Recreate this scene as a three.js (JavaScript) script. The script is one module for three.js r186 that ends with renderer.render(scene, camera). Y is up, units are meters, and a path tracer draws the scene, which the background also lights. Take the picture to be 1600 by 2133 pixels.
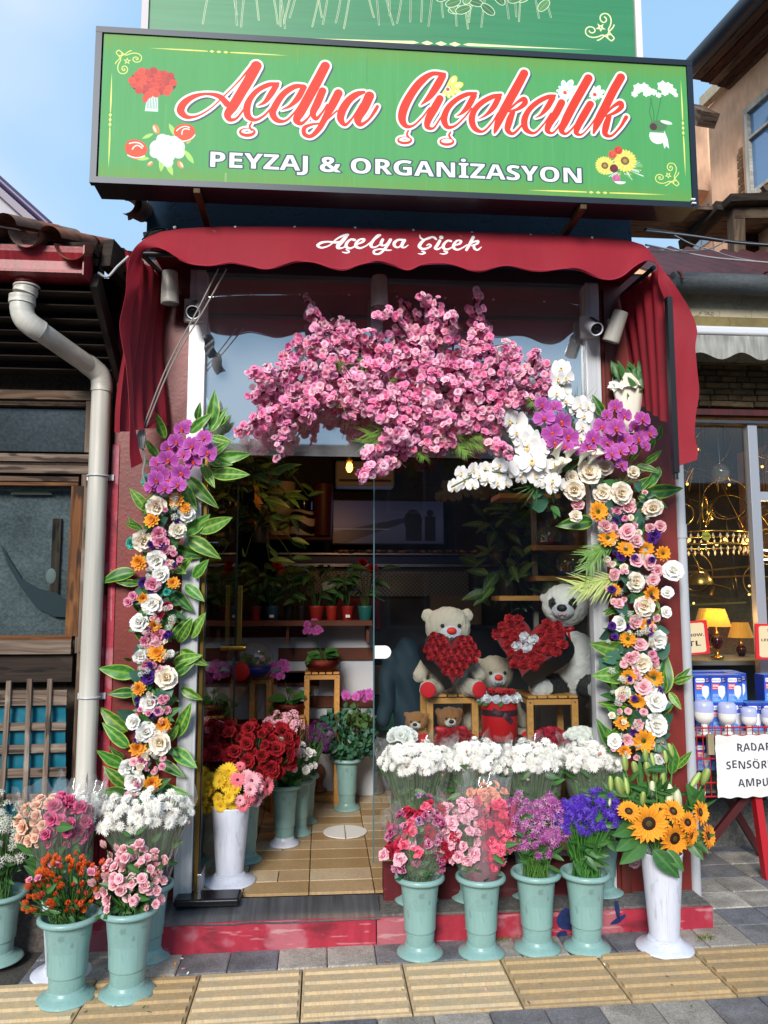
import * as THREE from 'three';
import { mergeGeometries } from 'three/addons/utils/BufferGeometryUtils.js';
import { RoundedBoxGeometry } from 'three/addons/geometries/RoundedBoxGeometry.js';
import { FontLoader } from 'three/addons/loaders/FontLoader.js';
import { TextGeometry } from 'three/addons/geometries/TextGeometry.js';

// ---------------------------------------------------------------- camera, sky, sun, exposure
const scene = new THREE.Scene();
const camera = new THREE.PerspectiveCamera(67.37, 768 / 1024, 0.05, 400);
const CAM = new THREE.Vector3(-0.31, 1.6, 3.9), YAW = 4.6, PITCH = 6.2;
camera.position.copy(CAM);
camera.rotation.order = 'YXZ';
camera.rotation.set(PITCH * Math.PI / 180, -YAW * Math.PI / 180, 0);
camera.updateMatrixWorld(true);
const renderer = new THREE.WebGLRenderer({ antialias: true });
renderer.toneMapping = THREE.LinearToneMapping;
renderer.toneMappingExposure = 1.38;
renderer.shadowMap.enabled = true;
const SUN = new THREE.Vector3(-0.3, 0.63, 1).normalize();
const sun = new THREE.DirectionalLight(new THREE.Color().setRGB(1, 0.94, 0.87), 2.8);
sun.position.copy(SUN).multiplyScalar(20); sun.target.position.set(0, 1.5, 0);
sun.castShadow = true; sun.shadow.radius = 36; sun.shadow.mapSize.set(2048, 2048);
Object.assign(sun.shadow.camera, { left: -8, right: 8, top: 8, bottom: -8, near: 1, far: 60 });
scene.add(sun, sun.target);

// ---------------------------------------------------------------- random numbers and noise
let seedState = 12345;
const seed = s => { seedState = s >>> 0; };
function rnd() { seedState = (seedState + 0x6D2B79F5) >>> 0; let t = seedState; t = Math.imul(t ^ (t >>> 15), t | 1); t ^= t + Math.imul(t ^ (t >>> 7), t | 61); return ((t ^ (t >>> 14)) >>> 0) / 4294967296; }
const rr = (a, b) => a + (b - a) * rnd();
const rs = a => rr(-a, a);
const pick = a => a[Math.floor(rnd() * a.length) % a.length];
function h2(x, y, s) { let h = Math.imul(x, 374761393) + Math.imul(y, 668265263) + Math.imul(s, 974634021); h = Math.imul(h ^ (h >>> 13), 1274126177); return ((h ^ (h >>> 16)) >>> 0) / 4294967296; }
const mod = (a, n) => ((a % n) + n) % n;
function vn(x, y, px, py, s) { const x0 = Math.floor(x), y0 = Math.floor(y); let fx = x - x0, fy = y - y0; fx = fx * fx * (3 - 2 * fx); fy = fy * fy * (3 - 2 * fy); const a = mod(x0, px), b = mod(x0 + 1, px), c = mod(y0, py), d = mod(y0 + 1, py); return (h2(a, c, s) * (1 - fx) + h2(b, c, s) * fx) * (1 - fy) + (h2(a, d, s) * (1 - fx) + h2(b, d, s) * fx) * fy; }
function fbm(u, v, fx, fy, oct, s) { let t = 0, a = 0.5, n = 0; for (let o = 0; o < oct; o++) { t += a * vn(u * fx, v * fy, fx, fy, s + o); n += a; a *= 0.5; fx *= 2; fy *= 2; } return t / n; }
const clamp = (x, a = 0, b = 1) => Math.min(b, Math.max(a, x));
const sst = (a, b, x) => { const t = clamp((x - a) / (b - a)); return t * t * (3 - 2 * t); };
const lerp = (a, b, t) => a + (b - a) * t;
const mix3 = (a, b, t) => [lerp(a[0], b[0], t), lerp(a[1], b[1], t), lerp(a[2], b[2], t)];
const lin = hex => { const c = new THREE.Color(hex); return [c.r, c.g, c.b]; };
const V = (x, y, z) => new THREE.Vector3(x, y, z);

// the sky: pale blue air, thin broken cloud, the same all round
{
  const W = 1024, H = 512, d = new Float32Array(W * H * 4);
  for (let j = 0; j < H; j++) for (let i = 0; i < W; i++) {
    const el = ((j + 0.5) / H - 0.5) * Math.PI, u = (i + 0.5) / W;
    const e = Math.max(0, Math.sin(el));
    let c = mix3([0.52, 0.66, 0.76], [0.20, 0.42, 0.70], Math.pow(e, 0.55));
    const k = 1 / (e + 0.22);
    const az = u * 2 * Math.PI, cx = Math.cos(az) * Math.cos(el) * k, cz = Math.sin(az) * Math.cos(el) * k;
    const n = fbm((cx + 8) / 16, (cz + 8) / 16, 12, 12, 6, 3);
    const cl = sst(0.50, 0.78, n) * sst(-0.02, 0.10, e) * 0.85;
    c = mix3(c, [0.80, 0.79, 0.77], cl);
    const o = (j * W + i) * 4; d[o] = c[0]; d[o + 1] = c[1]; d[o + 2] = c[2]; d[o + 3] = 1;
  }
  const t = new THREE.DataTexture(d, W, H, THREE.RGBAFormat, THREE.FloatType);
  t.mapping = THREE.EquirectangularReflectionMapping; t.magFilter = THREE.LinearFilter; t.minFilter = THREE.LinearFilter; t.wrapS = THREE.RepeatWrapping; t.needsUpdate = true;
  scene.background = t; scene.environment = t;
}

// ---------------------------------------------------------------- where things stand
const FL = 1600, IW = 1600, IH = 2133;
const AX = V(1, 0, 0).applyQuaternion(camera.quaternion), AY = V(0, 1, 0).applyQuaternion(camera.quaternion), AZ = V(0, 0, -1).applyQuaternion(camera.quaternion);
const rayTo = (px, py) => AZ.clone().addScaledVector(AX, (px - IW / 2) / FL).addScaledVector(AY, -(py - IH / 2) / FL);
function at(px, py, z = 0) { const d = rayTo(px, py); return CAM.clone().addScaledVector(d, (z - CAM.z) / d.z); }
function onPlane(px, py, p, n) { const d = rayTo(px, py); return CAM.clone().addScaledVector(d, p.clone().sub(CAM).dot(n) / d.dot(n)); }
function atY(px, py, y) { const d = rayTo(px, py); return CAM.clone().addScaledVector(d, (y - CAM.y) / d.y); }
const gy = x => 0.0135 * (x + 0.8);
function ground(px, py) { let y = 0, p; for (let k = 0; k < 5; k++) { p = atY(px, py, y); y = gy(p.x); } return p; }
const mpp = (px, py, z) => { const p = at(px, py, z); return p.sub(CAM).dot(AZ) / FL; };

// ---------------------------------------------------------------- textures and materials
function tex(w, h, fn, srgb = true) {
  const d = new Uint8Array(w * h * 4);
  for (let j = 0; j < h; j++) for (let i = 0; i < w; i++) { const c = fn(i / w, j / h), o = (j * w + i) * 4; if (typeof c === 'number') d[o] = d[o + 1] = d[o + 2] = clamp(c) * 255; else { d[o] = clamp(c[0]) * 255; d[o + 1] = clamp(c[1]) * 255; d[o + 2] = clamp(c[2]) * 255; } d[o + 3] = 255; }
  const t = new THREE.DataTexture(d, w, h); t.magFilter = THREE.LinearFilter; t.minFilter = THREE.LinearMipmapLinearFilter; t.wrapS = t.wrapT = THREE.RepeatWrapping; if (srgb) t.colorSpace = THREE.SRGBColorSpace; t.needsUpdate = true; return t;
}
const rep = (t, x, y) => { const c = t.clone(); c.repeat.set(x, y); c.needsUpdate = true; return c; };
const hex3 = h => [(h >> 16 & 255) / 255, (h >> 8 & 255) / 255, (h & 255) / 255];
const M = {};
const std = (color, o = {}) => new THREE.MeshStandardMaterial({ color, roughness: 0.7, side: THREE.DoubleSide, ...o });
// grey-scale grains, used as colour multiplier and as relief
const grainFine = tex(256, 256, (u, v) => 0.62 + 0.38 * fbm(u, v, 64, 64, 3, 11) + 0.0);
const grainMix = tex(512, 512, (u, v) => { const a = fbm(u, v, 4, 4, 6, 21), b = fbm(u, v, 90, 90, 2, 22); return 0.55 + 0.38 * a + 0.3 * (b - 0.5); });
const streaks = tex(512, 512, (u, v) => 0.72 + 0.34 * (fbm(u, v, 60, 3, 4, 31) - 0.5) + 0.25 * (fbm(u, v, 5, 4, 4, 32) - 0.5) + 0.12);
const woodOld = tex(512, 512, (u, v) => { // grain runs along u
  const w = fbm(u, v, 3, 10, 4, 41), g = fbm(u, v + 0.04 * w, 4, 120, 3, 42), s = fbm(u, v, 6, 40, 3, 43), p = sst(0.58, 0.72, fbm(u, v, 5, 9, 4, 44));
  let c = mix3(hex3(0x4a3a30), hex3(0x9a8878), g); c = mix3(c, hex3(0x2c211b), sst(0.62, 0.75, s) * 0.8); return mix3(c, hex3(0xa9a096), p * 0.55);
});
const woodNew = tex(512, 512, (u, v) => { const w = fbm(u, v, 2, 6, 3, 51), g = fbm(u, v + 0.05 * w, 3, 70, 3, 52); const r = 0.5 + 0.5 * Math.sin((v * 14 + w * 5 + 0.6 * g) * 6.28); return mix3(mix3(hex3(0xb9803d), hex3(0xd9a55d), g), hex3(0xa0682c), r * 0.3); });
const peel = tex(512, 512, (u, v) => { const n = fbm(u, v, 6, 6, 6, 61), m = fbm(u, v, 30, 8, 4, 62), s = fbm(u, v, 10, 60, 3, 63); let c = mix3(hex3(0x9c2337), hex3(0xb93247), m); c = mix3(c, hex3(0xbb8f92), sst(0.6, 0.72, n) * 0.55); c = mix3(c, hex3(0xd0b8b4), sst(0.70, 0.80, s) * 0.5); return mix3(c, hex3(0x5b1522), sst(0.62, 0.8, fbm(u, v, 4, 9, 5, 64)) * 0.7); });
const stoneTex = tex(512, 512, (u, v) => { const a = fbm(u, v, 6, 6, 5, 71), b = h2(Math.floor(u * 512), Math.floor(v * 512), 5), c = fbm(u, v, 120, 120, 2, 72); return 0.62 + 0.35 * (a - 0.5) + 0.30 * (c - 0.5) + 0.12 * (b - 0.5) + 0.1; });
const plaster = tex(512, 512, (u, v) => { const a = fbm(u, v, 3, 3, 6, 81), b = fbm(u, v, 40, 40, 3, 82), cr = Math.abs(fbm(u, v, 4, 4, 5, 83) - 0.5); return 0.72 + 0.3 * (a - 0.5) + 0.12 * (b - 0.5) + 0.1 - 0.25 * (1 - sst(0, 0.006, cr)); });
const weave = tex(256, 256, (u, v) => 0.5 + 0.25 * Math.sin(u * 256 * 1.57) * Math.sin(v * 256 * 1.57) + 0.4 * (fbm(u, v, 40, 40, 2, 91) - 0.5), false);
const fabricTone = tex(512, 512, (u, v) => 0.86 + 0.22 * (fbm(u, v, 50, 3, 4, 95) - 0.5) + 0.18 * (fbm(u, v, 4, 4, 5, 96) - 0.5));
const furTex = tex(512, 512, (u, v) => { const w = fbm(u, v, 10, 10, 3, 97); return fbm(u + 0.03 * w, v, 90, 60, 3, 98); }, false);
const dust0 = tex(512, 512, (u, v) => 0.8 + 0.3 * (fbm(u, v, 3, 3, 5, 155) - 0.5) + 0.12 * (fbm(u, v, 30, 8, 3, 156) - 0.5) + 0.1);
M.blueWall = std(0x143c56, { map: plaster, bumpMap: plaster, bumpScale: 0.006, roughness: 0.85 });
M.red = std(0xa9203f, { map: peel, color: 0xffffff, roughness: 0.62, bumpMap: grainMix, bumpScale: 0.002 });
M.columnRed = std(0x86302a, { map: dust0, bumpMap: grainMix, bumpScale: 0.001, roughness: 0.42 });
M.alu = std(0xdcdee2, { roughness: 0.38, metalness: 0.2, map: dust0 });
M.aluDark = std(0x4c4e58, { roughness: 0.4, metalness: 0.4 });
M.sill = std(0x9aa0a8, { roughness: 0.38, metalness: 0.7, map: rep(streaks, 1, 1), bumpMap: grainMix, bumpScale: 0.001 });
M.black = std(0x0d0f14, { roughness: 0.45 });
M.frameBlack = std(0x1a2531, { roughness: 0.4, metalness: 0.3 });
M.cement = std(0x8c8a86, { map: grainMix, bumpMap: grainMix, bumpScale: 0.004, roughness: 0.9 });
M.wood = std(0xffffff, { map: woodOld, bumpMap: woodOld, bumpScale: 0.004, roughness: 0.88 });
M.woodDark = std(0xccbfb2, { map: woodOld, bumpMap: woodOld, bumpScale: 0.004, roughness: 0.9 });
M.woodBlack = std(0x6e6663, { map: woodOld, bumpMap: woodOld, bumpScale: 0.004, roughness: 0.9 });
M.woodOchre = std(0xe2a35a, { map: woodOld, bumpMap: woodOld, bumpScale: 0.003, roughness: 0.8 });
M.pine = std(0xffffff, { map: woodNew, roughness: 0.5, bumpMap: woodNew, bumpScale: 0.0008 });
M.pineDark = M.pine;
M.walnut = std(0x77492c, { map: woodNew, roughness: 0.6 });
M.pvc = std(0xd9d5ca, { roughness: 0.42, map: dust0 });
M.awning = std(0x9a0a24, { roughness: 0.72, map: fabricTone, bumpMap: weave, bumpScale: 0.0006, transparent: false });
M.white = std(0xf2f2ee, { roughness: 0.5 });
M.whitePlastic = std(0xe9ebf2, { roughness: 0.28 });
M.steel = std(0xb8bcc4, { roughness: 0.25, metalness: 0.9 });
M.gold = std(0xc9a14a, { roughness: 0.22, metalness: 0.95 });
M.goldDim = std(0x8f7436, { roughness: 0.3, metalness: 0.9 });
M.copper = std(0x7e2f24, { roughness: 0.3, metalness: 0.85 });
M.gutterRed = std(0xa52a35, { roughness: 0.42, map: rep(streaks, 1, 1), bumpMap: grainMix, bumpScale: 0.001 });
M.tileClay = std(0xc07a5a, { map: grainMix, bumpMap: grainMix, bumpScale: 0.006, roughness: 0.92 });
M.tileClay2 = std(0x9a7664, { map: grainMix, bumpMap: grainMix, bumpScale: 0.006, roughness: 0.92 });
M.tileClay3 = std(0xa39d92, { map: grainMix, bumpMap: grainMix, bumpScale: 0.006, roughness: 0.95 });
const dust = tex(512, 512, (u, v) => 0.9 + 0.1 * fbm(u, v, 5, 5, 5, 151) + 0.05 * (fbm(u, v, 70, 70, 2, 152) - 0.5) - 0.10 * sst(0.66, 0.78, fbm(u, v, 14, 30, 4, 153)) - 0.06 * sst(0.72, 0.8, fbm(u, v, 60, 6, 3, 154)));
M.teal = std(0x90b8b3, { roughness: 0.33, map: dust });
M.tealDeep = M.teal;
M.bucketWhite = std(0xe2e6f4, { roughness: 0.32, map: dust });
M.cream = std(0xd8ccb0, { map: plaster, bumpMap: plaster, bumpScale: 0.006, roughness: 0.9 });
M.orangeWall = std(0xffc9a2, { map: dust0, bumpMap: plaster, bumpScale: 0.004, roughness: 0.92 });
M.glass = new THREE.MeshPhysicalMaterial({ color: 0xeef4f4, roughness: 0.02, transmission: 1, thickness: 0, ior: 1.72, side: THREE.DoubleSide });
M.glassFilm = new THREE.MeshPhysicalMaterial({ color: 0xdfe6ea, roughness: 0.025, transmission: 1, thickness: 0, ior: 1.6, metalness: 0.68, side: THREE.DoubleSide });
M.glassDim = new THREE.MeshPhysicalMaterial({ color: 0xc8d2d4, roughness: 0.05, transmission: 1, thickness: 0, ior: 1.7, side: THREE.DoubleSide });
M.clear = new THREE.MeshPhysicalMaterial({ color: 0xffffff, roughness: 0.1, transmission: 0.94, thickness: 0, ior: 1.75, side: THREE.DoubleSide });
M.clearPink = new THREE.MeshPhysicalMaterial({ color: 0xf8b4c8, roughness: 0.1, transmission: 0.85, thickness: 0, ior: 1.45, side: THREE.DoubleSide });
M.petal = new THREE.MeshPhysicalMaterial({ color: 0xffffff, vertexColors: true, roughness: 0.75, transmission: 0.1, thickness: 0, ior: 1.35, side: THREE.DoubleSide });
M.leaf = new THREE.MeshPhysicalMaterial({ color: 0xffffff, vertexColors: true, roughness: 0.45, side: THREE.DoubleSide });
M.vcol = new THREE.MeshStandardMaterial({ color: 0xffffff, vertexColors: true, roughness: 0.7, side: THREE.DoubleSide });
M.gloss = new THREE.MeshStandardMaterial({ color: 0xffffff, vertexColors: true, roughness: 0.35, side: THREE.DoubleSide });
M.fur = new THREE.MeshPhysicalMaterial({ color: 0xffffff, vertexColors: true, roughness: 1, bumpMap: rep(furTex, 1, 1), bumpScale: 0.006, sheen: 0.6, sheenRoughness: 0.8, sheenColor: new THREE.Color(0.5, 0.5, 0.5), side: THREE.DoubleSide });

// ---------------------------------------------------------------- things and parts
const taken = {};
const numbered = n => { const k = taken[n] = (taken[n] ?? -1) + 1; return k ? `${n}_${String(k).padStart(3, '0')}` : n; };
function tag(o, label, category, group, kind) { if (label) o.userData.label = label; if (category) o.userData.category = category; if (group) o.userData.group = group; if (kind) o.userData.kind = kind; return o; }
function thing(name, label, category, pos = [0, 0, 0], group) { const g = new THREE.Group(); g.name = numbered(name); if (pos.isVector3) g.position.copy(pos); else g.position.set(...pos); scene.add(g); return tag(g, label, category, group); }
function structure(name, geo, mat) { const m = new THREE.Mesh(geo, mat); m.name = numbered(name); m.castShadow = m.receiveShadow = true; scene.add(m); m.userData.kind = 'structure'; return m; }
// a part whose geometry is given in world axes and world place
function part(parent, name, geo, mat, label, kind) {
  const m = new THREE.Mesh(Array.isArray(geo) ? mg(geo) : geo, mat); m.name = name; m.castShadow = m.receiveShadow = true;
  if (parent.isGroup) m.position.copy(parent.position).negate();
  parent.add(m); if (label) m.userData.label = label; if (kind) m.userData.kind = kind; return m;
}
// a part in its own axes, put at a place relative to its parent
function local(parent, name, geo, mat, p, s = 1, q, label) { const m = new THREE.Mesh(geo, mat); m.name = name; m.castShadow = m.receiveShadow = true; if (p) m.position.copy(p); if (s.isVector3) m.scale.copy(s); else m.scale.setScalar(s); if (q) m.quaternion.copy(q); parent.add(m); if (label) m.userData.label = label; return m; }
function mg(list) {
  const need = ['position', 'normal', 'uv']; const hasCol = list.some(g => g.attributes.color);
  const l = list.map(g => { g = g.index ? g.toNonIndexed() : g.clone(); for (const k of Object.keys(g.attributes)) if (!need.includes(k) && !(k === 'color' && hasCol)) g.deleteAttribute(k); const n = g.attributes.position.count; if (!g.attributes.normal) g.computeVertexNormals(); if (!g.attributes.uv) g.setAttribute('uv', new THREE.BufferAttribute(new Float32Array(n * 2), 2)); if (hasCol && !g.attributes.color) g.setAttribute('color', new THREE.BufferAttribute(new Float32Array(n * 3).fill(1), 3)); return g; });
  return l.length === 1 ? l[0] : mergeGeometries(l);
}
const mat4 = (p, q, s) => new THREE.Matrix4().compose(p, q || new THREE.Quaternion(), s || V(1, 1, 1));
const E = (x, y, z) => new THREE.Quaternion().setFromEuler(new THREE.Euler(x, y, z));
// box with uv in metres
function bx(w, h, d, x = 0, y = 0, z = 0, rx = 0, ry = 0, rz = 0, upright = false) {
  const g = new THREE.BoxGeometry(w, h, d), uv = g.attributes.uv, n = g.attributes.normal, ou = rnd() * 7, ov = rnd() * 7;
  for (let i = 0; i < uv.count; i++) { const ax = Math.abs(n.getX(i)) > 0.5, ay = Math.abs(n.getY(i)) > 0.5; let a = uv.getX(i) * (ax ? d : w), b = uv.getY(i) * (ay ? d : h); if (upright) [a, b] = [b, a]; uv.setXY(i, a + ou, b + ov); }
  if (rx || ry || rz) g.applyQuaternion(E(rx, ry, rz)); g.translate(x, y, z); return g;
}
function rbox(w, h, d, x = 0, y = 0, z = 0, r = 0.004, q) { const g = new RoundedBoxGeometry(w, h, d, 2, Math.min(r, w / 2.1, h / 2.1, d / 2.1)); if (q) g.applyQuaternion(q); g.translate(x, y, z); return g; }
function tube(pts, r, seg = 0, rad = 8, closed = false) { const c = new THREE.CatmullRomCurve3(pts.map(p => p.isVector3 ? p : V(...p)), closed, 'centripetal'); return new THREE.TubeGeometry(c, seg || pts.length * 4, r, rad, closed); }
function bar(a, b, r, rad = 6) { const d = b.clone().sub(a), g = new THREE.CylinderGeometry(r, r, d.length(), rad); g.applyQuaternion(new THREE.Quaternion().setFromUnitVectors(V(0, 1, 0), d.clone().normalize())); g.translate((a.x + b.x) / 2, (a.y + b.y) / 2, (a.z + b.z) / 2); return g; }
// a squared bar from a to b
function beam(a, b, w, h) { const d = b.clone().sub(a), L = d.length(), g = bx(L, h, w); const x = d.normalize(), up = Math.abs(x.y) > 0.95 ? V(0, 0, 1) : V(0, 1, 0), z = x.clone().cross(up).normalize(), y = z.clone().cross(x); g.applyMatrix4(new THREE.Matrix4().makeBasis(x, y, z)); g.translate((a.x + b.x) / 2, (a.y + b.y) / 2, (a.z + b.z) / 2); return g; }
function lathe(prof, seg = 24) { return new THREE.LatheGeometry(prof.map(p => new THREE.Vector2(p[0], p[1])), seg); }
function plate(pts, depth, bevel = 0) { const s = new THREE.Shape(pts.map(p => new THREE.Vector2(p[0], p[1]))); return new THREE.ExtrudeGeometry(s, { depth, bevelEnabled: bevel > 0, bevelSize: bevel, bevelThickness: bevel, bevelSegments: 1 }); }
const tr = (g, p, q, s) => { g.applyMatrix4(mat4(p.isVector3 ? p : V(...p), q, s ? (s.isVector3 ? s : V(s, s, s)) : undefined)); return g; };
// a sheet through a grid of points f(u,v)
function sheet(nu, nv, f, uvs = [1, 1], colf) {
  const pos = [], uv = [], idx = [], col = [];
  for (let j = 0; j <= nv; j++) for (let i = 0; i <= nu; i++) { const u = i / nu, v = j / nv, p = f(u, v); pos.push(p.x ?? p[0], p.y ?? p[1], p.z ?? p[2]); uv.push(u * uvs[0], v * uvs[1]); if (colf) col.push(...colf(u, v)); }
  for (let j = 0; j < nv; j++) for (let i = 0; i < nu; i++) { const a = j * (nu + 1) + i, b = a + 1, c = a + nu + 1, d = c + 1; idx.push(a, b, d, a, d, c); }
  const g = new THREE.BufferGeometry(); g.setAttribute('position', new THREE.Float32BufferAttribute(pos, 3)); g.setAttribute('uv', new THREE.Float32BufferAttribute(uv, 2)); if (colf) g.setAttribute('color', new THREE.Float32BufferAttribute(col, 3)); g.setIndex(idx); g.computeVertexNormals(); return g;
}
// a sheet with a second face behind it, so that it has thickness
function thick(nu, nv, f, t, uvs) { const a = sheet(nu, nv, f, uvs), n = a.attributes.normal; const b = a.clone(), p = b.attributes.position; for (let i = 0; i < p.count; i++) p.setXYZ(i, p.getX(i) - n.getX(i) * t, p.getY(i) - n.getY(i) * t, p.getZ(i) - n.getZ(i) * t); const W = nu + 1, rim = [], N = p.count; for (let i = 0; i < nu; i++) rim.push([i, i + 1], [nv * W + i, nv * W + i + 1]); for (let j = 0; j < nv; j++) rim.push([j * W, (j + 1) * W], [j * W + nu, (j + 1) * W + nu]); const pos = [], A = a.attributes.position; for (const [i, k] of rim) { const P = q => [A.getX(q), A.getY(q), A.getZ(q)], Q = q => [p.getX(q), p.getY(q), p.getZ(q)]; pos.push(...P(i), ...P(k), ...Q(k), ...P(i), ...Q(k), ...Q(i)); } const e = new THREE.BufferGeometry(); e.setAttribute('position', new THREE.Float32BufferAttribute(pos, 3)); e.computeVertexNormals(); return mg([a, b, e]); }
function paint(g, c) { const n = g.attributes.position.count, a = new Float32Array(n * 3); for (let i = 0; i < n; i++) { const k = typeof c === 'function' ? c(g.attributes.position.getX(i), g.attributes.position.getY(i), g.attributes.position.getZ(i)) : c; a.set(k, i * 3); } g.setAttribute('color', new THREE.BufferAttribute(a, 3)); return g; }
// smooth closed surface of a distance function (surface nets)
function blob(sdf, lo, hi, cell, colf, uvScale = 6) {
  const n = [0, 1, 2].map(k => Math.ceil((hi[k] - lo[k]) / cell) + 2), [nx, ny, nz] = n, F = new Float32Array(nx * ny * nz), I = (i, j, k) => (k * ny + j) * nx + i;
  for (let k = 0; k < nz; k++) for (let j = 0; j < ny; j++) for (let i = 0; i < nx; i++) F[I(i, j, k)] = sdf(lo[0] + i * cell, lo[1] + j * cell, lo[2] + k * cell);
  const id = new Int32Array(nx * ny * nz).fill(-1), pos = [], idx = [];
  for (let k = 0; k < nz - 1; k++) for (let j = 0; j < ny - 1; j++) for (let i = 0; i < nx - 1; i++) {
    let c = 0, x = 0, y = 0, z = 0; const v = []; for (let q = 0; q < 8; q++) v.push(F[I(i + (q & 1), j + (q >> 1 & 1), k + (q >> 2))]);
    let m = 0; for (let q = 0; q < 8; q++) if (v[q] < 0) m |= 1 << q; if (m === 0 || m === 255) continue;
    for (let q = 0; q < 8; q++) for (const b of [1, 2, 4]) if (!(q & b)) { const w = q | b; if ((v[q] < 0) !== (v[w] < 0)) { const t = v[q] / (v[q] - v[w]); x += (q & 1) + (b === 1 ? t : 0); y += (q >> 1 & 1) + (b === 2 ? t : 0); z += (q >> 2) + (b === 4 ? t : 0); c++; } }
    id[I(i, j, k)] = pos.length / 3; pos.push(lo[0] + (i + x / c) * cell, lo[1] + (j + y / c) * cell, lo[2] + (k + z / c) * cell);
  }
  const quad = (a, b, c, d, flip) => { if (a < 0 || b < 0 || c < 0 || d < 0) return; flip ? idx.push(a, d, c, a, c, b) : idx.push(a, b, c, a, c, d); };
  for (let k = 1; k < nz - 1; k++) for (let j = 1; j < ny - 1; j++) for (let i = 1; i < nx - 1; i++) { const s = F[I(i, j, k)] < 0; if (s !== F[I(i + 1, j, k)] < 0) quad(id[I(i, j - 1, k - 1)], id[I(i, j, k - 1)], id[I(i, j, k)], id[I(i, j - 1, k)], !s); if (s !== F[I(i, j + 1, k)] < 0) quad(id[I(i - 1, j, k - 1)], id[I(i - 1, j, k)], id[I(i, j, k)], id[I(i, j, k - 1)], !s); if (s !== F[I(i, j, k + 1)] < 0) quad(id[I(i - 1, j - 1, k)], id[I(i, j - 1, k)], id[I(i, j, k)], id[I(i - 1, j, k)], !s); }
  const g = new THREE.BufferGeometry(); g.setAttribute('position', new THREE.Float32BufferAttribute(pos, 3)); g.setIndex(idx); g.computeVertexNormals();
  const uv = new Float32Array(pos.length / 3 * 2); for (let i = 0; i < pos.length / 3; i++) { uv[2 * i] = (pos[3 * i] + pos[3 * i + 2] * 0.7) * uvScale; uv[2 * i + 1] = (pos[3 * i + 1] + pos[3 * i + 2] * 0.4) * uvScale; } g.setAttribute('uv', new THREE.BufferAttribute(uv, 2));
  if (colf) paint(g, colf); return g;
}
const smin = (a, b, k) => { const h = clamp(0.5 + 0.5 * (b - a) / k); return b + (a - b) * h - k * h * (1 - h); };
const sdE = (x, y, z, c, r) => { const a = (x - c[0]) / r[0], b = (y - c[1]) / r[1], d = (z - c[2]) / r[2], k = Math.sqrt(a * a + b * b + d * d), k2 = Math.sqrt(a * a / r[0] / r[0] + b * b / r[1] / r[1] + d * d / r[2] / r[2]); return k2 > 1e-6 ? k * (k - 1) / k2 : -Math.min(...r); };
const sdC = (x, y, z, a, b, ra, rb) => { const bax = b[0] - a[0], bay = b[1] - a[1], baz = b[2] - a[2], pax = x - a[0], pay = y - a[1], paz = z - a[2], h = clamp((pax * bax + pay * bay + paz * baz) / (bax * bax + bay * bay + baz * baz)); return Math.hypot(pax - bax * h, pay - bay * h, paz - baz * h) - (ra + (rb - ra) * h); };
// ================================================================ GROUND
{
  const g = sheet(24, 24, (u, v) => { const x = -40 + 80 * u, z = 40 - 80 * v; return [x, 0.0135 * (clamp(x, -12, 12) + 0.8) - 0.03, z]; }, [80, 80]);
  structure('pavement', g, std(0x5a5752, { map: stoneTex, bumpMap: stoneTex, bumpScale: 0.004, roughness: 0.95 }));
}
const stoneMat = c => std(c, { map: rep(stoneTex, 2, 2), bumpMap: rep(stoneTex, 2, 2), bumpScale: 0.003, roughness: 0.92 });
// a slab with worn, chamfered edges; top at y = 0
function slab(w, d, h = 0.03, c = 0.006) {
  const g = new THREE.BufferGeometry(), X = w / 2, Z = d / 2, P = [], uv = [];
  const ring = (x, z, y) => [[-x, y, z], [x, y, z], [x, y, -z], [-x, y, -z]];
  const a = ring(X - c, Z - c, 0), b = ring(X, Z, -c * 0.7), e = ring(X, Z, -h);
  const q = (p, r, s, t) => { for (const k of [p, r, s, p, s, t]) { P.push(...k); uv.push(k[0], k[2] + k[1]); } };
  q(a[0], a[1], a[2], a[3]); for (let i = 0; i < 4; i++) { const j = (i + 1) % 4; q(b[i], b[j], a[j], a[i]); q(e[i], e[j], b[j], b[i]); }
  g.setAttribute('position', new THREE.Float32BufferAttribute(P, 3)); g.setAttribute('uv', new THREE.Float32BufferAttribute(uv, 2)); g.computeVertexNormals(); return g;
}
const shiftUV = (g, s = 1) => { g = g.clone(); const u = g.attributes.uv, a = rnd() * 5, b = rnd() * 5; for (let i = 0; i < u.count; i++) u.setXY(i, u.getX(i) * s + a, u.getY(i) * s + b); return g; };
seed(7);
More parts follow.
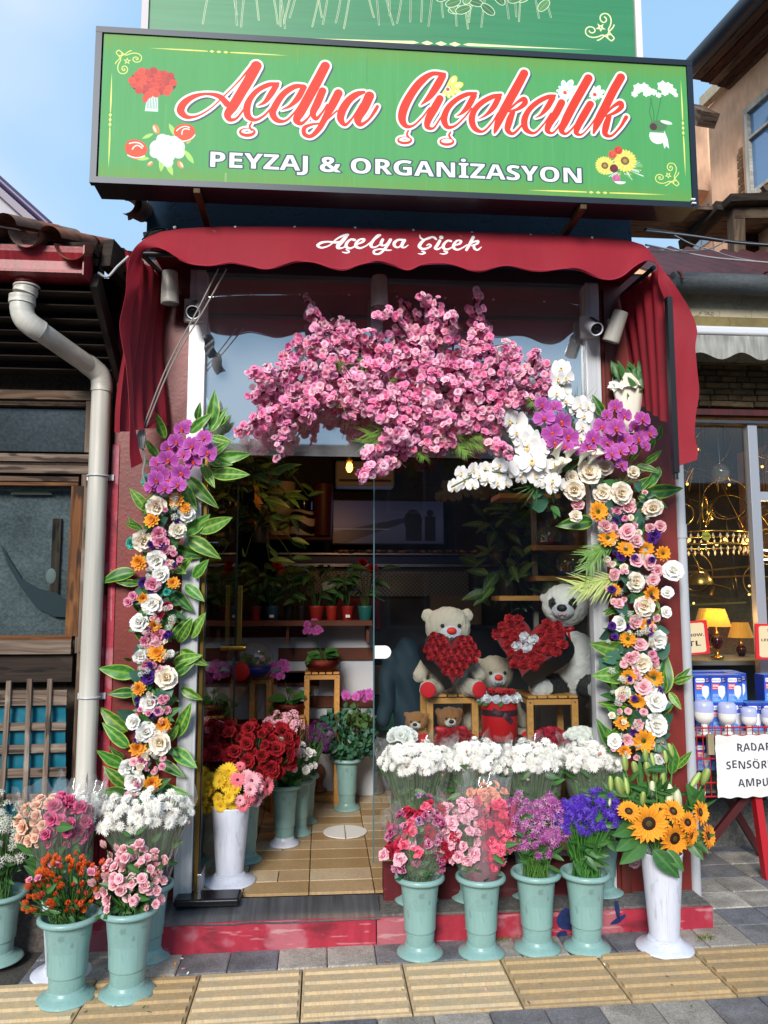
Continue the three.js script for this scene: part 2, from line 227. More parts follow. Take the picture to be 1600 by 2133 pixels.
{
  const lightM = [0xdcd5ca, 0xcac3b8, 0xe2dace].map(stoneMat), darkM = [0x94959d, 0x878a92, 0x9c9a9e].map(stoneMat);
  const base = slab(0.211, 0.196), variants = [0, 1, 2, 3, 4, 5].map(() => shiftUV(base));
  const paving = thing('paving_stones', 'grey and charcoal square paving stones of the pavement in front of the shops', 'paving', [0, 0, 0]);
  paving.userData.kind = 'structure'; delete paving.userData.category;
  const put = (x, z, dark) => { const m = local(paving, 'paving_stone', pick(variants), pick(dark ? darkM : lightM), V(x, gy(x) + rs(0.0015), z), 1, E(rs(0.006), 0, 0.0135 + rs(0.006))); return m; };
  const pitch = 0.215, dz = 0.2;
  for (let i = -7; i < 16; i++) { const x = 0.0 + i * pitch; for (let k = 0; k < 2; k++) put(x + 0.05, 0.288 - k * dz - 0.002, Math.floor((i + 20) / 2) % 2 === (0)); }
  for (let i = -8; i < 14; i++) for (let k = 0; k < 3; k++) put(i * pitch + 0.02, 0.905 + k * dz, (Math.floor((i + 20) / 2) + (k > 1 ? 1 : 0)) % 2 === 1);
  for (let i = 7; i < 17; i++) for (let k = 2; k < 9; k++) put(i * pitch + 0.05, 0.288 - k * dz, (Math.floor((i + 20) / 2) + Math.floor((k) / 2)) % 2 === 0);
  // yellow tactile tiles with raised bars
  const tiles = thing('tactile_tiles', 'row of worn yellow ribbed tactile tiles along the pavement', 'paving', [0, 0, 0]); tiles.userData.kind = 'structure'; delete tiles.userData.category;
  const yt = tex(512, 512, (u, v) => { const n = fbm(u, v, 4, 5, 6, 101), s = fbm(u, v, 100, 100, 2, 102); return mix3(mix3(hex3(0xc4ae8c), hex3(0xc9af84), n), hex3(0xb3a58c), sst(0.5, 0.75, fbm(u, v, 6, 7, 5, 103)) * 0.6).map(c => c * (0.92 + 0.16 * s)); });
  const ymats = [0xffffff, 0xe8e0d4, 0xd8cfc0].map(c => std(c, { map: yt, bumpMap: stoneTex, bumpScale: 0.0012, roughness: 0.9 }));
  const rib = (w, z) => { const p = [[-0.021, 0], [-0.014, 0.010], [0.014, 0.010], [0.021, 0]]; const g = plate(p, w); g.rotateY(Math.PI / 2); g.translate(-w / 2, -0.0005, z); const u = g.attributes.uv, q = g.attributes.position; for (let i = 0; i < u.count; i++) u.setXY(i, q.getX(i) * 2, q.getZ(i) * 2 + q.getY(i)); return g; };
  const tg = mg([slab(0.424, 0.404, 0.03, 0.004), ...[0, 1, 2, 3, 4].map(k => rib(0.404, -0.162 + k * 0.081))]);
  for (let i = -4; i < 7; i++) { const x = -0.164 + i * 0.43; local(tiles, 'tactile_tile', shiftUV(tg, 1), ymats[i > 3 ? 2 : i > 1 ? 1 : pick([0, 0, 1])], V(x, gy(x) + rs(0.001), 0.595), 1, E(rs(0.004), 0, 0.0135 + rs(0.003))); }
}

// ================================================================ THE FLOWER SHOP
const FLOOR = 0.17;
const shop = thing('flower_shop', 'narrow flower shop with dark blue upper wall, red columns and glass front', 'building', [0.1, 0, -1.2]);
{
  seed(11);
  part(shop, 'upper_wall', [bx(2.6, 3.2, 0.2, 0.065, 4.86, -0.1)], M.blueWall, 'dark blue plastered upper wall');
  const colL = part(shop, 'column', [bx(0.36, 3.32, 0.14, -1.17, 1.66, -0.05, 0, 0, 0)], M.columnRed, 'red left column behind the garland');
  const colR = part(shop, 'column', [bx(0.38, 3.32, 0.14, 1.355, 1.66, -0.05)], M.columnRed, 'red right column behind the garland');
  part(colR, 'trim', [bx(0.05, 3.2, 0.02, 1.205, 1.64, 0.03)], std(0x7a3a34, { roughness: 0.35, map: streaks }));
  part(colR, 'edge_board', [bx(0.03, 3.2, 0.05, 1.555, 1.64, -0.02)], M.red);
  // peeling boards at the left edge of the left column
  for (const [x, y0, y1, z] of [[-1.372, 0.05, 0.95, 0.0], [-1.376, 1.0, 1.6, 0.01], [-1.372, 1.66, 2.2, 0.0], [-1.41, 0.05, 1.3, -0.03], [-1.41, 1.34, 2.4, -0.035], [-1.335, 0.05, 2.35, 0.012]]) part(colL, 'peeling_board', [bx(0.035, y1 - y0, 0.03, x, (y0 + y1) / 2, z, 0, 0, rs(0.008), true)], M.red);
  // step
  part(shop, 'step', [bx(1.02, 0.15, 0.28, -0.56, 0.055, 0.06), bx(1.6, 0.15, 0.28, 0.755, 0.052, 0.062)], M.red, 'peeling red painted step');
  { const sp = std(0x1f3f8c, { roughness: 0.8, map: grainMix }); const mk = (list) => { for (const [px, py, w, hh, r] of list) { const p = at(px, py, 0.2035), e = new THREE.Shape(); const n = 14; for (let i = 0; i <= n; i++) { const a = i / n * 6.2832, k = 0.8 + 0.35 * vn(i * 0.9, px, 99, 9999, 3); e[i ? 'lineTo' : 'moveTo'](Math.cos(a) * w * k, Math.sin(a) * hh * k); } part(shop, 'spray_mark', [tr(new THREE.ExtrudeGeometry(e, { depth: 0.0015, bevelEnabled: false }), p, E(0, 0, r))], sp, 'blue spray paint on the step'); } }; mk([[1180, 1915, 0.06, 0.05, 0.3], [1170, 1948, 0.03, 0.02, 0.2], [1286, 1896, 0.012, 0.05, 0.1], [1288, 1916, 0.045, 0.012, 0.5]]); }
  part(shop, 'step', [bx(0.4, 0.145, 0.2, -1.272, 0.045, 0.03)], M.red, 'dark red step end');
  part(shop, 'step_top', [bx(1.58, 0.012, 0.27, 0.755, 0.134, 0.058)], M.cement, 'grey cement top of the step');
  // metal door sill, dented along its front edge
  part(shop, 'door_sill', thick(30, 6, (u, v) => { const x = -1.06 + 1.03 * u, z = 0.02 + 0.185 * v, d = v > 0.8 ? -(v - 0.8) / 0.2 * 0.012 - 0.012 * sst(0.8, 1, v) * (vn(u * 9, 0.3, 99, 9, 5) - 0.3) : 0; return [x, 0.162 - 0.028 * v + d, z]; }, 0.004, [1, 0.2]), M.sill, 'scratched grey metal door sill');
  // low base of the display window
  part(shop, 'window_base', [bx(1.12, 0.15, 0.1, 0.56, 0.215, -0.01)], std(0x8f7f7c, { map: peel, roughness: 0.8 }), 'grey and red window base');
  part(shop, 'frame_post', [rbox(0.085, 3.13, 0.07, -0.955, 1.705, 0.005)], M.alu); part(shop, 'frame_post', [rbox(0.08, 3.13, 0.07, 1.115, 1.705, 0.005)], M.alu);
  part(shop, 'frame_post', [rbox(0.06, 0.95, 0.06, -0.035, 2.79, 0.0)], M.alu, 'white upper mullion');
  part(shop, 'frame_rail', [rbox(2.15, 0.075, 0.07, 0.08, 3.29, 0.005)], M.aluDark, 'grey top rail of the glass front');
  part(shop, 'door_jamb', [rbox(0.02, 2.13, 0.05, -0.895, 1.23, 0.0)], M.goldDim, 'brass coloured door jamb');
  const pane = (x0, x1, y0, y1, z, m, l) => part(shop, 'window_pane', sheet(1, 1, (u, v) => [lerp(x0, x1, u), lerp(y0, y1, v), z]), m, l);
  pane(-0.912, -0.066, 2.31, 3.252, 0.0, M.glassFilm, 'upper left pane mirroring sky'); pane(-0.004, 1.074, 2.31, 3.252, 0.0, M.glassFilm, 'upper right pane');
  const rp = pane(-0.045, 1.074, 0.292, 2.305, -0.012, M.glass, 'large display window pane');
  const pl = at(797, 1358, -0.008); const sh = new THREE.Shape(); sh.moveTo(-0.04, -0.032); sh.lineTo(0.01, -0.032); sh.absarc(0.01, 0, 0.032, -Math.PI / 2, Math.PI / 2); sh.lineTo(-0.04, 0.032);
  const pp = new THREE.ExtrudeGeometry(sh, { depth: 0.008, bevelEnabled: false }); pp.translate(pl.x, pl.y, -0.004); part(rp, 'push_plate', pp, M.white, 'white rounded push plate');
  part(rp, 'glass_edge', [bx(0.006, 2.0, 0.01, -0.047, 1.3, -0.012)], std(0x4a6a72, { roughness: 0.2 }));
  // door leaf, swung inwards
  const h0 = V(-0.885, 0, 0.01), h1 = V(-0.83, 0, -0.86), leaf = sheet(1, 1, (u, v) => [lerp(h0.x, h1.x, u), lerp(0.19, 2.3, v), lerp(h0.z, h1.z, u)]);
  const door = part(shop, 'door', leaf, M.glass, 'frameless glass door swung inwards');
  part(door, 'edge', [beam(V(h0.x, 0.19, h0.z), V(h0.x, 2.3, h0.z), 0.012, 0.012)], M.frameBlack); part(door, 'edge', [beam(V(h1.x, 0.19, h1.z), V(h1.x, 2.3, h1.z), 0.01, 0.008)], std(0x2c4a50, { roughness: 0.2 }));
  part(door, 'handle', [rbox(0.03, 0.36, 0.025, h1.x + 0.03, 1.48, h1.z + 0.06, 0.004), bar(V(h1.x - 0.03, 1.29, h1.z + 0.06), V(h1.x + 0.07, 1.29, h1.z + 0.06), 0.02, 12)], M.gold, 'brass door handle');
  part(door, 'hinge_cover', [rbox(0.3, 0.035, 0.13, -0.83, 0.185, 0.06, 0.012)], std(0x23262c, { roughness: 0.3, metalness: 0.6 }), 'dark floor hinge cover');
  part(door, 'clamp', [rbox(0.02, 0.09, 0.13, -0.878, 0.24, -0.03, 0.003)], M.steel);
  // interior shell
  const dark = std(0x7c7066, { roughness: 0.9, map: plaster }), dk2 = std(0x4c4a50, { roughness: 0.8, map: plaster });
  part(shop, 'interior_wall', [bx(0.1, 3.3, 3.0, -1.4, 1.65, -1.62)], dark, 'brown grey left interior wall'); part(shop, 'interior_wall', [bx(0.08, 3.3, 3.0, 1.5, 1.65, -1.64)], dark, 'brown grey right interior wall');
  part(shop, 'interior_wall', [bx(3.1, 3.3, 0.1, 0.1, 1.65, -3.1)], dk2, 'grey back wall'); part(shop, 'ceiling', [bx(2.84, 0.1, 3.0, 0.1, 3.36, -1.65)], dk2, 'grey ceiling');
  const fl = part(shop, 'interior_floor', [bx(3.0, 0.12, 3.0, 0.1, FLOOR - 0.073, -1.6)], std(0x4b3a2c, { roughness: 0.9 }));
  const ft = tex(512, 512, (u, v) => mix3(hex3(0xbea686), hex3(0xd2be9e), fbm(u, v, 5, 5, 6, 111)).map(c => c * (0.9 + 0.2 * fbm(u, v, 80, 80, 2, 112))));
  const fm = [0xffffff, 0xeadfce, 0xdccdb4].map(c => std(c, { map: ft, roughness: 0.42, bumpMap: grainMix, bumpScale: 0.001 }));
  const tg = slab(0.315, 0.155, 0.012, 0.003), tv = [0, 1, 2, 3].map(() => shiftUV(tg, 2));
  for (let i = -4; i < 4; i++) for (let k = 0; k < 12; k++) { const m = local(fl, 'floor_tile', pick(tv), pick(fm), V(-0.2 + i * 0.32 + (k % 2) * 0.0, FLOOR, -0.09 - k * 0.16)); if (i % 2 && k % 3 === 1) m.scale.set(0.495, 1, 1), m.position.x -= 0.08, local(fl, 'floor_tile', pick(tv), pick(fm), V(-0.12 + i * 0.32, FLOOR, -0.09 - k * 0.16), V(0.495, 1, 1)); }
  // eaves of clay tiles at the left end of the wall, and wall fittings
  for (let k = 0; k < 3; k++) { const p = at(262 + k * 14, 428 + k * 3, 0.05), g = new THREE.CylinderGeometry(0.05, 0.06, 0.3, 10, 1, true, 0, Math.PI); g.rotateX(-Math.PI / 2); g.rotateX(0.3); part(shop, 'roof_tile', [tr(g, p, E(0, rs(0.3), rs(0.2)))], k % 2 ? M.tileClay : M.tileClay2); }
  const fit = thing('wall_bracket', 'small grey pipe clamp bundle on the blue wall above the awning corner', 'bracket', at(310, 487, 0.06)); part(fit, 'pipe', [bar(at(300, 492, 0.06), at(352, 484, 0.06), 0.02, 10)], M.cement); part(fit, 'wire', [tube([at(296, 500, 0.08), at(318, 478, 0.1), at(340, 476, 0.08), at(356, 484, 0.06)], 0.004)], M.black);
}
// white oval drain plate on the tiled floor
{ const p = atY(719, 1733, FLOOR + 0.004), t = thing('floor_plate', 'flat white oval plate with a slit on the tiled shop floor', 'floor plate', p); for (const s of [-1, 1]) { const sh = new THREE.Shape(); sh.absellipse(0, 0, 0.128, 0.128, s > 0 ? -Math.PI / 2 : Math.PI / 2, s > 0 ? Math.PI / 2 : Math.PI * 1.5); const g = new THREE.ExtrudeGeometry(sh, { depth: 0.004, bevelEnabled: false }); g.rotateX(-Math.PI / 2); g.translate(s * 0.004, 0, 0); local(t, 'half_plate', g, M.white, V(0, 0, 0)); } }

// ================================================================ THE BIG SIGN
const canvasTex = (w, h, draw) => { const c = document.createElement('canvas'); c.width = w; c.height = h; const x = c.getContext('2d'); draw(x, w, h); const t = new THREE.CanvasTexture(c); t.colorSpace = THREE.SRGBColorSpace; t.magFilter = THREE.LinearFilter; t.anisotropy = 8; return t; };
// pen strokes: [x, y, width] points, smoothed
function pen(x, strokes, map, grow, dx = 0, dy = 0) {
  for (const s of strokes) { const pts = s.map(p => V(p[0], p[1], p[2])); const n = pts.length; const c = new THREE.CatmullRomCurve3(pts, false, 'centripetal'); const L = Math.max(24, Math.round(c.getLength() / 3)); for (let i = 0; i <= L; i++) { const p = c.getPoint(i / L), q = map(p.x, p.y); x.beginPath(); x.arc(q[0] + dx, q[1] + dy, Math.max(0.4, p.z / 2 * q[2] + grow), 0, 7); x.fill(); } }
}
const ring = (cx, cy, rx, ry, w) => { const a = []; for (let i = 0; i <= 12; i++) { const t = i / 12 * 6.2832 - 1.2; a.push([cx + rx * Math.cos(t), cy + ry * Math.sin(t), w * (0.75 + 0.35 * Math.sin(t))]); } return a; };
const ACELYA = [[[430, 372, 52], [375, 318, 42], [280, 298, 24], [180, 320, 40], [110, 372, 55], [92, 420, 58], [130, 462, 38], [200, 462, 20], [300, 410, 14], [400, 320, 14], [500, 220, 14], [580, 130, 22], [620, 95, 40]], [[640, 95, 80], [590, 190, 76], [530, 290, 74], [470, 390, 72], [432, 450, 55], [448, 484, 36], [492, 478, 22], [545, 415, 16], [590, 345, 16]],
  [[800, 222, 22], [730, 232, 38], [650, 272, 40], [595, 335, 46], [572, 400, 55], [582, 462, 48], [630, 487, 28], [690, 460, 20], [745, 405, 16]], [[785, 235, 45], [745, 300, 46], [700, 358, 30], [655, 382, 10]], [[605, 505, 16], [592, 535, 18], [606, 560, 18]], ring(575, 572, 52, 26, 26),
  [[985, 240, 26], [920, 245, 42], [840, 295, 48], [780, 380, 52], [758, 440, 52], [790, 488, 42], [850, 493, 22], [910, 440, 16], [960, 370, 14]], [[985, 250, 46], [940, 330, 46], [880, 388, 26], [825, 412, 10]], [[1140, 95, 70], [1080, 210, 74], [1020, 320, 74], [960, 430, 70], [932, 490, 52], [962, 513, 32], [1010, 478, 18], [1060, 400, 16]],
  [[1120, 275, 58], [1080, 370, 60], [1050, 440, 48], [1072, 478, 32], [1115, 435, 18], [1155, 375, 18]], [[1235, 292, 64], [1190, 380, 64], [1140, 470, 50], [1090, 556, 42], [1030, 606, 32], [988, 588, 34], [988, 545, 32], [1040, 520, 22], [1120, 505, 16], [1225, 420, 16]],
  [[1420, 285, 26], [1370, 300, 46], [1310, 345, 56], [1260, 425, 62], [1252, 482, 52], [1282, 522, 28], [1330, 480, 18], [1400, 370, 16]], [[1460, 312, 72], [1420, 400, 70], [1375, 482, 58], [1392, 520, 36], [1450, 488, 22], [1500, 420, 28], [1518, 388, 26]]];
const CICEKCILIK = [[[355, 108, 30], [280, 104, 34], [210, 150, 50], [140, 240, 55], [92, 340, 58], [86, 400, 50], [112, 440, 32], [152, 438, 18], [210, 388, 14], [262, 322, 14]], [[345, 118, 48], [310, 180, 52], [260, 252, 40], [205, 305, 8]], [[125, 468, 13], [116, 492, 15], [128, 512, 15]], ring(102, 528, 42, 20, 19),
  [[328, 262, 50], [290, 330, 54], [252, 400, 48], [247, 444, 34], [282, 454, 18], [330, 390, 14], [380, 318, 14]], [[560, 228, 20], [500, 236, 32], [430, 272, 36], [375, 330, 40], [354, 400, 45], [376, 445, 32], [420, 440, 18], [480, 388, 14], [530, 325, 14]], [[545, 245, 42], [510, 310, 40], [465, 358, 20], [435, 375, 7]], [[396, 478, 13], [386, 498, 15], [398, 518, 15]], ring(372, 537, 42, 20, 19),
  [[720, 238, 20], [668, 250, 34], [600, 286, 38], [548, 340, 40], [532, 400, 45], [552, 455, 38], [600, 474, 20], [660, 420, 14], [700, 355, 12]], [[705, 255, 40], [670, 320, 38], [620, 370, 18], [575, 395, 7]], [[868, 100, 56], [820, 190, 60], [770, 280, 60], [712, 390, 56], [684, 465, 28], [676, 488, 8]], [[750, 355, 14], [830, 282, 22], [868, 266, 36], [874, 288, 38], [830, 328, 26], [770, 346, 14]], [[795, 348, 36], [772, 410, 47], [762, 465, 38], [792, 488, 24], [840, 448, 16], [890, 375, 14]],
  [[1065, 244, 20], [1020, 252, 32], [950, 288, 36], [892, 345, 38], [868, 410, 45], [882, 463, 38], [930, 484, 20], [990, 430, 14], [1040, 355, 12]], [[1050, 260, 40], [1015, 320, 38], [970, 370, 18], [940, 385, 7]], [[1108, 288, 50], [1070, 360, 52], [1026, 430, 46], [1017, 470, 34], [1047, 484, 18], [1100, 428, 14], [1150, 345, 14]], [[1280, 132, 58], [1230, 220, 58], [1180, 310, 58], [1130, 410, 54], [1107, 468, 38], [1132, 489, 20], [1190, 438, 14], [1230, 365, 14]],
  [[1292, 298, 50], [1250, 370, 52], [1212, 440, 46], [1202, 484, 32], [1232, 494, 16], [1290, 438, 13], [1330, 380, 12]], [[1488, 126, 58], [1440, 210, 58], [1390, 310, 58], [1340, 410, 54], [1312, 485, 16]], [[1375, 380, 13], [1440, 312, 22], [1486, 291, 36], [1492, 313, 36], [1450, 352, 26], [1390, 376, 14]], [[1412, 378, 36], [1392, 440, 47], [1387, 490, 36], [1422, 503, 20], [1480, 450, 20], [1522, 382, 30]]];
const SX0 = -1.31, SX1 = 1.405, SY0 = 3.435, SY1 = 4.122, SZ = 0.6;
{
  const sign = thing('shop_sign', 'large green light box sign with red script lettering above the awning', 'sign', [0.045, 3.41, 0.52]);
  part(sign, 'box', [bx(2.76, 0.73, 0.14, 0.045, 3.777, 0.52)], M.frameBlack, 'dark navy sign box');
  part(sign, 'frame', [bx(2.78, 0.028, 0.03, 0.045, 3.42, 0.592), bx(2.78, 0.028, 0.03, 0.045, 4.134, 0.592), bx(0.028, 0.69, 0.03, -1.331, 3.777, 0.591), bx(0.028, 0.69, 0.03, 1.421, 3.777, 0.591)], M.frameBlack);
  const TW = 2048, TH = 520, K = TW / (SX1 - SX0);
  const S = (px, py) => { const p = at(px, py, SZ); return [(p.x - SX0) * K, (SY1 - p.y) * K * (TH / (K * (SY1 - SY0)))]; };
  const sc = (px, py) => mpp(px, py, SZ) * K;
  const face = canvasTex(TW, TH, (x, w, h) => {
    for (let i = 0; i < w; i += 2) for (let j = 0; j < h; j += 8) { const n = fbm(i / w, j / h, 260, 2, 3, 121), e = fbm(i / w, j / h, 40, 3, 4, 124); const d = Math.min(j, h - j) / h; const stain = sst(0.16, 0.0, d + 0.10 * (n - 0.5)) * 0.6; const c = mix3(mix3(hex3(0x3c9850), hex3(0x4fa258), 0.25 + 0.5 * e + 0.5 * (n - 0.5)), hex3(0x6f9432), stain); x.fillStyle = `rgb(${c.map(k => Math.round(k * 255)).join(',')})`; x.fillRect(i, j, 2, 8); }
    // scrolls, long ornaments and stars
    x.strokeStyle = '#f0e878'; x.fillStyle = '#f0e878'; x.lineCap = 'round';
    const orn = (a, b) => { const [ax, ay] = S(...a), [bx_, by] = S(...b), L = Math.hypot(bx_ - ax, by - ay); x.save(); x.translate(ax, ay); x.rotate(Math.atan2(by - ay, bx_ - ax)); x.beginPath(); x.moveTo(0, 0); x.quadraticCurveTo(L * 0.3, -5, L * 0.42, -1.5); x.lineTo(L * 0.42, 1.5); x.quadraticCurveTo(L * 0.3, 3, 0, 0); x.moveTo(L, 0); x.quadraticCurveTo(L * 0.7, -5, L * 0.58, -1.5); x.lineTo(L * 0.58, 1.5); x.quadraticCurveTo(L * 0.7, 3, L, 0); x.fill(); for (const f of [0.45, 0.5, 0.55]) { x.beginPath(); x.moveTo(L * f - 9, 0); x.lineTo(L * f, -5); x.lineTo(L * f + 9, 0); x.lineTo(L * f, 5); x.fill(); } x.restore(); };
    orn([310, 100], [600, 116]); orn([233, 150], [226, 350]); orn([1418, 165], [1428, 370]); orn([1100, 396], [1390, 406]);
    const scroll = (cx, cy, k, fx, fy) => { const [ox, oy] = S(cx, cy); x.save(); x.translate(ox, oy); x.scale(fx * k, fy * k); x.lineWidth = 4; for (const m of [0, 1]) { x.save(); if (m) { x.transform(0, 1, 1, 0, 0, 0); } x.beginPath(); x.moveTo(-16, -16); x.bezierCurveTo(-6, -34, 10, 10, 30, -2); x.bezierCurveTo(60, -20, 92, -10, 88, 14); x.bezierCurveTo(84, 38, 50, 34, 52, 16); x.bezierCurveTo(54, 4, 72, 4, 74, 14); x.bezierCurveTo(72, 22, 64, 20, 65, 15); x.stroke(); x.beginPath(); x.moveTo(-8, 4); x.bezierCurveTo(20, 6, 24, -18, 44, -22); x.stroke(); x.restore(); } x.beginPath(); for (let i = 0; i < 11; i++) { const r = i % 2 ? 5 : 13, t = i / 10 * 6.283 - 1.57; x[i ? 'lineTo' : 'moveTo'](28 + r * Math.cos(t), 28 + r * Math.sin(t)); } x.lineWidth = 3; x.stroke(); x.restore(); };
    scroll(252, 114, 0.78, 1, 1); scroll(1405, 378, 0.78, -1, -1);
    // vase of red roses
    { const k = sc(318, 180); let [a, b] = S(316, 232); x.fillStyle = '#2f5f4e'; x.fillRect(a - 12 * k, b - 38 * k, 24 * k, 34 * k); x.fillStyle = '#dfeee6'; x.beginPath(); x.moveTo(a - 14 * k, b); x.lineTo(a - 10 * k, b - 34 * k); x.lineTo(a + 12 * k, b - 34 * k); x.lineTo(a + 13 * k, b); x.fill(); x.strokeStyle = '#3d6a55'; x.lineWidth = 1.5; for (let i = -3; i < 4; i++) { x.beginPath(); x.moveTo(a + i * 3 * k, b - 6 * k); x.lineTo(a + i * 3.4 * k, b - 32 * k); x.stroke(); } seed(3); const c0 = S(319, 172); x.fillStyle = '#3c2f35'; x.beginPath(); x.ellipse(c0[0], c0[1], 48 * k, 28 * k, 0, 0, 7); x.fill(); for (let i = 0; i < 42; i++) { const t = i * 2.4, r = Math.sqrt(i / 42); const p = [c0[0] + Math.cos(t) * r * 46 * k, c0[1] + Math.sin(t) * r * 29 * k]; x.fillStyle = pick(['#d8432f', '#c93a30', '#e04c35', '#b93433']); x.beginPath(); x.arc(p[0], p[1], 8 * k, 0, 7); x.fill(); x.strokeStyle = '#7d1f22'; x.lineWidth = 1; x.beginPath(); x.arc(p[0], p[1], 4 * k, 0, 4); x.stroke(); x.beginPath(); x.arc(p[0], p[1], 1.6 * k, 2, 6); x.stroke(); } x.fillStyle = '#e0432c'; const q = S(303, 205); x.beginPath(); x.ellipse(q[0], q[1], 6 * k, 9 * k, 0.2, 0, 7); x.fill(); }
    // red rose pair round a bleached rose
    { const k = sc(340, 310), leafP = (p, q, c, wd) => { const [a, b] = S(...p), [c2, d] = S(...q); const nx = -(d - b) * wd, ny = (c2 - a) * wd; x.fillStyle = c; x.beginPath(); x.moveTo(a, b); x.quadraticCurveTo((a + c2) / 2 + nx, (b + d) / 2 + ny, c2, d); x.quadraticCurveTo((a + c2) / 2 - nx, (b + d) / 2 - ny, a, b); x.fill(); };
      for (const l of [[[320, 278], [296, 289]], [[368, 286], [352, 257]], [[388, 300], [400, 289]], [[384, 312], [404, 341]], [[345, 330], [360, 366]], [[312, 330], [280, 330]], [[340, 320], [335, 358]]]) leafP(l[0], l[1], '#a9d46a', 0.3);
      const roseP = (px, py, r, rot) => { const [a, b] = S(px, py); x.save(); x.translate(a, b); x.rotate(rot); r *= k; x.fillStyle = '#ee4a26'; x.beginPath(); x.moveTo(-r, -r * 0.4); x.bezierCurveTo(-r * 0.8, -r * 1.1, r * 0.6, -r * 1.2, r, -r * 0.4); x.bezierCurveTo(r * 1.2, r * 0.4, r * 0.6, r, 0, r); x.bezierCurveTo(-r * 0.7, r * 0.9, -r * 1.2, r * 0.2, -r, -r * 0.4); x.fill(); x.strokeStyle = '#fff6ee'; x.lineWidth = r * 0.12; for (const c of [[-0.75, -0.35, 0, -0.95, 0.55, -0.5], [-0.3, 0.1, -0.2, -0.7, 0.5, -0.3], [-0.5, 0.8, 0.4, 1.0, 0.95, 0.35]]) { x.beginPath(); x.moveTo(c[0] * r, c[1] * r); x.quadraticCurveTo(c[2] * r, c[3] * r, c[4] * r, c[5] * r); x.stroke(); } x.restore(); };
      roseP(283, 311, 22, 0.3); roseP(385, 277, 21, -0.2); const bud = (px, py, r, rot) => { const [a, b] = S(px, py); x.save(); x.translate(a, b); x.rotate(rot); x.fillStyle = '#f08a4a'; x.beginPath(); x.ellipse(0, 0, r * 0.6 * k, r * k, 0, 0, 7); x.fill(); x.fillStyle = '#fdf0da'; x.beginPath(); x.ellipse(-r * 0.2 * k, -r * 0.1 * k, r * 0.22 * k, r * 0.7 * k, 0, 0, 7); x.fill(); x.restore(); }; bud(325, 269, 11, -0.4); bud(376, 343, 9, 2.6); bud(313, 341, 7, 0.8);
      x.fillStyle = '#dcdfe4'; for (const [px, py, r] of [[347, 300, 20], [330, 308, 18], [365, 306, 20], [345, 322, 20], [372, 318, 13], [350, 338, 11], [324, 318, 12], [338, 290, 12], [362, 294, 12]]) { const q = S(px, py); x.beginPath(); x.arc(q[0], q[1], r * k, 0, 7); x.fill(); } seed(5); for (let i = 0; i < 60; i++) { const q = S(rr(325, 375), rr(290, 340)); x.fillStyle = 'rgba(150,150,158,0.28)'; x.fillRect(q[0], q[1], 1.5, rr(4, 16)); } }
    // daisies on the letters
    const daisy = (px, py, R, c, c2) => { const k = sc(px, py), [a, b] = S(px, py); for (let i = 0; i < 10; i++) { const t = i / 10 * 6.283 + 0.2, l = R * (0.55 + 0.45 * Math.max(0, Math.cos(t + 0.75))) * k; x.save(); x.translate(a, b); x.rotate(t); x.fillStyle = c; x.beginPath(); x.ellipse(l * 0.62, 0, l * 0.4, l * 0.22, 0, 0, 7); x.fill(); x.fillStyle = c2; x.beginPath(); x.ellipse(l * 0.68, 0, l * 0.2, l * 0.1, 0, 0, 7); x.fill(); x.restore(); } x.fillStyle = '#fdf6ea'; x.beginPath(); x.arc(a, b, 6.5 * k, 0, 7); x.fill(); x.fillStyle = '#e2452c'; x.beginPath(); x.arc(a, b, 4 * k, 0, 7); x.fill(); };
    daisy(933, 186, 36, '#f0dc62', '#fbf2b8'); daisy(1177, 193, 34, '#e6f4f2', '#c9e6ee'); daisy(1239, 197, 24, '#f4f8f2', '#dff0ea');
    // white orchid in a pot
    { const k = sc(1360, 220); x.fillStyle = '#f6f6f4'; seed(8); for (const [px, py, r] of [[1330, 184, 11], [1342, 182, 10], [1353, 190, 9], [1362, 192, 7], [1322, 196, 7], [1381, 180, 12], [1392, 182, 11], [1402, 190, 8], [1408, 198, 5], [1372, 198, 6], [1385, 192, 8], [1346, 195, 7]]) { const q = S(px, py); x.beginPath(); for (let i = 0; i <= 12; i++) { const t = i / 12 * 6.283; x.lineTo(q[0] + Math.cos(t) * r * k * (0.85 + 0.3 * (i % 2)), q[1] + Math.sin(t) * r * k * (0.85 + 0.3 * (i % 2))); } x.fill(); } x.strokeStyle = '#24603f'; x.lineWidth = 2; for (const c of [[[1357, 205], [1353, 232], [1358, 254]], [[1377, 204], [1372, 230], [1366, 256]], [[1355, 205], [1362, 235], [1362, 254]]]) { x.beginPath(); c.forEach((p, i) => x[i ? 'lineTo' : 'moveTo'](...S(...p))); x.stroke(); } const g = S(1372, 262); x.fillStyle = '#4b7b4c'; x.beginPath(); x.ellipse(g[0], g[1], 18 * k, 12 * k, 0, 0, 7); x.fill(); x.fillStyle = '#e6efe4'; const g2 = S(1388, 255); x.beginPath(); x.ellipse(g2[0], g2[1], 13 * k, 4 * k, 0.2, 0, 7); x.fill(); const g3 = S(1361, 264); x.fillStyle = '#4b2634'; x.beginPath(); x.arc(g3[0], g3[1], 8 * k, 0, 7); x.fill(); const p = S(1370, 283); x.fillStyle = '#f3f4f4'; x.beginPath(); x.arc(p[0], p[1], 18 * k, -0.4, Math.PI + 0.4); x.fill(); x.beginPath(); const rb = [[1384, 272], [1391, 290], [1394, 310], [1388, 304], [1384, 310], [1380, 292]]; rb.forEach((q, i) => x[i ? 'lineTo' : 'moveTo'](...S(...q))); x.fill(); }
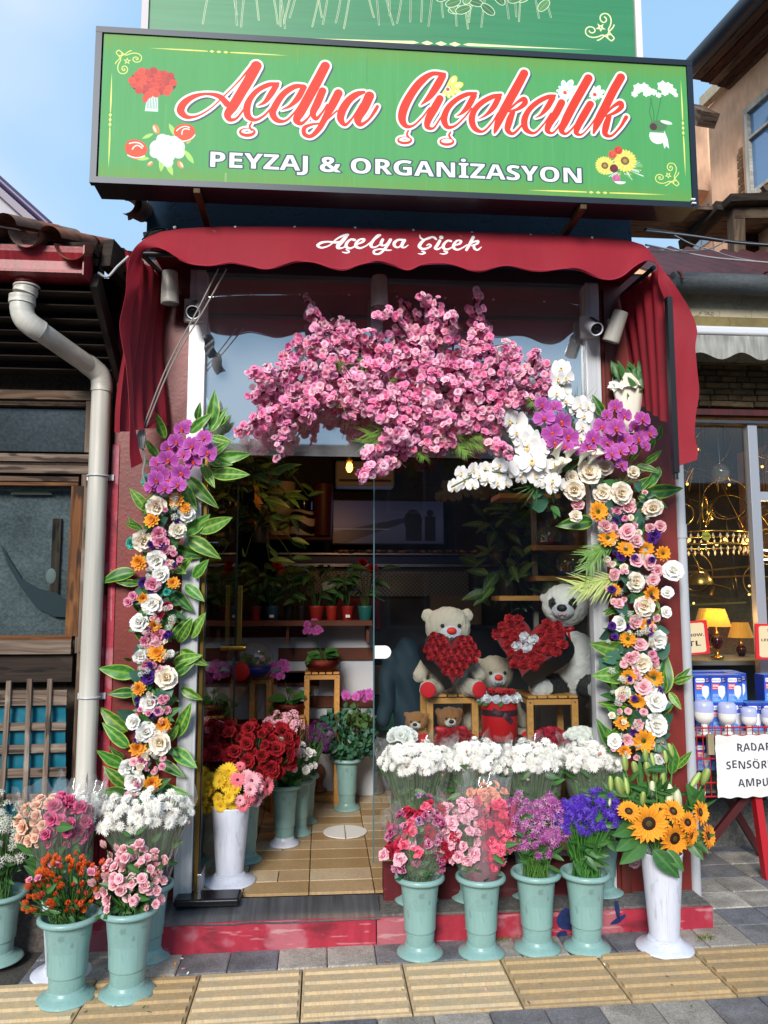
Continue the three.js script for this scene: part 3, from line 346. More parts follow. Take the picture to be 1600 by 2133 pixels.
    // sunflower basket
    { const k = sc(1295, 345); seed(17); const c0 = S(1296, 345); for (let i = 0; i < 90; i++) { const t = rnd() * 6.283, r = rr(0.4, 1); x.strokeStyle = pick(['#eef4ec', '#6f9a3e', '#dfeee0', '#8fb85a']); x.lineWidth = rr(1.5, 4); x.beginPath(); x.moveTo(c0[0] + Math.cos(t) * 22 * k, c0[1] + Math.sin(t) * 18 * k); x.lineTo(c0[0] + Math.cos(t + rs(0.2)) * 54 * k * r, c0[1] + Math.sin(t) * 36 * k * r); x.stroke(); } const sf = (px, py, r) => { const [a, b] = S(px, py); for (let i = 0; i < 22; i++) { const t = i / 22 * 6.283; x.fillStyle = i % 2 ? '#f4d452' : '#f9e27a'; x.save(); x.translate(a, b); x.rotate(t); x.beginPath(); x.ellipse(r * 0.75 * k, 0, r * 0.4 * k, r * 0.16 * k, 0, 0, 7); x.fill(); x.restore(); } x.fillStyle = '#7a5a2c'; x.beginPath(); x.arc(a, b, r * 0.42 * k, 0, 7); x.fill(); x.fillStyle = '#a98f4a'; x.beginPath(); x.arc(a, b, r * 0.2 * k, 0, 7); x.fill(); }; sf(1260, 345, 18); sf(1302, 335, 22); for (const [px, py, c] of [[1276, 322, '#e0573a'], [1288, 313, '#d8402c'], [1279, 351, '#6e2330'], [1284, 372, '#d06a9a']]) { const q = S(px, py); x.fillStyle = c; x.beginPath(); x.arc(q[0], q[1], 9 * k, 0, 7); x.fill(); x.strokeStyle = '#00000033'; x.beginPath(); x.arc(q[0], q[1], 5 * k, 0, 4); x.stroke(); } const q = S(1292, 378); x.fillStyle = '#eef0ee'; x.beginPath(); x.ellipse(q[0], q[1], 12 * k, 6 * k, 0, 0, 3.2); x.fill(); }
    // lettering
    const m1 = (u, v) => { const px = 350 + u / 3.478, py = 110 + v / 3.478; return [...S(px, py), sc(px, py) / 3.478]; }, m2 = (u, v) => { const px = 810 + u / 3.077, py = 120 + v / 3.077; return [...S(px, py), sc(px, py) / 3.077]; };
    x.fillStyle = '#3d4f5e'; pen(x, ACELYA, m1, 6.5, 5, 5); pen(x, CICEKCILIK, m2, 6.5, 5, 5); x.fillStyle = '#f7f7f4'; pen(x, ACELYA, m1, 6.5); pen(x, CICEKCILIK, m2, 6.5); x.fillStyle = '#da2800'; pen(x, ACELYA, m1, -0.8); pen(x, CICEKCILIK, m2, -0.8);
    const [tx, ty] = S(432, 347), [tx2] = S(1217, 374); const fs = 80; x.font = `bold ${fs}px sans-serif`; const wd = x.measureText('PEYZAJ & ORGANİZASYON').width; x.save(); x.translate(tx, S(432, 347)[1]); x.scale((tx2 - tx) / wd, 0.93); x.lineJoin = 'round'; x.lineWidth = 9; x.strokeStyle = '#2c4650'; x.strokeText('PEYZAJ & ORGANİZASYON', 0, 0); x.fillStyle = '#f3f3f1'; x.fillText('PEYZAJ & ORGANİZASYON', 0, 0); x.restore();
    // run-off stains and a seam
    seed(9); for (let i = 0; i < 240; i++) { x.fillStyle = pick(['rgba(255,255,255,0.05)', 'rgba(70,90,20,0.05)']); x.fillRect(rnd() * w, rnd() * h, rr(1, 4), rr(20, 160)); } x.fillStyle = 'rgba(230,235,235,0.25)'; x.fillRect(S(470, 365)[0] - 3, S(470, 360)[1], 7, 60); x.fillStyle = 'rgba(30,60,30,0.45)'; x.fillRect(S(764, 100)[0], S(764, 120)[1], 1.5, 95);
  });
  part(sign, 'face', sheet(1, 1, (u, v) => [lerp(SX0, SX1, u), lerp(SY0, SY1, v), SZ]), new THREE.MeshStandardMaterial({ map: face, roughness: 0.6, side: THREE.DoubleSide }), 'green printed sign face with red and white lettering');
  for (const px of [414, 1208]) { const a = at(px, px < 800 ? 392 : 422, 0.55); part(sign, 'bracket', [rbox(0.03, 0.03, 0.6, a.x, 3.395, 0.3, 0.003)], std(0x6a4a20, { roughness: 0.7, map: grainMix }), 'rusty support bracket'); }
  for (const [px, py] of [[1447, 418], [1449, 426]]) { const a = at(px - 4, py - 2, 0.61); part(sign, 'clip', [rbox(0.02, 0.008, 0.012, a.x, a.y, 0.612, 0.002)], M.white); }
  // upper billboard
  const b = thing('billboard', 'upper green billboard with printed rose stems and a yellow scroll', 'billboard', [0.07, 4.5, 0.06]);
  part(b, 'panel', [bx(2.62, 1.9, 0.06, 0.07, 5.44, 0.06)], std(0x2f6b52, { roughness: 0.6 }));
  const BX0 = -1.24, BX1 = 1.38, BK = 2048 / (BX1 - BX0), B = (px, py) => { const p = at(px, py, 0.1); return [(p.x - BX0) * BK, 640 - (p.y - 4.5) * BK]; };
  const bt = canvasTex(2048, 640, (x, w, h) => { for (let i = 0; i < w; i += 4) for (let j = 0; j < h; j += 4) { const n = fbm(i / w, j / h, 6, 60, 3, 131); const c = mix3(hex3(0x227a4c), hex3(0x2f8a58), n); x.fillStyle = `rgb(${c.map(k => Math.round(k * 255)).join(',')})`; x.fillRect(i, j, 4, 4); }
    seed(23); x.lineCap = 'round'; for (let i = 0; i < 34; i++) { const px = 450 + i * 20.5 + rs(6), lean = rs(26), L = rr(30, 60); const a = B(px, -60), c = B(px + lean, L); x.strokeStyle = '#dfe8c8'; x.lineWidth = 7; x.beginPath(); x.moveTo(...a); x.quadraticCurveTo((a[0] + c[0]) / 2 + rs(14), (a[1] + c[1]) / 2, ...c); x.stroke(); x.strokeStyle = pick(['#4f7348', '#3e5a3c', '#6b8a52']); x.lineWidth = 4; x.stroke(); if (rnd() < 0.4) { x.beginPath(); x.moveTo((a[0] + c[0]) / 2, (a[1] + c[1]) / 2); x.lineTo((a[0] + c[0]) / 2 + rs(18), (a[1] + c[1]) / 2 - 12); x.stroke(); } }
    for (let i = 0; i < 26; i++) { const px = rr(900, 1140), [a, c] = B(px, rr(-40, 28)); x.save(); x.translate(a, c); x.rotate(rs(1.2)); x.fillStyle = '#dbe8c6'; x.beginPath(); x.ellipse(0, 0, 36, 20, 0, 0, 7); x.fill(); x.fillStyle = pick(['#3f7a44', '#56904f', '#2f6a3c']); x.beginPath(); x.ellipse(0, 0, 33, 17, 0, 0, 7); x.fill(); x.strokeStyle = '#9cc084'; x.lineWidth = 1.5; x.beginPath(); x.moveTo(-32, 0); x.lineTo(32, 0); x.stroke(); x.restore(); }
    x.fillStyle = '#f1eeb0'; { const a = B(600, 78), c = B(1240, 104), L = Math.hypot(c[0] - a[0], c[1] - a[1]); x.save(); x.translate(...a); x.rotate(Math.atan2(c[1] - a[1], c[0] - a[0])); x.beginPath(); x.moveTo(0, 0); x.quadraticCurveTo(L * 0.3, -3, L * 0.4, -8); x.lineTo(L * 0.42, 0); x.lineTo(L * 0.4, 6); x.quadraticCurveTo(L * 0.3, 5, 0, 0); x.moveTo(L, 0); x.quadraticCurveTo(L * 0.7, -3, L * 0.58, -8); x.lineTo(L * 0.56, 0); x.lineTo(L * 0.58, 6); x.quadraticCurveTo(L * 0.7, 5, L, 0); x.fill(); for (const f of [0.445, 0.49, 0.535]) { x.beginPath(); x.moveTo(L * f - 26, 0); x.lineTo(L * f, -11); x.lineTo(L * f + 26, 0); x.lineTo(L * f, 11); x.fill(); } x.restore(); }
    const [ox, oy] = B(1268, 74); x.strokeStyle = '#f1eeb0'; x.save(); x.translate(ox, oy); x.scale(-1.15, -1.15); x.lineWidth = 5; for (const m of [0, 1]) { x.save(); if (m) x.transform(0, 1, 1, 0, 0, 0); x.beginPath(); x.moveTo(-16, -16); x.bezierCurveTo(-6, -34, 10, 10, 30, -2); x.bezierCurveTo(60, -20, 92, -10, 88, 14); x.bezierCurveTo(84, 38, 50, 34, 52, 16); x.bezierCurveTo(54, 4, 72, 4, 74, 14); x.stroke(); x.beginPath(); x.moveTo(-8, 4); x.bezierCurveTo(20, 6, 24, -18, 44, -22); x.stroke(); x.restore(); } x.beginPath(); for (let i = 0; i < 11; i++) { const r = i % 2 ? 5 : 13, t = i / 10 * 6.283 - 1.57; x[i ? 'lineTo' : 'moveTo'](30 + r * Math.cos(t), 30 + r * Math.sin(t)); } x.stroke(); x.restore(); });
  part(b, 'printed_face', sheet(1, 1, (u, v) => [lerp(BX0, BX1, u), lerp(4.5, 4.5 + 640 / BK, v), 0.1]), new THREE.MeshStandardMaterial({ map: bt, roughness: 0.45, side: THREE.DoubleSide }));
  part(b, 'side_trim', [bx(0.035, 1.9, 0.08, -1.255, 5.44, 0.075)], std(0xcfc6c6, { roughness: 0.6 })); part(b, 'side_trim', [bx(0.035, 1.9, 0.08, 1.4, 5.44, 0.075)], std(0xe2dcdc, { roughness: 0.6 }));
}

// ================================================================ THE RED AWNING
const AW = [];
{
  const aw = thing('awning', 'deep red cloth awning with scalloped hem and white script name', 'awning', [0.05, 3.2, 0.2]);
  // pairs of points along the cloth: outer or upper edge, inner or lower edge
  const pairs = [[273, 975, 297, 964], [270, 945, 290, 935], [270, 880, 280, 870], [267, 817, 277, 815], [261, 754, 271, 740], [253, 712, 269, 705], [249, 674, 272, 650], [255, 641, 282, 622], [262, 607, 291, 598], [264, 570, 290, 566], [268, 545, 292, 541], [280, 516, 302, 520], [302, 498, 322, 514], [330, 486, 345, 523], [372, 479, 372, 540], [397, 477, 397, 550], [439, 475, 439, 554], [481, 474, 481, 547], [515, 474, 515, 553], [552, 474, 552, 561], [586, 474, 586, 555], [619, 474, 619, 546], [653, 474, 653, 547], [690, 475, 690, 558], [720, 476, 720, 561], [753, 477, 753, 551], [787, 478, 787, 546], [820, 479, 820, 554], [850, 480, 850, 563], [878, 481, 878, 552], [906, 482, 906, 548], [944, 484, 944, 552], [981, 485, 981, 564], [1005, 486, 1005, 566], [1037, 487, 1037, 556], [1061, 488, 1061, 554], [1108, 490, 1108, 563], [1141, 491, 1141, 564], [1178, 493, 1178, 560], [1206, 495, 1206, 563], [1248, 497, 1248, 580], [1272, 499, 1272, 583], [1295, 501, 1295, 576], [1322, 506, 1319, 557], [1342, 513, 1338, 546], [1361, 534, 1355, 546], [1380, 562, 1366, 556], [1398, 584, 1371, 590], [1413, 604, 1385, 618], [1436, 642, 1396, 634], [1452, 688, 1397, 680], [1448, 721, 1397, 715], [1452, 768, 1398, 765], [1457, 815, 1399, 812], [1450, 862, 1400, 858], [1448, 909, 1401, 905], [1454, 937, 1402, 935], [1452, 958, 1403, 974]];
  const N = pairs.length, cv = k => new THREE.CatmullRomCurve3(pairs.map((p, i) => { const front = i > 13 && i < 44, z = front ? (k ? 0.47 : 0.41) : (i <= 13 ? lerp(k ? 0.40 : 0.47, k ? 0.47 : 0.41, sst(9, 14, i)) : lerp(k ? 0.47 : 0.41, k ? 0.44 : 0.47, sst(43, 48, i))); return at(p[2 * k], p[2 * k + 1], z); }), false, 'centripetal');
  const co = cv(0), ci = cv(1);
  const K = 2048 / 2.9, AX0 = -1.4, AYT = 3.40, sm = (u, v) => { const px = 640 + u / 4.2105, py = 470 + v / 4.2105, p = at(px, py, 0.43); return [(p.x - AX0) * K, (AYT - p.y) * K, mpp(px, py, 0.43) * K / 4.2105]; };
  const NAME = [[[310, 132, 12], [250, 146, 20], [180, 142, 16], [120, 156, 22], [92, 184, 22], [120, 203, 18], [190, 180, 12], [260, 112, 14], [320, 78, 20], [358, 70, 22]], [[346, 80, 30], [310, 130, 34], [272, 175, 34], [268, 198, 24], [300, 200, 14], [342, 180, 10]], [[415, 122, 24], [385, 116, 18], [348, 150, 24], [342, 185, 26], [372, 203, 18], [410, 190, 12], [440, 167, 11]], [[342, 215, 10], [362, 226, 12], [366, 238, 14], [338, 245, 14], [308, 238, 7]], [[440, 166, 12], [490, 142, 20], [500, 122, 20], [470, 117, 16], [432, 150, 24], [427, 185, 26], [460, 206, 18], [510, 190, 12], [560, 150, 11]], [[556, 155, 12], [618, 102, 14], [640, 78, 18], [620, 80, 16], [582, 130, 24], [557, 180, 26], [567, 204, 20], [600, 203, 12], [640, 175, 11]], [[662, 127, 24], [647, 165, 26], [652, 188, 20], [680, 184, 12], [718, 142, 13]], [[730, 127, 26], [706, 175, 26], [667, 238, 22], [622, 278, 17], [583, 270, 17], [584, 242, 17], [640, 227, 14], [700, 240, 15], [735, 237, 7]], [[842, 126, 22], [800, 127, 20], [763, 160, 26], [763, 194, 24], [792, 207, 14], [832, 170, 13]], [[855, 127, 26], [832, 170, 28], [827, 199, 22], [850, 203, 13], [885, 176, 7]], [[1132, 112, 20], [1110, 93, 20], [1052, 107, 18], [1003, 146, 26], [983, 190, 30], [1012, 213, 24], [1060, 199, 16], [1085, 177, 15], [1070, 163, 13], [1047, 176, 8]], [[990, 68, 5], [996, 100, 14], [1030, 118, 13], [1082, 104, 11]], [[1002, 236, 11], [1030, 249, 14], [1002, 264, 13], [968, 260, 5]], [[1165, 127, 26], [1142, 170, 26], [1122, 204, 24], [1142, 213, 16], [1180, 190, 11]], [[1177, 95, 34], [1180, 96, 34]], [[1262, 132, 22], [1236, 127, 18], [1198, 165, 24], [1193, 200, 26], [1222, 216, 18], [1260, 200, 12], [1290, 176, 11]], [[1197, 231, 11], [1225, 245, 14], [1196, 261, 13], [1160, 257, 5]], [[1290, 176, 12], [1340, 156, 19], [1350, 132, 20], [1320, 127, 16], [1287, 165, 24], [1283, 200, 26], [1312, 220, 18], [1360, 200, 12], [1400, 172, 11]], [[1460, 94, 28], [1432, 150, 26], [1392, 224, 22]], [[1410, 186, 11], [1460, 142, 15], [1498, 137, 24], [1490, 160, 18], [1440, 181, 11]], [[1460, 177, 20], [1462, 209, 22], [1487, 226, 16], [1524, 196, 7]]];
  const at2 = canvasTex(2048, 512, (x, w, h) => { for (let i = 0; i < w; i += 3) for (let j = 0; j < h; j += 8) { const n = fbm(i / w, j / h, 300, 2, 3, 141), e = fbm(i / w, j / h, 8, 5, 4, 142); const c = mix3(hex3(0x86041c), hex3(0x9a0826), 0.5 * n + 0.5 * e); x.fillStyle = `rgb(${c.map(k => Math.round(k * 255)).join(',')})`; x.fillRect(i, j, 3, 8); } x.fillStyle = '#f5f2f0'; pen(x, NAME, sm, 0.4); x.strokeStyle = 'rgba(235,200,200,0.7)'; x.lineWidth = 1.2; for (const [px, py] of [[445, 476], [960, 487]]) { const p = at(px, py, 0.43), a = (p.x - AX0) * K, b = (AYT - p.y) * K; x.beginPath(); x.moveTo(a - 6, b); x.lineTo(a + 4, b + 5); x.lineTo(a + 3, b + 10); x.stroke(); } });
  const cm = new THREE.MeshStandardMaterial({ map: at2, roughness: 0.75, bumpMap: rep(weave, 14, 3.5), bumpScale: 0.0004, side: THREE.DoubleSide });
  const cloth = thick(N * 4, 8, (u, v) => { const a = co.getPoint(u), b = ci.getPoint(u), p = a.lerp(b, v); p.z += 0.012 * Math.sin(u * 57) * v + 0.006 * (vn(u * 40, v * 3, 999, 99, 7) - 0.5); return p; }, 0.002);
  { const q = cloth.attributes.position, uv = cloth.attributes.uv; for (let i = 0; i < q.count; i++) uv.setXY(i, (q.getX(i) - AX0) / 2.9, i < N * 4 * 8 * 6 ? 0.05 : 1 - (AYT - q.getY(i)) * K / 512); }
  const valance = part(aw, 'valance', cloth, cm, 'red front valance with white script lettering');
  part(valance, 'hem', [tube(Array.from({ length: 90 }, (_, i) => { const p = ci.getPoint((14 + i / 89 * 30) / (N - 1)); p.z += 0.004; return p; }), 0.004, 240, 5)], std(0xa81a38, { roughness: 0.7 }), 'piped scalloped hem');
  part(aw, 'canopy_top', thick(30, 4, (u, v) => { const p = co.getPoint(lerp(12, 45, u) / (N - 1)); return [p.x, p.y + 0.005 + 0.02 * v * v, lerp(p.z, 0.012, v)]; }, 0.003, [3, 0.5]), M.awning, 'red cloth top of the awning');
  const curtain = (f, name, lab) => part(aw, name, thick(36, 20, f, 0.002, [0.6, 1.2]), M.awning, lab);
  curtain((u, v) => { const z = lerp(0.40, 0.03, u), y = lerp(3.19, lerp(2.33, 2.45, u), v); return [lerp(-1.235, -1.105, u) + 0.022 * Math.sin(u * 30 + v * 1.5) * (0.5 + v * 0.6) + 0.02 * Math.sin(v * 5 + u * 3), y, z]; }, 'side_curtain', 'gathered left side cloth');
  curtain((u, v) => { const z = lerp(0.41, 0.03, u), y = lerp(3.2, lerp(2.42, 2.62, u), v); return [lerp(1.335, 1.36, u) - 0.045 * u * (1 - v) * 2 + 0.022 * Math.sin(u * 28 + v * 1.2) * (0.4 + v * 0.6), y, z]; }, 'side_curtain', 'gathered right side cloth');
  { const a = at(1392, 620, 0.5), b = at(1394, 985, 0.5); part(aw, 'corner_rod', [beam(V(a.x, a.y, 0.5), V(a.x, b.y, 0.5), 0.025, 0.035), bar(V(a.x, b.y, 0.5), V(a.x, b.y - 0.03, 0.5), 0.012)], M.black, 'black vertical rod at the right corner'); part(aw, 'frame_bar', [bar(V(-1.16, 3.18, 0.4), V(1.2, 3.23, 0.4), 0.014), bar(V(-1.16, 3.18, 0.4), V(-1.1, 3.2, 0.02), 0.012), bar(V(1.3, 3.2, 0.4), V(1.3, 3.22, 0.02), 0.012)], M.black); }
  for (const px of [364, 490, 614, 740, 861, 983, 1105, 1233]) { const p = at(px, 474 + (px > 700 ? (px - 700) * 0.042 : 0), 0.405); part(aw, 'screw', [tr(new THREE.SphereGeometry(0.008, 8, 6), p)], M.white); }
}
// ================================================================ LIGHT FITTINGS, CAMERAS AND ROPE ON THE SHOP FRONT
function spotlight(px, py, z, tilt, len, label) {
  const p = at(px, py, z), t = thing('spotlight', label, 'spotlight', p, 'white cylinder spotlights under the awning'); const q = E(tilt[0], 0, tilt[1]);
  local(t, 'housing', lathe([[0.0, len], [0.034, len], [0.038, len - 0.006], [0.044, 0.012], [0.044, 0], [0.039, 0], [0.039, 0.03], [0.0, 0.03]], 28), M.pvc, V(0, 0, 0), 1, q);
  const f = []; for (let i = 0; i < 22; i++) { const a = i / 22 * 6.283; f.push(bx(0.004, 0.008, 0.004, Math.cos(a) * 0.041, -0.001, Math.sin(a) * 0.041)); } local(t, 'grille', mg(f), M.aluDark, V(0, 0, 0), 1, q);
  local(t, 'lens', tr(new THREE.CircleGeometry(0.038, 20), V(0, 0.022, 0), E(Math.PI / 2, 0, 0)), M.black, V(0, 0, 0), 1, q);
  const m = new THREE.Vector3(0, len * 0.6, -0.03).applyQuaternion(q); local(t, 'bracket', mg([bx(0.02, 0.06, 0.05, m.x, m.y, m.z), bx(0.05, 0.05, 0.01, m.x, m.y + 0.01, m.z - 0.03)]), M.pvc, V(0, 0, 0));
}
spotlight(354, 632, 0.16, [0.05, 0.02], 0.16, 'white cylinder spotlight left of the glass beside the left camera');
spotlight(791, 640, 0.16, [0.06, 0.02], 0.16, 'white cylinder spotlight above the centre of the pink blossom');
spotlight(1272, 712, 0.16, [0.3, -0.28], 0.16, 'tilted white cylinder spotlight beside the right camera');
function securityCamera(px, py, side, label) {
  const p = at(px, py, 0.05), t = thing('security_camera', label, 'camera', p, 'bullet cameras on the shop front');
  local(t, 'junction_box', rbox(0.1, 0.12, 0.03, 0, 0, 0, 0.004), std(0xd2d0cc, { roughness: 0.45 }), V(0, 0, 0));
  local(t, 'bracket', mg([tr(new THREE.CylinderGeometry(0.034, 0.034, 0.012, 20), V(0.005, 0, 0.02), E(Math.PI / 2, 0, 0)), bar(V(0, 0.02, 0.02), V(side * 0.01, 0.01, 0.06), 0.012, 10)]), M.whitePlastic, V(0, 0, 0));
  const q = E(2.15, side * 0.45, 0); const b = lathe([[0, -0.075], [0.02, -0.072], [0.03, -0.06], [0.034, 0.06], [0.031, 0.062], [0.029, 0.05], [0, 0.05]], 22);
  const body = local(t, 'body', b, M.whitePlastic, V(side * 0.02, -0.035, 0.11), 1, q); local(body, 'lens', mg([tr(new THREE.CircleGeometry(0.029, 20), V(0, 0.051, 0), E(-Math.PI / 2, 0, 0)), tr(new THREE.TorusGeometry(0.013, 0.003, 6, 16), V(0, 0.053, 0), E(Math.PI / 2, 0, 0))]), M.black, V(0, 0, 0));
  const hood = new THREE.CylinderGeometry(0.039, 0.036, 0.12, 18, 1, true, 0, Math.PI * 1.0); hood.rotateY(Math.PI * 0.5 + side * 0.8); local(body, 'hood', hood, std(0x2a2e34, { roughness: 0.6 }), V(0, 0, 0));
}
securityCamera(405, 648, 1, 'white bullet camera with dark hood at the left frame post'); securityCamera(1228, 682, -1, 'white bullet camera with dark hood at the right frame post');
{ const t = thing('tape_strip', 'dark torn strip of tape hanging below the left camera', 'tape', at(430, 720, 0.1)); part(t, 'strip', thick(6, 10, (u, v) => { const p = at(lerp(419, 440, u) + v * 15 + 3 * Math.sin(v * 7), lerp(697, 747, v) - 6 * u * v, 0.14 + 0.01 * Math.sin(v * 9 + u * 3)); return p; }, 0.001), std(0x1f262e, { roughness: 0.5 })); }
{ // rope and pulley at the left corner of the awning
  const t = thing('awning_rope', 'pair of grey awning cords running from the awning to a knot by the left column', 'rope', at(300, 900, 0.2));
  for (const k of [0, 1]) part(t, 'cord', [tube([at(455 + k * 17, 560, 0.40), at(415 + k * 13, 640, 0.34), at(350 + k * 8, 760, 0.25), at(298 + k * 6, 890, 0.2)], 0.004, 30, 5)], std(0x9a958e, { roughness: 0.9 }));
  const kn = []; seed(4); for (let i = 0; i < 5; i++) kn.push(tube([at(292 + i * 2, 895, 0.2), at(285 + i * 4, 915 + rs(4), 0.22), at(296 + rs(4), 935, 0.21), at(290 + i * 3, 912, 0.2)], 0.006, 16, 5)); part(t, 'knot', kn, std(0x8d8a88, { roughness: 0.95 }));
  part(t, 'tail', [tube([at(297, 930, 0.2), at(302, 960, 0.2), at(298, 985, 0.2), at(303, 1010, 0.2)], 0.006, 20, 5)], std(0x8d8a88, { roughness: 0.95 }));
  const w = thing('tie_wire', 'pale wire from the red gutter end to the awning corner', 'wire', at(230, 575, 0.4)); part(w, 'wire', [tube([at(204, 568, 0.48), at(222, 577, 0.47), at(245, 555, 0.46), at(268, 534, 0.45)], 0.006, 24, 6)], std(0xb9b4b4, { roughness: 0.5 }));
}

// ================================================================ OLD TIMBER HOUSE ON THE LEFT
seed(31);
const old = thing('timber_house', 'weathered timber house with tiled eaves left of the flower shop', 'house', [-2.6, 0, -0.3]);
{
  part(old, 'wall', [bx(2.6, 4.0, 0.1, -2.8, 1.4, -0.16)], std(0x6a5c50, { roughness: 0.95, map: grainMix }), 'wall behind the boards');
  part(old, 'plinth', [bx(2.6, 0.72, 0.14, -2.74, 0.2, -0.04)], std(0x7a726e, { map: grainMix, bumpMap: grainMix, bumpScale: 0.01, roughness: 0.95 }), 'dark rough plinth');
  const board = (px0, py0, px1, py1, z, d, m, name = 'board', upright = false) => { const a = at(px0, py0, z), b = at(px1, py1, z), mm = (py0 + py1) / 2; a.x = at(px0, mm, z).x; b.x = at(px1, mm, z).x; return part(old, name, [bx(Math.abs(b.x - a.x), Math.abs(a.y - b.y), d, (a.x + b.x) / 2, (a.y + b.y) / 2, z - d / 2, 0, 0, rs(0.004), upright)], m); };
  // soffit boards under the eaves
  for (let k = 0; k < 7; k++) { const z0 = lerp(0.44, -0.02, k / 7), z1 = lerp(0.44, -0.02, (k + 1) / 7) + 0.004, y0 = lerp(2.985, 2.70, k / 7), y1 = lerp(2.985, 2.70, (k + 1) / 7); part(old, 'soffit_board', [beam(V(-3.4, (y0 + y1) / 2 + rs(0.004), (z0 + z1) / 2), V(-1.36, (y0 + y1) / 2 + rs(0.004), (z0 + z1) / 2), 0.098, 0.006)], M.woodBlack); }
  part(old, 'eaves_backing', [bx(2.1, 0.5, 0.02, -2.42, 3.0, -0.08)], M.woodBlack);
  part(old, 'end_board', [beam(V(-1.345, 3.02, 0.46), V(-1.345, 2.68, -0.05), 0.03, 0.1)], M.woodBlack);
  board(-260, 806, 205, 834, 0.02, 0.05, M.woodDark, 'beam'); board(-260, 940, 190, 962, 0.02, 0.05, M.wood, 'beam'); board(-260, 964, 192, 986, 0.015, 0.05, M.wood, 'beam'); board(-260, 988, 164, 1003, 0.01, 0.04, M.woodDark, 'beam');
  board(178, 832, 192, 942, 0.012, 0.05, M.wood, 'jamb', true);
  board(163, 988, 190, 1360, 0.02, 0.06, M.wood, 'jamb', true); board(147, 1360, 168, 1960, 0.018, 0.06, M.woodDark, 'jamb', true);
  board(216, 800, 262, 1960, -0.02, 0.05, M.woodBlack, 'jamb', true); board(192, 832, 214, 1960, -0.01, 0.05, M.woodDark, 'jamb', true);
  board(225, 800, 246, 1960, 0.0, 0.03, M.woodDark, 'jamb', true);
  // upper window
  const w1 = board(-260, 836, 178, 846, 0.015, 0.04, M.woodDark, 'window_frame'); w1.userData.label = 'upper window frame'; { const a = at(-260, 846, -0.03), b = at(178, 942, -0.03); part(w1, 'pane', [bx(b.x - a.x, a.y - b.y, 0.006, (a.x + b.x) / 2, (a.y + b.y) / 2, -0.03)], std(0x4a5356, { roughness: 0.12, metalness: 0.35, map: grainMix }), 'dark dusty upper pane'); }
  // lower window with ochre putty frame and a torn sheet behind
  const w2 = board(-260, 1001, 163, 1012, 0.024, 0.03, M.woodOchre, 'window_frame'); w2.userData.label = 'ochre lower window frame'; const wp = (a, b, c, d, m) => { const p = at(a, b, 0.024), q = at(c, d, 0.024); return bx(q.x - p.x, p.y - q.y, 0.03, (p.x + q.x) / 2, (p.y + q.y) / 2, 0.009, 0, 0, 0, m); };
  part(w2, 'stile', [wp(149, 1012, 161, 1325, true)], M.woodOchre); part(w2, 'sill', [wp(-260, 1335, 147, 1362)], M.wood); part(w2, 'rail', [wp(-260, 1325, 149, 1335)], M.woodOchre);
  { const a = at(-260, 1012, -0.01), b = at(150, 1326, -0.01); part(w2, 'pane', sheet(1, 1, (u, v) => [lerp(a.x, b.x, u), lerp(b.y, a.y, v), -0.01]), M.glassDim, 'dusty lower pane'); part(w2, 'sheet', thick(20, 20, (u, v) => { const p = at(lerp(-260, 150, u), lerp(1012, 1326, v), -0.06); p.z -= 0.02 * fbm(u, v, 5, 5, 3, 8); return p; }, 0.001), std(0xb0b8ba, { map: grainMix, roughness: 0.9 }), 'grey sheet behind the pane'); const tear = [[0, 1130], [18, 1180], [45, 1225], [75, 1265], [112, 1284], [146, 1286], [148, 1255], [118, 1235], [80, 1225], [45, 1205], [20, 1165]].map(p => at(p[0], p[1], -0.045)); part(w2, 'tear', [tr(plate(tear.map(p => [p.x, p.y]), 0.002), V(0, 0, -0.045))], std(0x4a565a, { roughness: 0.8 }), 'dark torn edge'); { const c = at(65, 1030, -0.04), s = new THREE.Shape(); s.absellipse(0, 0, 0.1, 0.03, 0, Math.PI); part(w2, 'paper_scrap', [tr(new THREE.ExtrudeGeometry(s, { depth: 0.002, bevelEnabled: false }), V(c.x, c.y, -0.045))], std(0x8f8a74, { roughness: 0.9 })); const p = at(105, 1200, -0.04); part(w2, 'cup', [tr(new THREE.SphereGeometry(0.03, 12, 10), V(p.x, p.y, -0.05), E(0, 0, 0), V(0.9, 1.3, 0.2))], std(0x9aa39e, { roughness: 0.6 })); } board(106, 1080, 124, 1260, -0.05, 0.02, M.woodDark, 'window_bar', true); }
  board(-260, 1366, 150, 1420, -0.01, 0.04, M.woodBlack, 'board');  // dark gap below the window, its shade put in as a dark board
  // blue tarpaulin and the lattice in front
  const tp = thing('tarpaulin', 'crumpled blue plastic tarpaulin behind the wooden lattice', 'tarpaulin', at(60, 1650, -0.03));
  part(tp, 'sheet', thick(40, 30, (u, v) => { const p = at(lerp(-200, 140, u), lerp(1462, 1700, v), 0); p.z = 0.0 + 0.035 * fbm(u, v, 6, 4, 5, 9); return p; }, 0.001), std(0x146a80, { roughness: 0.35 }));
  const lat = thing('lattice', 'grey weathered wooden lattice in front of the blue tarpaulin', 'lattice', at(60, 1660, 0.06));
  const slat = (px0, py0, px1, py1, z, up) => { const a = at(px0, py0, z), b = at(px1, py1, z), m = (py0 + py1) / 2; a.x = at(px0, m, z).x; b.x = at(px1, m, z).x; part(lat, 'slat', [bx(Math.abs(b.x - a.x), Math.abs(a.y - b.y), 0.014, (a.x + b.x) / 2, (a.y + b.y) / 2, z, 0, 0, rs(0.012), up)], M.wood); };
  for (const x of [-130, -80, -35, 11, 57, 98]) slat(x - 5, 1414 + (x === 11 ? 4 : 0), x + 5, 1690, 0.065, true);
  slat(-200, 1440, 140, 1468, 0.048); for (const y of [1514, 1562, 1612, 1663]) slat(-200, y - 6 + rs(2), 138, y + 6, 0.05);
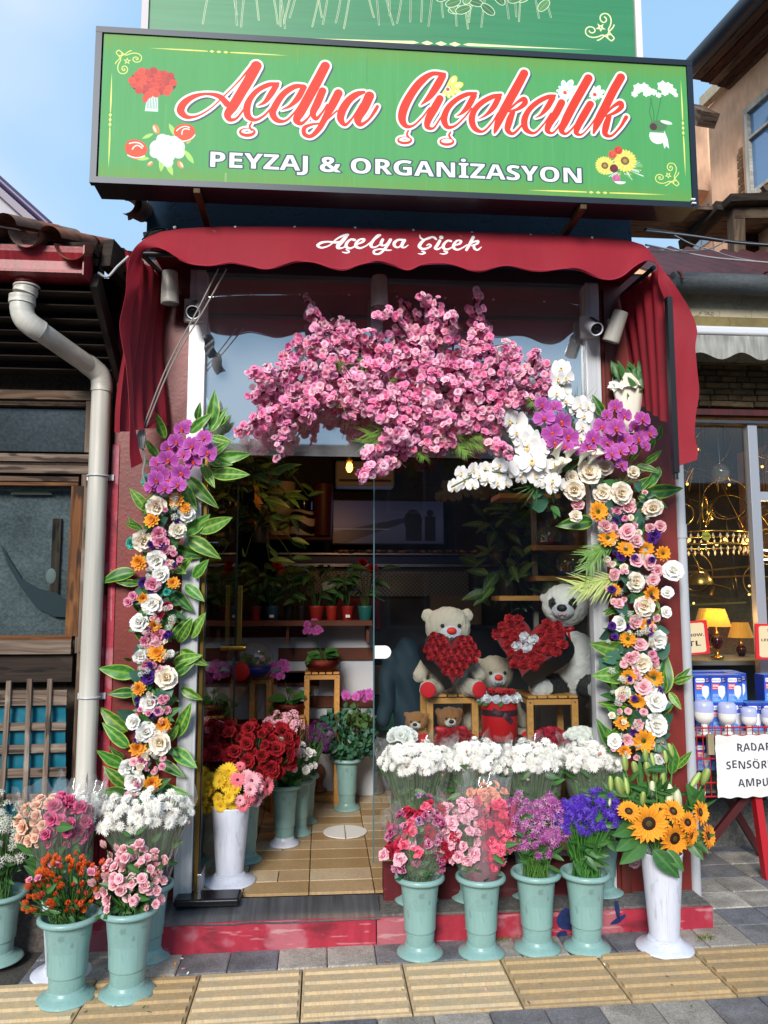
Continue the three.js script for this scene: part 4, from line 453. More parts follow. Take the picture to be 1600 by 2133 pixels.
  // eaves: clay tiles and rafters
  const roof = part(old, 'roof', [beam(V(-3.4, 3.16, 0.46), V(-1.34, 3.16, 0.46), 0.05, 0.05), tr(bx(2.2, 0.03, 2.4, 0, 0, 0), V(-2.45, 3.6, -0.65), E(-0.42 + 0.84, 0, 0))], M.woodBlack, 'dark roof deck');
  const tg = new THREE.CylinderGeometry(0.068, 0.078, 0.36, 12, 2, true, 0, Math.PI), tg2 = new THREE.CylinderGeometry(0.05, 0.05, 0.36, 10, 2, true, Math.PI, Math.PI); for (const g of [tg, tg2]) { g.rotateY(-Math.PI / 2); g.rotateX(Math.PI / 2); }
  const tm = [M.tileClay, M.tileClay2, M.tileClay3, M.tileClay];
  for (let r = 0; r < 3; r++) for (let i = 0; i < 11; i++) { const x = -1.42 - i * 0.19 + rs(0.012), z = 0.44 - r * 0.3, y = 3.25 + r * 0.125 - (i === 0 ? 0.05 : 0); const m = new THREE.Mesh(tg, pick(tm)); m.name = 'roof_tile'; m.castShadow = m.receiveShadow = true; m.position.set(x, y + rs(0.008), z).sub(old.position); m.quaternion.copy(E(0.4, rs(0.05), rs(0.05))); old.add(m); const m2 = new THREE.Mesh(tg2, pick(tm)); m2.name = 'roof_tile'; m2.castShadow = m2.receiveShadow = true; m2.position.set(x - 0.095, y + 0.02, z - 0.01).sub(old.position); m2.quaternion.copy(E(0.4, rs(0.05), 0)); old.add(m2); }
  for (const [px, py] of [[226, 520], [258, 536]]) { const m = new THREE.Mesh(tg, pick(tm)); m.name = 'roof_tile'; m.castShadow = m.receiveShadow = true; m.position.copy(at(px, py, 0.2)).sub(old.position); m.quaternion.copy(E(0.4, 0.2, 0.1)); old.add(m); }
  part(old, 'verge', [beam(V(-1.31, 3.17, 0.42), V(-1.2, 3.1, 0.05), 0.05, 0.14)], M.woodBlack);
}
{ // red gutter and white downpipe
  const g = thing('gutter', 'dark red metal eaves gutter on the timber house', 'gutter', [-2.3, 3.0, 0.5]);
  const prof = [[0.03, 0.135], [0.055, 0.132], [0.052, 0.105], [0.036, 0.07], [0.038, 0.03], [0.058, 0.022], [0.06, 0.008], [0.03, 0], [-0.06, 0.0], [-0.06, 0.13], [-0.055, 0.13], [-0.055, 0.006], [0.025, 0.008]];
  const gg = plate(prof, 2.0); gg.rotateY(-Math.PI / 2); { const u = gg.attributes.uv, p = gg.attributes.position; for (let i = 0; i < u.count; i++) u.setXY(i, p.getX(i), p.getY(i) + p.getZ(i)); } gg.computeBoundingBox(); const bb = gg.boundingBox; gg.translate(-1.375 - bb.max.x, 3.005, 0.49); const ix = gg.index; part(g, 'channel', [gg], M.gutterRed); part(g, 'end_cap', [bx(0.006, 0.135, 0.13, -1.37, 3.07, 0.495)], M.gutterRed); part(g, 'outlet', [tr(new THREE.CylinderGeometry(0.05, 0.05, 0.04, 18), at(55, 583, 0.46))], M.gutterRed);
  const d = thing('downpipe', 'white plastic downpipe with two elbows on the timber house', 'pipe', [-1.46, 0, 0.1]); const R = 0.046;
  const a = at(56, 598, 0.46), b = at(46, 640, 0.46), b2 = at(72, 678, 0.44), c = at(192, 766, 0.12), c2 = at(212, 800, 0.08), e = V(c2.x, 0.0, 0.08);
  part(d, 'socket', [bar(a, at(52, 612, 0.46), R * 1.12, 22)], M.pvc); part(d, 'collar', [tr(new THREE.TorusGeometry(R * 1.12, 0.006, 8, 24), a, E(Math.PI / 2, 0, 0)), bar(at(47, 618, 0.46), at(46, 634, 0.46), R * 1.22, 22)], M.pvc);
  part(d, 'elbow', [tube([at(47, 625, 0.46), at(46, 645, 0.46), at(52, 664, 0.455), at(66, 678, 0.44), at(84, 690, 0.41)], R * 1.1, 30, 20)], M.pvc); part(d, 'pipe', [bar(at(78, 686, 0.42), c, R, 22)], M.pvc, 'slanting length of pipe'); part(d, 'elbow', [tube([at(178, 756, 0.15), c, at(208, 782, 0.09), c2, V(c2.x, c2.y - 0.04, 0.08)], R * 1.1, 30, 20)], M.pvc); part(d, 'pipe', [bar(V(c2.x, c2.y, 0.08), e, R, 24)], M.pvc, 'upright length of pipe');
  for (const y of [2.18, 1.12]) part(d, 'clamp', [bx(0.13, 0.03, 0.02, e.x, y, 0.03), tr(new THREE.TorusGeometry(R + 0.004, 0.004, 6, 22), V(e.x, y, 0.08), E(Math.PI / 2, 0, 0))], M.alu);
}
{ // house far behind on the left
  const h = thing('far_house', 'grey gabled house with violet roof edge behind the timber house', 'house', at(-60, 520, -5)); const P = (px, py) => at(px, py, -5);
  const a = P(-160, 255), b = P(112, 500), c = P(-430, 500); part(h, 'gable_wall', [tr(plate([[c.x, -0.2], [b.x - 0.3, -0.2], [b.x - 0.3, b.y - 0.2], [a.x, a.y - 0.3], [c.x, c.y]], 0.2), V(0, 0, -5.4))], std(0x77707e, { map: plaster, roughness: 0.9 }));
  const off = V(0, -0.18, 0.05); part(h, 'bargeboard', [beam(a.clone().add(off), b.clone().add(off), 0.06, 0.16)], std(0xb9b4bb, { roughness: 0.7 })); part(h, 'roof_edge', [beam(a.clone().add(V(0, 0.02, 0.1)), b.clone().add(V(0, 0.02, 0.1)), 0.12, 0.14), bar(a.clone().add(V(0, 0.1, 0.16)), b.clone().add(V(0, 0.1, 0.16)), 0.05, 10)], std(0x3b2c55, { roughness: 0.4 })); part(h, 'roof', [beam(a.clone().add(V(0, 0.0, -1.5)), b.clone().add(V(0, 0.0, -1.5)), 3, 0.06)], std(0x4a3550, { roughness: 0.6 }));
}

// ================================================================ LAMP SHOP ON THE RIGHT
seed(41);
const RZ = -0.95;
const lamp = thing('lamp_shop', 'low lamp shop with corrugated red roof, cream fascia and dark display window', 'building', [3.2, 0, -1.8]);
{
  const rect = (px0, py0, px1, py1, z, d, m, name, lab) => { const a = at(px0, py0, z), b = at(px1, py1, z); return part(lamp, name, [bx(b.x - a.x, a.y - b.y, d, (a.x + b.x) / 2, (a.y + b.y) / 2, z - d / 2)], m, lab); };
  const zf = RZ + 0.3;
  rect(1380, 600, 1900, 672, zf, 0.3, M.cream, 'fascia', 'cracked cream fascia'); { const a = at(1380, 660, zf + 0.05), b = at(1900, 700, zf + 0.05); part(lamp, 'ledge', [bx(b.x - a.x, 0.06, 0.1, (a.x + b.x) / 2, a.y - 0.02, zf)], std(0x9a8a58, { map: plaster, roughness: 0.9 }), 'mustard underside ledge'); }
  part(lamp, 'gutter', [(() => { const a = at(1400, 588, zf + 0.12), b = at(1900, 588, zf + 0.12); return bar(V(a.x, a.y, a.z), V(b.x, a.y, a.z), 0.065, 12); })()], std(0x5c6266, { map: grainMix, roughness: 0.6 }), 'grey metal gutter');
  for (const px of [1411, 1596]) { const p = at(px, 590, zf + 0.14); part(lamp, 'gutter_strap', [tr(new THREE.TorusGeometry(0.07, 0.008, 6, 14, Math.PI), p, E(0, Math.PI / 2, 0))], std(0x5a1c1c, { roughness: 0.6 })); }
  { const a = at(1385, 575, zf + 0.14); part(lamp, 'roof', thick(160, 6, (u, v) => { const x = a.x + u * 3.2, z = zf + 0.14 - v * 1.6; return [x, a.y - 0.01 + v * 0.95 + 0.022 * Math.sin((x) * 6.283 / 0.16) + (v > 0.95 ? 0.03 * fbm(u, 0.2, 30, 4, 3, 4) : 0), z]; }, 0.006, [4, 2]), std(0x5f1f20, { roughness: 0.55, map: grainMix, bumpMap: grainMix, bumpScale: 0.002 }), 'dark red corrugated roof'); }
  // rolled grey awning with a scalloped edge
  { const a = at(1440, 677, zf + 0.1), b = at(1440, 696, zf + 0.1); part(lamp, 'awning_case', [tr(new RoundedBoxGeometry(3, a.y - b.y, 0.1, 2, 0.02), V(a.x + 1.5, (a.y + b.y) / 2, zf + 0.06))], std(0xd6d9de, { roughness: 0.4 }), 'white awning case'); const c = at(1440, 697, zf + 0.1), d = at(1440, 740, zf + 0.1); part(lamp, 'awning_valance', thick(160, 6, (u, v) => { const x = c.x + u * 2.6; return [x, lerp(c.y, d.y - 0.022 * Math.sin(x * 6.283 / 0.26), v), zf + 0.1 + 0.01 * Math.sin(x * 9) * v]; }, 0.002, [2.6, 0.3]), std(0xb9b9b2, { map: streaks, roughness: 0.9 }), 'weathered grey scalloped valance'); }
  // strip of split stone above the window, stone by stone
  { const m = [0x8a744e, 0x77633f, 0x9a845c, 0x6a5838].map(c => std(c, { map: grainMix, bumpMap: stoneTex, bumpScale: 0.01, roughness: 0.95 })); const a = at(1455, 757, RZ + 0.05), b = at(1640, 850, RZ + 0.05); const back = part(lamp, 'stone_strip', [bx(3, a.y - b.y, 0.06, a.x + 1.4, (a.y + b.y) / 2, RZ)], m[3], 'strip of split stone'); const rows = 7, hh = (a.y - b.y) / rows; for (let r = 0; r < rows; r++) { let x = a.x - rr(0, 0.1); while (x < b.x + 0.1) { const w = rr(0.07, 0.17); part(back, 'stone', [rbox(w - 0.006, hh - 0.005, 0.03, x + w / 2, a.y - (r + 0.5) * hh, RZ + 0.035 + rs(0.008), 0.006)], pick(m)); x += w; } } }
  rect(1400, 640, 1900, 765, RZ + 0.0, 0.1, M.cream, 'upper_wall', 'cream wall behind the rolled awning');
  rect(1400, 850, 1900, 872, RZ + 0.06, 0.1, std(0x571719, { roughness: 0.5, map: streaks }), 'lintel', 'dark red lintel'); rect(1400, 873, 1900, 888, RZ + 0.05, 0.08, M.aluDark, 'frame_rail');
  { const a = at(1556, 888, RZ), b = at(1556, 1750, RZ); part(lamp, 'mullion', [rbox(0.065, a.y - 0.05, 0.06, a.x + 0.02, a.y / 2 + 0.05, RZ, 0.004)], std(0xa9adb6, { roughness: 0.4, metalness: 0.3 })); rect(1575, 1024, 1900, 1046, RZ + 0.02, 0.05, std(0xa9adb6, { roughness: 0.4, metalness: 0.3 }), 'transom'); }
  { const a = at(1380, 888, RZ), b = at(1900, 1700, RZ); part(lamp, 'window_pane', sheet(1, 1, (u, v) => [lerp(a.x, b.x, u), lerp(0.3, a.y, v), RZ - 0.01]), M.glass, 'large lamp shop window'); part(lamp, 'plinth', [bx(3, 0.34, 0.08, a.x + 1.5, 0.14, RZ)], M.cement); }
  const dk = std(0x7a6c4e, { roughness: 0.85, map: grainMix }); part(lamp, 'interior_wall', [bx(4, 3.4, 0.1, 3.6, 1.7, -3.6)], dk); part(lamp, 'interior_wall', [bx(0.1, 3.4, 2.7, 1.72, 1.7, -2.35)], std(0x857658, { roughness: 0.8 })); part(lamp, 'interior_wall', [bx(0.1, 3.4, 2.7, 5.4, 1.7, -2.35)], dk); part(lamp, 'ceiling', [bx(4, 0.1, 2.7, 3.6, 3.1, -2.35)], std(0x6a6252, { roughness: 0.9 })); part(lamp, 'interior_floor', [bx(4, 0.1, 2.7, 3.6, 0.1, -2.35)], std(0x5c5446, { roughness: 0.6 }));
  // white rainwater pipe at the corner
  const d = thing('rain_pipe', 'slim grey white rain pipe between the flower shop and the lamp shop', 'pipe', [1.56, 0, -0.02]); part(d, 'pipe', [bar(V(1.575, 0.02, 0.0), V(1.575, 2.5, 0.0), 0.026, 16)], std(0xb9bcc2, { roughness: 0.4 })); part(d, 'joint', [bar(V(1.575, 1.9, 0.0), V(1.575, 1.97, 0.0), 0.03, 16)], std(0xb9bcc2, { roughness: 0.4 }));
}
{ // chandeliers, pendants and table lamps behind the lamp shop window
  const bulbM = (c, k) => new THREE.MeshStandardMaterial({ color: 0x222222, emissive: c, emissiveIntensity: k });
  const warm = bulbM(0xffc46a, 2.2);
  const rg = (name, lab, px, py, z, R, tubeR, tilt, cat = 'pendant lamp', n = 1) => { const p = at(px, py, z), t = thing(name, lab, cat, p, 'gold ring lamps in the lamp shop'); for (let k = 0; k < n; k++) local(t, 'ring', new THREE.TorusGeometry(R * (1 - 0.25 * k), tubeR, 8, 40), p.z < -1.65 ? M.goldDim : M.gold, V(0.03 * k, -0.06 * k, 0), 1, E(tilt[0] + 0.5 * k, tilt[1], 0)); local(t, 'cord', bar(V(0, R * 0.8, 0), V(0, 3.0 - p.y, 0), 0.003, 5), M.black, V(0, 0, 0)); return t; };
  rg('ring_lamp', 'gold ring pendant nearest the rain pipe in the lamp shop', 1424, 1072, -1.25, 0.075, 0.006, [0.2, 0.1]); rg('ring_lamp', 'twin gold loop pendant right of the single ring in the lamp shop', 1468, 1060, -1.4, 0.09, 0.007, [0.1, 0.9], 'pendant lamp', 2); rg('ring_lamp', 'slim gold ring low beside the garland in the lamp shop', 1414, 1240, -1.3, 0.1, 0.006, [0.1, 1.0]);
  seed(78); [[1436, 960], [1455, 1010], [1480, 930], [1512, 1040], [1528, 1100], [1440, 1190], [1530, 1215], [1590, 960], [1592, 1085], [1588, 1210]].forEach(([px, py], i) => rg('ring_lamp', `thin gold ring deep in the lamp shop, ${['first', 'second', 'third', 'fourth', 'fifth', 'sixth', 'seventh', 'eighth', 'ninth', 'tenth'][i]} of the dim ones from upper left`, px, py, rr(-1.7, -2.7), rr(0.08, 0.2), 0.006, [rs(1.2), rs(1.2)], 'pendant lamp', 1 + (i & 1)));
  { const p = at(1466, 1138, -1.6), t = thing('crystal_chandelier', 'wide round chandelier with rows of hanging crystals in the lamp shop', 'chandelier', p); const R = 0.34; local(t, 'hoop', mg([tr(new THREE.TorusGeometry(R, 0.008, 6, 60), V(0, 0, 0), E(Math.PI / 2, 0, 0)), tr(new THREE.TorusGeometry(R * 0.97, 0.006, 6, 60), V(0, 0.09, 0), E(Math.PI / 2, 0, 0))]), M.gold, V(0, 0, 0)); const cr = new THREE.OctahedronGeometry(0.011); cr.scale(1, 2, 1); const cm = new THREE.MeshPhysicalMaterial({ color: 0xfff2d0, roughness: 0.05, metalness: 0.35, clearcoat: 1 }); for (let i = 0; i < 44; i++) { const a = i / 44 * 6.283; for (const y of [-0.035, 0.055]) local(t, 'crystal', cr, cm, V(Math.cos(a) * R, y, Math.sin(a) * R)); } for (let i = 0; i < 8; i++) { const a = i / 8 * 6.283; local(t, 'bulb', new THREE.SphereGeometry(0.013, 8, 6), warm, V(Math.cos(a) * R * 0.9, 0.03, Math.sin(a) * R * 0.9)); } local(t, 'rods', mg([0, 1, 2].map(i => bar(V(Math.cos(i * 2.1) * R, 0.09, Math.sin(i * 2.1) * R), V(0, 0.8, 0), 0.003, 5))), M.goldDim, V(0, 0, 0)); const L = new THREE.PointLight(0xffc070, 0.55); L.position.set(0, -0.03, 0.0); L.castShadow = true; t.add(L); }
  { const p = at(1500, 985, -1.35), t = thing('globe_pendant', 'smoky glass globe pendant on a thin rod in the lamp shop', 'pendant lamp', p); local(t, 'globe', new THREE.SphereGeometry(0.065, 24, 16), new THREE.MeshPhysicalMaterial({ color: 0x9a9286, roughness: 0.08, transmission: 0.75, thickness: 0, side: THREE.DoubleSide }), V(0, 0, 0)); local(t, 'rod', mg([bar(V(0, 0.06, 0), V(-0.01, 0.42, 0), 0.004, 6), tr(new THREE.CylinderGeometry(0.045, 0.045, 0.02, 16), V(-0.01, 0.43, 0))]), M.steel, V(0, 0, 0)); }
  { const p = at(1458, 1218, -1.3), t = thing('dome_lamp', 'bronze half dome lamp hanging on a bent arm in the lamp shop', 'lamp', p); local(t, 'shade', new THREE.SphereGeometry(0.09, 24, 12, 0, 6.2832, 0, Math.PI / 2), M.goldDim, V(0, 0, 0)); local(t, 'arm', tube([V(0, 0.09, 0), V(-0.01, 0.14, 0), V(-0.05, 0.22, 0)], 0.005), M.gold, V(0, 0, 0)); }
  { const p = at(1490, 1230, -1.6), t = thing('angled_chandelier', 'gold chandelier of crossing flat bars low in the lamp shop window', 'chandelier', p); for (let i = 0; i < 6; i++) { const a = i * 0.9 + 0.3; local(t, 'bar', bx(0.62, 0.012, 0.016), M.goldDim, V(rs(0.06), i * 0.05 - 0.1, rs(0.1)), 1, E(0, a * 0.5, rs(0.18))); } for (let i = 0; i < 4; i++) local(t, 'bulb', new THREE.SphereGeometry(0.009, 8, 6), warm, V(rs(0.25), rs(0.12), 0.1)); }
  seed(77); for (let k = 0; k < 6; k++) { const px = [1425, 1448, 1476, 1512, 1580, 1598][k], py = rr(930, 1100), p = at(px, py, rr(-1.8, -2.6)), t = thing('pendant_cluster', `small gold tube pendant deep in the lamp shop, ${['first', 'second', 'third', 'fourth', 'fifth', 'sixth'][k]} from the left`, 'pendant lamp', p, 'small pendants deep in the lamp shop'); const f = []; for (let i = 0; i < 5; i++) f.push(bar(V(rs(0.09), rs(0.08), rs(0.05)), V(rs(0.09), 0.1, rs(0.05)), 0.007, 6)); local(t, 'tubes', mg(f), M.gold, V(0, 0, 0)); local(t, 'bulb', new THREE.SphereGeometry(0.011, 8, 6), warm, V(0, -0.03, 0.05)); local(t, 'cord', bar(V(0, 0.1, 0), V(0, Math.max(0.15, 3.0 - p.y), 0), 0.003, 5), M.black, V(0, 0, 0)); }
  { const p = at(1596, 1145, -1.3), t = thing('neon_loop', 'bright white and gold loop lamp at the right edge in the lamp shop', 'lamp', p); local(t, 'tube', tube([V(-0.06, 0, 0), V(0.06, 0, 0), V(0.09, 0.04, 0), V(0.04, 0.05, 0)], 0.006), bulbM(0xfff0d0, 4), V(0, 0, 0)); local(t, 'ring', new THREE.TorusGeometry(0.1, 0.006, 6, 30), M.gold, V(0.02, 0.05, 0)); local(t, 'tube', tube([V(-0.06, -0.07, 0), V(0.08, -0.07, 0)], 0.006), bulbM(0xfff0d0, 4), V(0, 0, 0)); const L = new THREE.PointLight(0xffdca0, 0.8); L.position.set(0, 0.02, 0.06); L.castShadow = true; t.add(L); }
  const tl = (px, py, z, s, lit, lab) => { const p = at(px, py, z), t = thing('table_lamp', lab, 'table lamp', p, 'table lamps in the lamp shop window'); const pl = []; for (let i = 0; i <= 48; i++) { } const sh = sheet(96, 1, (u, v) => { const a = u * 6.2832, r = lerp(0.088, 0.055, v) * (1 + 0.02 * Math.sin(u * 6.2832 * 24)); return [Math.cos(a) * r, 0.2 + 0.11 * v, Math.sin(a) * r]; }); local(t, 'shade', sh, new THREE.MeshPhysicalMaterial({ color: 0xd9a945, roughness: 0.9, transmission: 0.35, thickness: 0, side: THREE.DoubleSide, emissive: 0xd89a30, emissiveIntensity: lit ? 0.12 : 0.02 }), V(0, 0, 0), s); local(t, 'base', lathe([[0, 0], [0.04, 0], [0.04, 0.012], [0.012, 0.02], [0.01, 0.05], [0.02, 0.06]], 20), M.gold, V(0, 0, 0), s); local(t, 'body', lathe([[0.018, 0.06], [0.036, 0.1], [0.032, 0.13], [0.012, 0.145]], 20), std(0x10131d, { roughness: 0.15 }), V(0, 0, 0), s); local(t, 'stem', lathe([[0.012, 0.145], [0.018, 0.16], [0.006, 0.17], [0.006, 0.21]], 16), M.gold, V(0, 0, 0), s); if (lit) { const L = new THREE.PointLight(0xffc46a, 0.16); L.position.set(0, 0.26 * s, 0); L.castShadow = true; t.add(L); } };
  tl(1495, 1371, -1.1, 1.05, true, 'brass table lamp with pleated yellow shade behind the first price card'); tl(1475, 1350, -1.4, 0.9, false, 'table lamp half hidden behind the first price card'); tl(1546, 1385, -1.35, 0.95, false, 'small table lamp with pale shade left of the second price card');
  const sh = thing('display_shelf', 'grey display ledge carrying the table lamps in the lamp shop window', 'shelf', at(1500, 1380, -1.25)); part(sh, 'board', [(() => { const a = at(1500, 1373, -1.1); return bx(1.6, 0.03, 0.5, a.x + 0.3, a.y - 0.018, -1.27); })()], std(0x6c675c, { roughness: 0.7 })); part(sh, 'support', [(() => { const a = at(1500, 1373, -1.1); return bx(1.5, a.y - 0.2, 0.04, a.x + 0.3, (a.y + 0.1) / 2, -1.45); })()], std(0x3a362f, { roughness: 0.8 }));
  const disc = thing('discount_tag', 'round yellow discount sticker reading %30 on the crystal chandelier', 'tag', at(1471, 1118, -1.24)); part(disc, 'disc', [tr(new THREE.CylinderGeometry(0.032, 0.032, 0.003, 24), at(1471, 1117, -1.24), E(Math.PI / 2, 0, 0))], std(0x9a9a2c, { roughness: 0.6 })); { const tx = canvasTex(128, 128, (x) => { x.fillStyle = '#a5a232'; x.fillRect(0, 0, 128, 128); x.fillStyle = '#2a2a16'; x.font = 'bold 48px sans-serif'; x.textAlign = 'center'; x.fillText('%30', 64, 80); }); const g = new THREE.CircleGeometry(0.031, 24); part(disc, 'print', [tr(g, at(1471, 1117, -1.2375))], new THREE.MeshStandardMaterial({ map: tx, roughness: 0.6 })); }
}
{ // street display of the lamp shop: red wire stand, bulb cartons, demo bulbs, price cards, paper notice
  const zc = -0.55, zr = -0.36;
  const cardT = (lines) => canvasTex(512, 512, (x) => { x.fillStyle = '#d8242c'; x.fillRect(0, 0, 512, 512); x.fillStyle = '#e3cfa6'; x.beginPath(); x.roundRect ? x.roundRect(30, 30, 452, 452, 30) : x.rect(30, 30, 452, 452); x.fill(); x.fillStyle = '#3a2a1c'; x.textAlign = 'right'; for (const [s, y, f, X] of lines) { x.font = `bold ${f}px sans-serif`; x.fillText(s, X, y); } });
  const card = (px0, py0, px1, py1, z, lines, lab, roll) => { const a = at(px0, py0, z), b = at(px1, py1, z), w = b.x - a.x, h = a.y - b.y, c = V((a.x + b.x) / 2, (a.y + b.y) / 2, z), t = thing('price_card', lab, 'sign', V(c.x, c.y - h / 2, z), 'red framed price cards'); local(t, 'board', rbox(w, h, 0.01, 0, 0, -0.006, 0.004), std(0xd8242c, { roughness: 0.5 }), V(0, h / 2, 0), 1, E(0, 0, roll)); local(t, 'print', new THREE.PlaneGeometry(w * 0.99, h * 0.99), new THREE.MeshStandardMaterial({ map: cardT(lines), roughness: 0.5 }), V(0, h / 2, 0.0015), 1, E(0, 0, roll)); local(t, 'stand', bx(0.01, h * 0.6, 0.01, 0, -h * 0.05, -0.02), M.steel, V(0, 0, 0)); };
  card(1355, 1296, 1478, 1366, zc - 0.12, [['KALİTE', 150, 60, 240], ['AMPUL 30W.', 235, 60, 420], ['5 TL', 380, 110, 380]].map(l => [l[0], l[1], l[2], l[3] + 60]), 'red framed cream price card reading 5 TL beside the rain pipe', 0.07);
  card(1572, 1300, 1690, 1374, zc - 0.12, [['SÜPER', 110, 50, 260], ['LED AMPUL', 250, 50, 320], ['LÜ', 420, 60, 300]], 'red framed cream price card cut by the right edge', -0.02);
  // carton print
  const boxT = canvasTex(256, 420, (x, w, h) => { const g = x.createLinearGradient(0, 0, 0, h); g.addColorStop(0, '#2a3fae'); g.addColorStop(0.45, '#3f66cf'); g.addColorStop(1, '#5a9be0'); x.fillStyle = g; x.fillRect(0, 0, w, h); x.fillStyle = '#f4f6fa'; x.beginPath(); x.roundRect ? x.roundRect(20, 40, 150, 66, 22) : x.rect(20, 40, 150, 66); x.fill(); x.fillStyle = '#2c4fa8'; x.font = 'bold 32px sans-serif'; x.textAlign = 'left'; x.fillText('NOVO LED', 26, 84, 138); x.fillStyle = '#d02a3c'; x.fillRect(20, 128, 130, 92); x.fillStyle = '#ffffff'; x.font = 'bold 50px sans-serif'; x.fillText('30W', 26, 178); x.font = 'bold 24px sans-serif'; x.fillText('2400Lm', 28, 208); x.fillStyle = '#cfe2ff'; x.font = '56px sans-serif'; x.fillText('85%', 28, 330); x.font = '26px sans-serif'; x.fillText('ENERJİ', 30, 364); x.fillText('TASARRUFU', 30, 394, 110); x.fillStyle = '#1b2257'; x.fillRect(186, 30, 60, 90); x.fillStyle = '#e8ecff'; x.font = 'bold 26px sans-serif'; x.fillText('9·9', 192, 62); x.fillText('E27', 192, 98); x.fillStyle = '#e9e9ee'; x.beginPath(); x.moveTo(118, 190); x.quadraticCurveTo(118, 160, 175, 158); x.quadraticCurveTo(232, 160, 232, 190); x.lineTo(232, 270); x.quadraticCurveTo(220, 320, 196, 345); x.lineTo(158, 345); x.quadraticCurveTo(128, 320, 118, 270); x.fill(); x.fillStyle = '#c9c9d0'; x.fillRect(162, 345, 30, 30); });
  const side = std(0x2a3f9c, { roughness: 0.45 }), top = std(0x3f78c8, { roughness: 0.45 }), print = new THREE.MeshStandardMaterial({ map: boxT, roughness: 0.4 });
  const cw = 0.098, ch = 0.158, cg = new THREE.BoxGeometry(cw - 0.002, ch - 0.002, cw), fg = new THREE.PlaneGeometry(cw - 0.004, ch - 0.004);
  const carton = (x, y, z, lab) => { const t = thing('bulb_carton', lab, 'carton', V(x, y, z), 'blue bulb cartons on the red stand'); local(t, 'box', cg, side, V(0, ch / 2, 0)); local(t, 'print', fg, print, V(0, ch / 2, cw / 2 + 0.0006)); local(t, 'lid', bx(cw - 0.004, 0.002, cw - 0.004), top, V(0, ch, 0)); };
  const p0 = at(1439, 1462, zc); const rowY = p0.y; const names = ['first', 'second', 'third', 'fourth', 'fifth'];
  for (let i = 0; i < 4; i++) carton(p0.x + (i < 3 ? i * cw + 0.05 : 3 * cw + 0.028), rowY, zc - (i < 3 ? 0 : 0.09), `blue bulb carton, ${names[i]} from the rain pipe in the top row of cartons`);
  for (let i = 0; i < 4; i++) carton(p0.x + i * cw + 0.05, rowY, zc - 0.2, `blue bulb carton at the back of the top row, ${names[i]} from the rain pipe`);
  for (let i = 0; i < 5; i++) carton(p0.x + i * cw + 0.05, rowY - ch, zc - 0.0 + (i > 2 ? 0.03 : 0), `blue bulb carton in the middle row behind the demo bulbs, ${names[i]} from the rain pipe`);
  for (let i = 0; i < 2; i++) carton(p0.x + i * cw + 0.02, rowY - 2 * ch - 0.06, zc + 0.03, `blue bulb carton inside the red wire basket, ${names[i]} from the rain pipe`);
  for (let i = 0; i < 2; i++) { const q = at(1590 + i * 26, 1460, zc - 0.05); carton(q.x + 0.03, q.y, zc - 0.05, `dark blue carton right of the mullion, ${names[i]} from the mullion`); }
  // demo bulbs
  const demo = (px, s, lab) => { const p = at(px, 1529, zr - 0.06), t = thing('demo_bulb', lab, 'bulb', p, 'large white demo bulbs on the red stand'); local(t, 'foot', lathe([[0, 0], [0.036, 0.0], [0.034, 0.008], [0.02, 0.016], [0.017, 0.05], [0.02, 0.06]], 22), M.white, V(0, 0, 0), s); local(t, 'body', lathe([[0.02, 0.06], [0.045, 0.075], [0.054, 0.1], [0.055, 0.128]], 26), M.white, V(0, 0, 0), s); local(t, 'diffuser', lathe([[0.055, 0.128], [0.0555, 0.16], [0.052, 0.18], [0.04, 0.192], [0, 0.196]], 26), std(0xb5bce2, { roughness: 0.3 }), V(0, 0, 0), s); };
  demo(1421, 1.1, 'white demo bulb with lavender dome half hidden by the rain pipe'); demo(1468, 0.98, 'round white demo bulb with lavender dome, nearest the rain pipe'); demo(1517, 0.92, 'white demo bulb with ribbed collar in the middle of the stand'); demo(1562, 0.78, 'smaller white demo bulb left of the edge one'); demo(1604, 0.74, 'smallest white demo bulb at the right edge');
  // stand
  const st = thing('wire_stand', 'red wire basket stand on crossed legs in front of the lamp shop', 'stand', ground(1520, 1800)); const rm = std(0xb5202c, { roughness: 0.4 }); const A = at(1437, 1517, zr), Bp = at(1446, 1660, zr), x0 = A.x, x1 = A.x + 0.95, yt = A.y, yb = Bp.y, zb = zr - 0.35;
  const bars = []; for (let i = 0; i <= 26; i++) { const x = lerp(x0, x1, i / 26); part(st, 'wire', [bar(V(x, yb, zr), V(x, yt + 0.012, zr), 0.003, 6)], rm); } for (const y of [yb, lerp(yb, yt, 0.2), lerp(yb, yt, 0.55), yt - 0.045, yt]) part(st, 'rail', [bar(V(x0, y, zr), V(x1, y, zr), 0.005, 6), bar(V(x0, y, zr), V(x0, y, zb), 0.005, 6)], rm); part(st, 'deck', [bx(0.95, 0.012, 0.32, (x0 + x1) / 2, rowY - ch - 0.008, zr - 0.18)], std(0xb9b6b0, { roughness: 0.6 }), 'grey deck under the cartons');
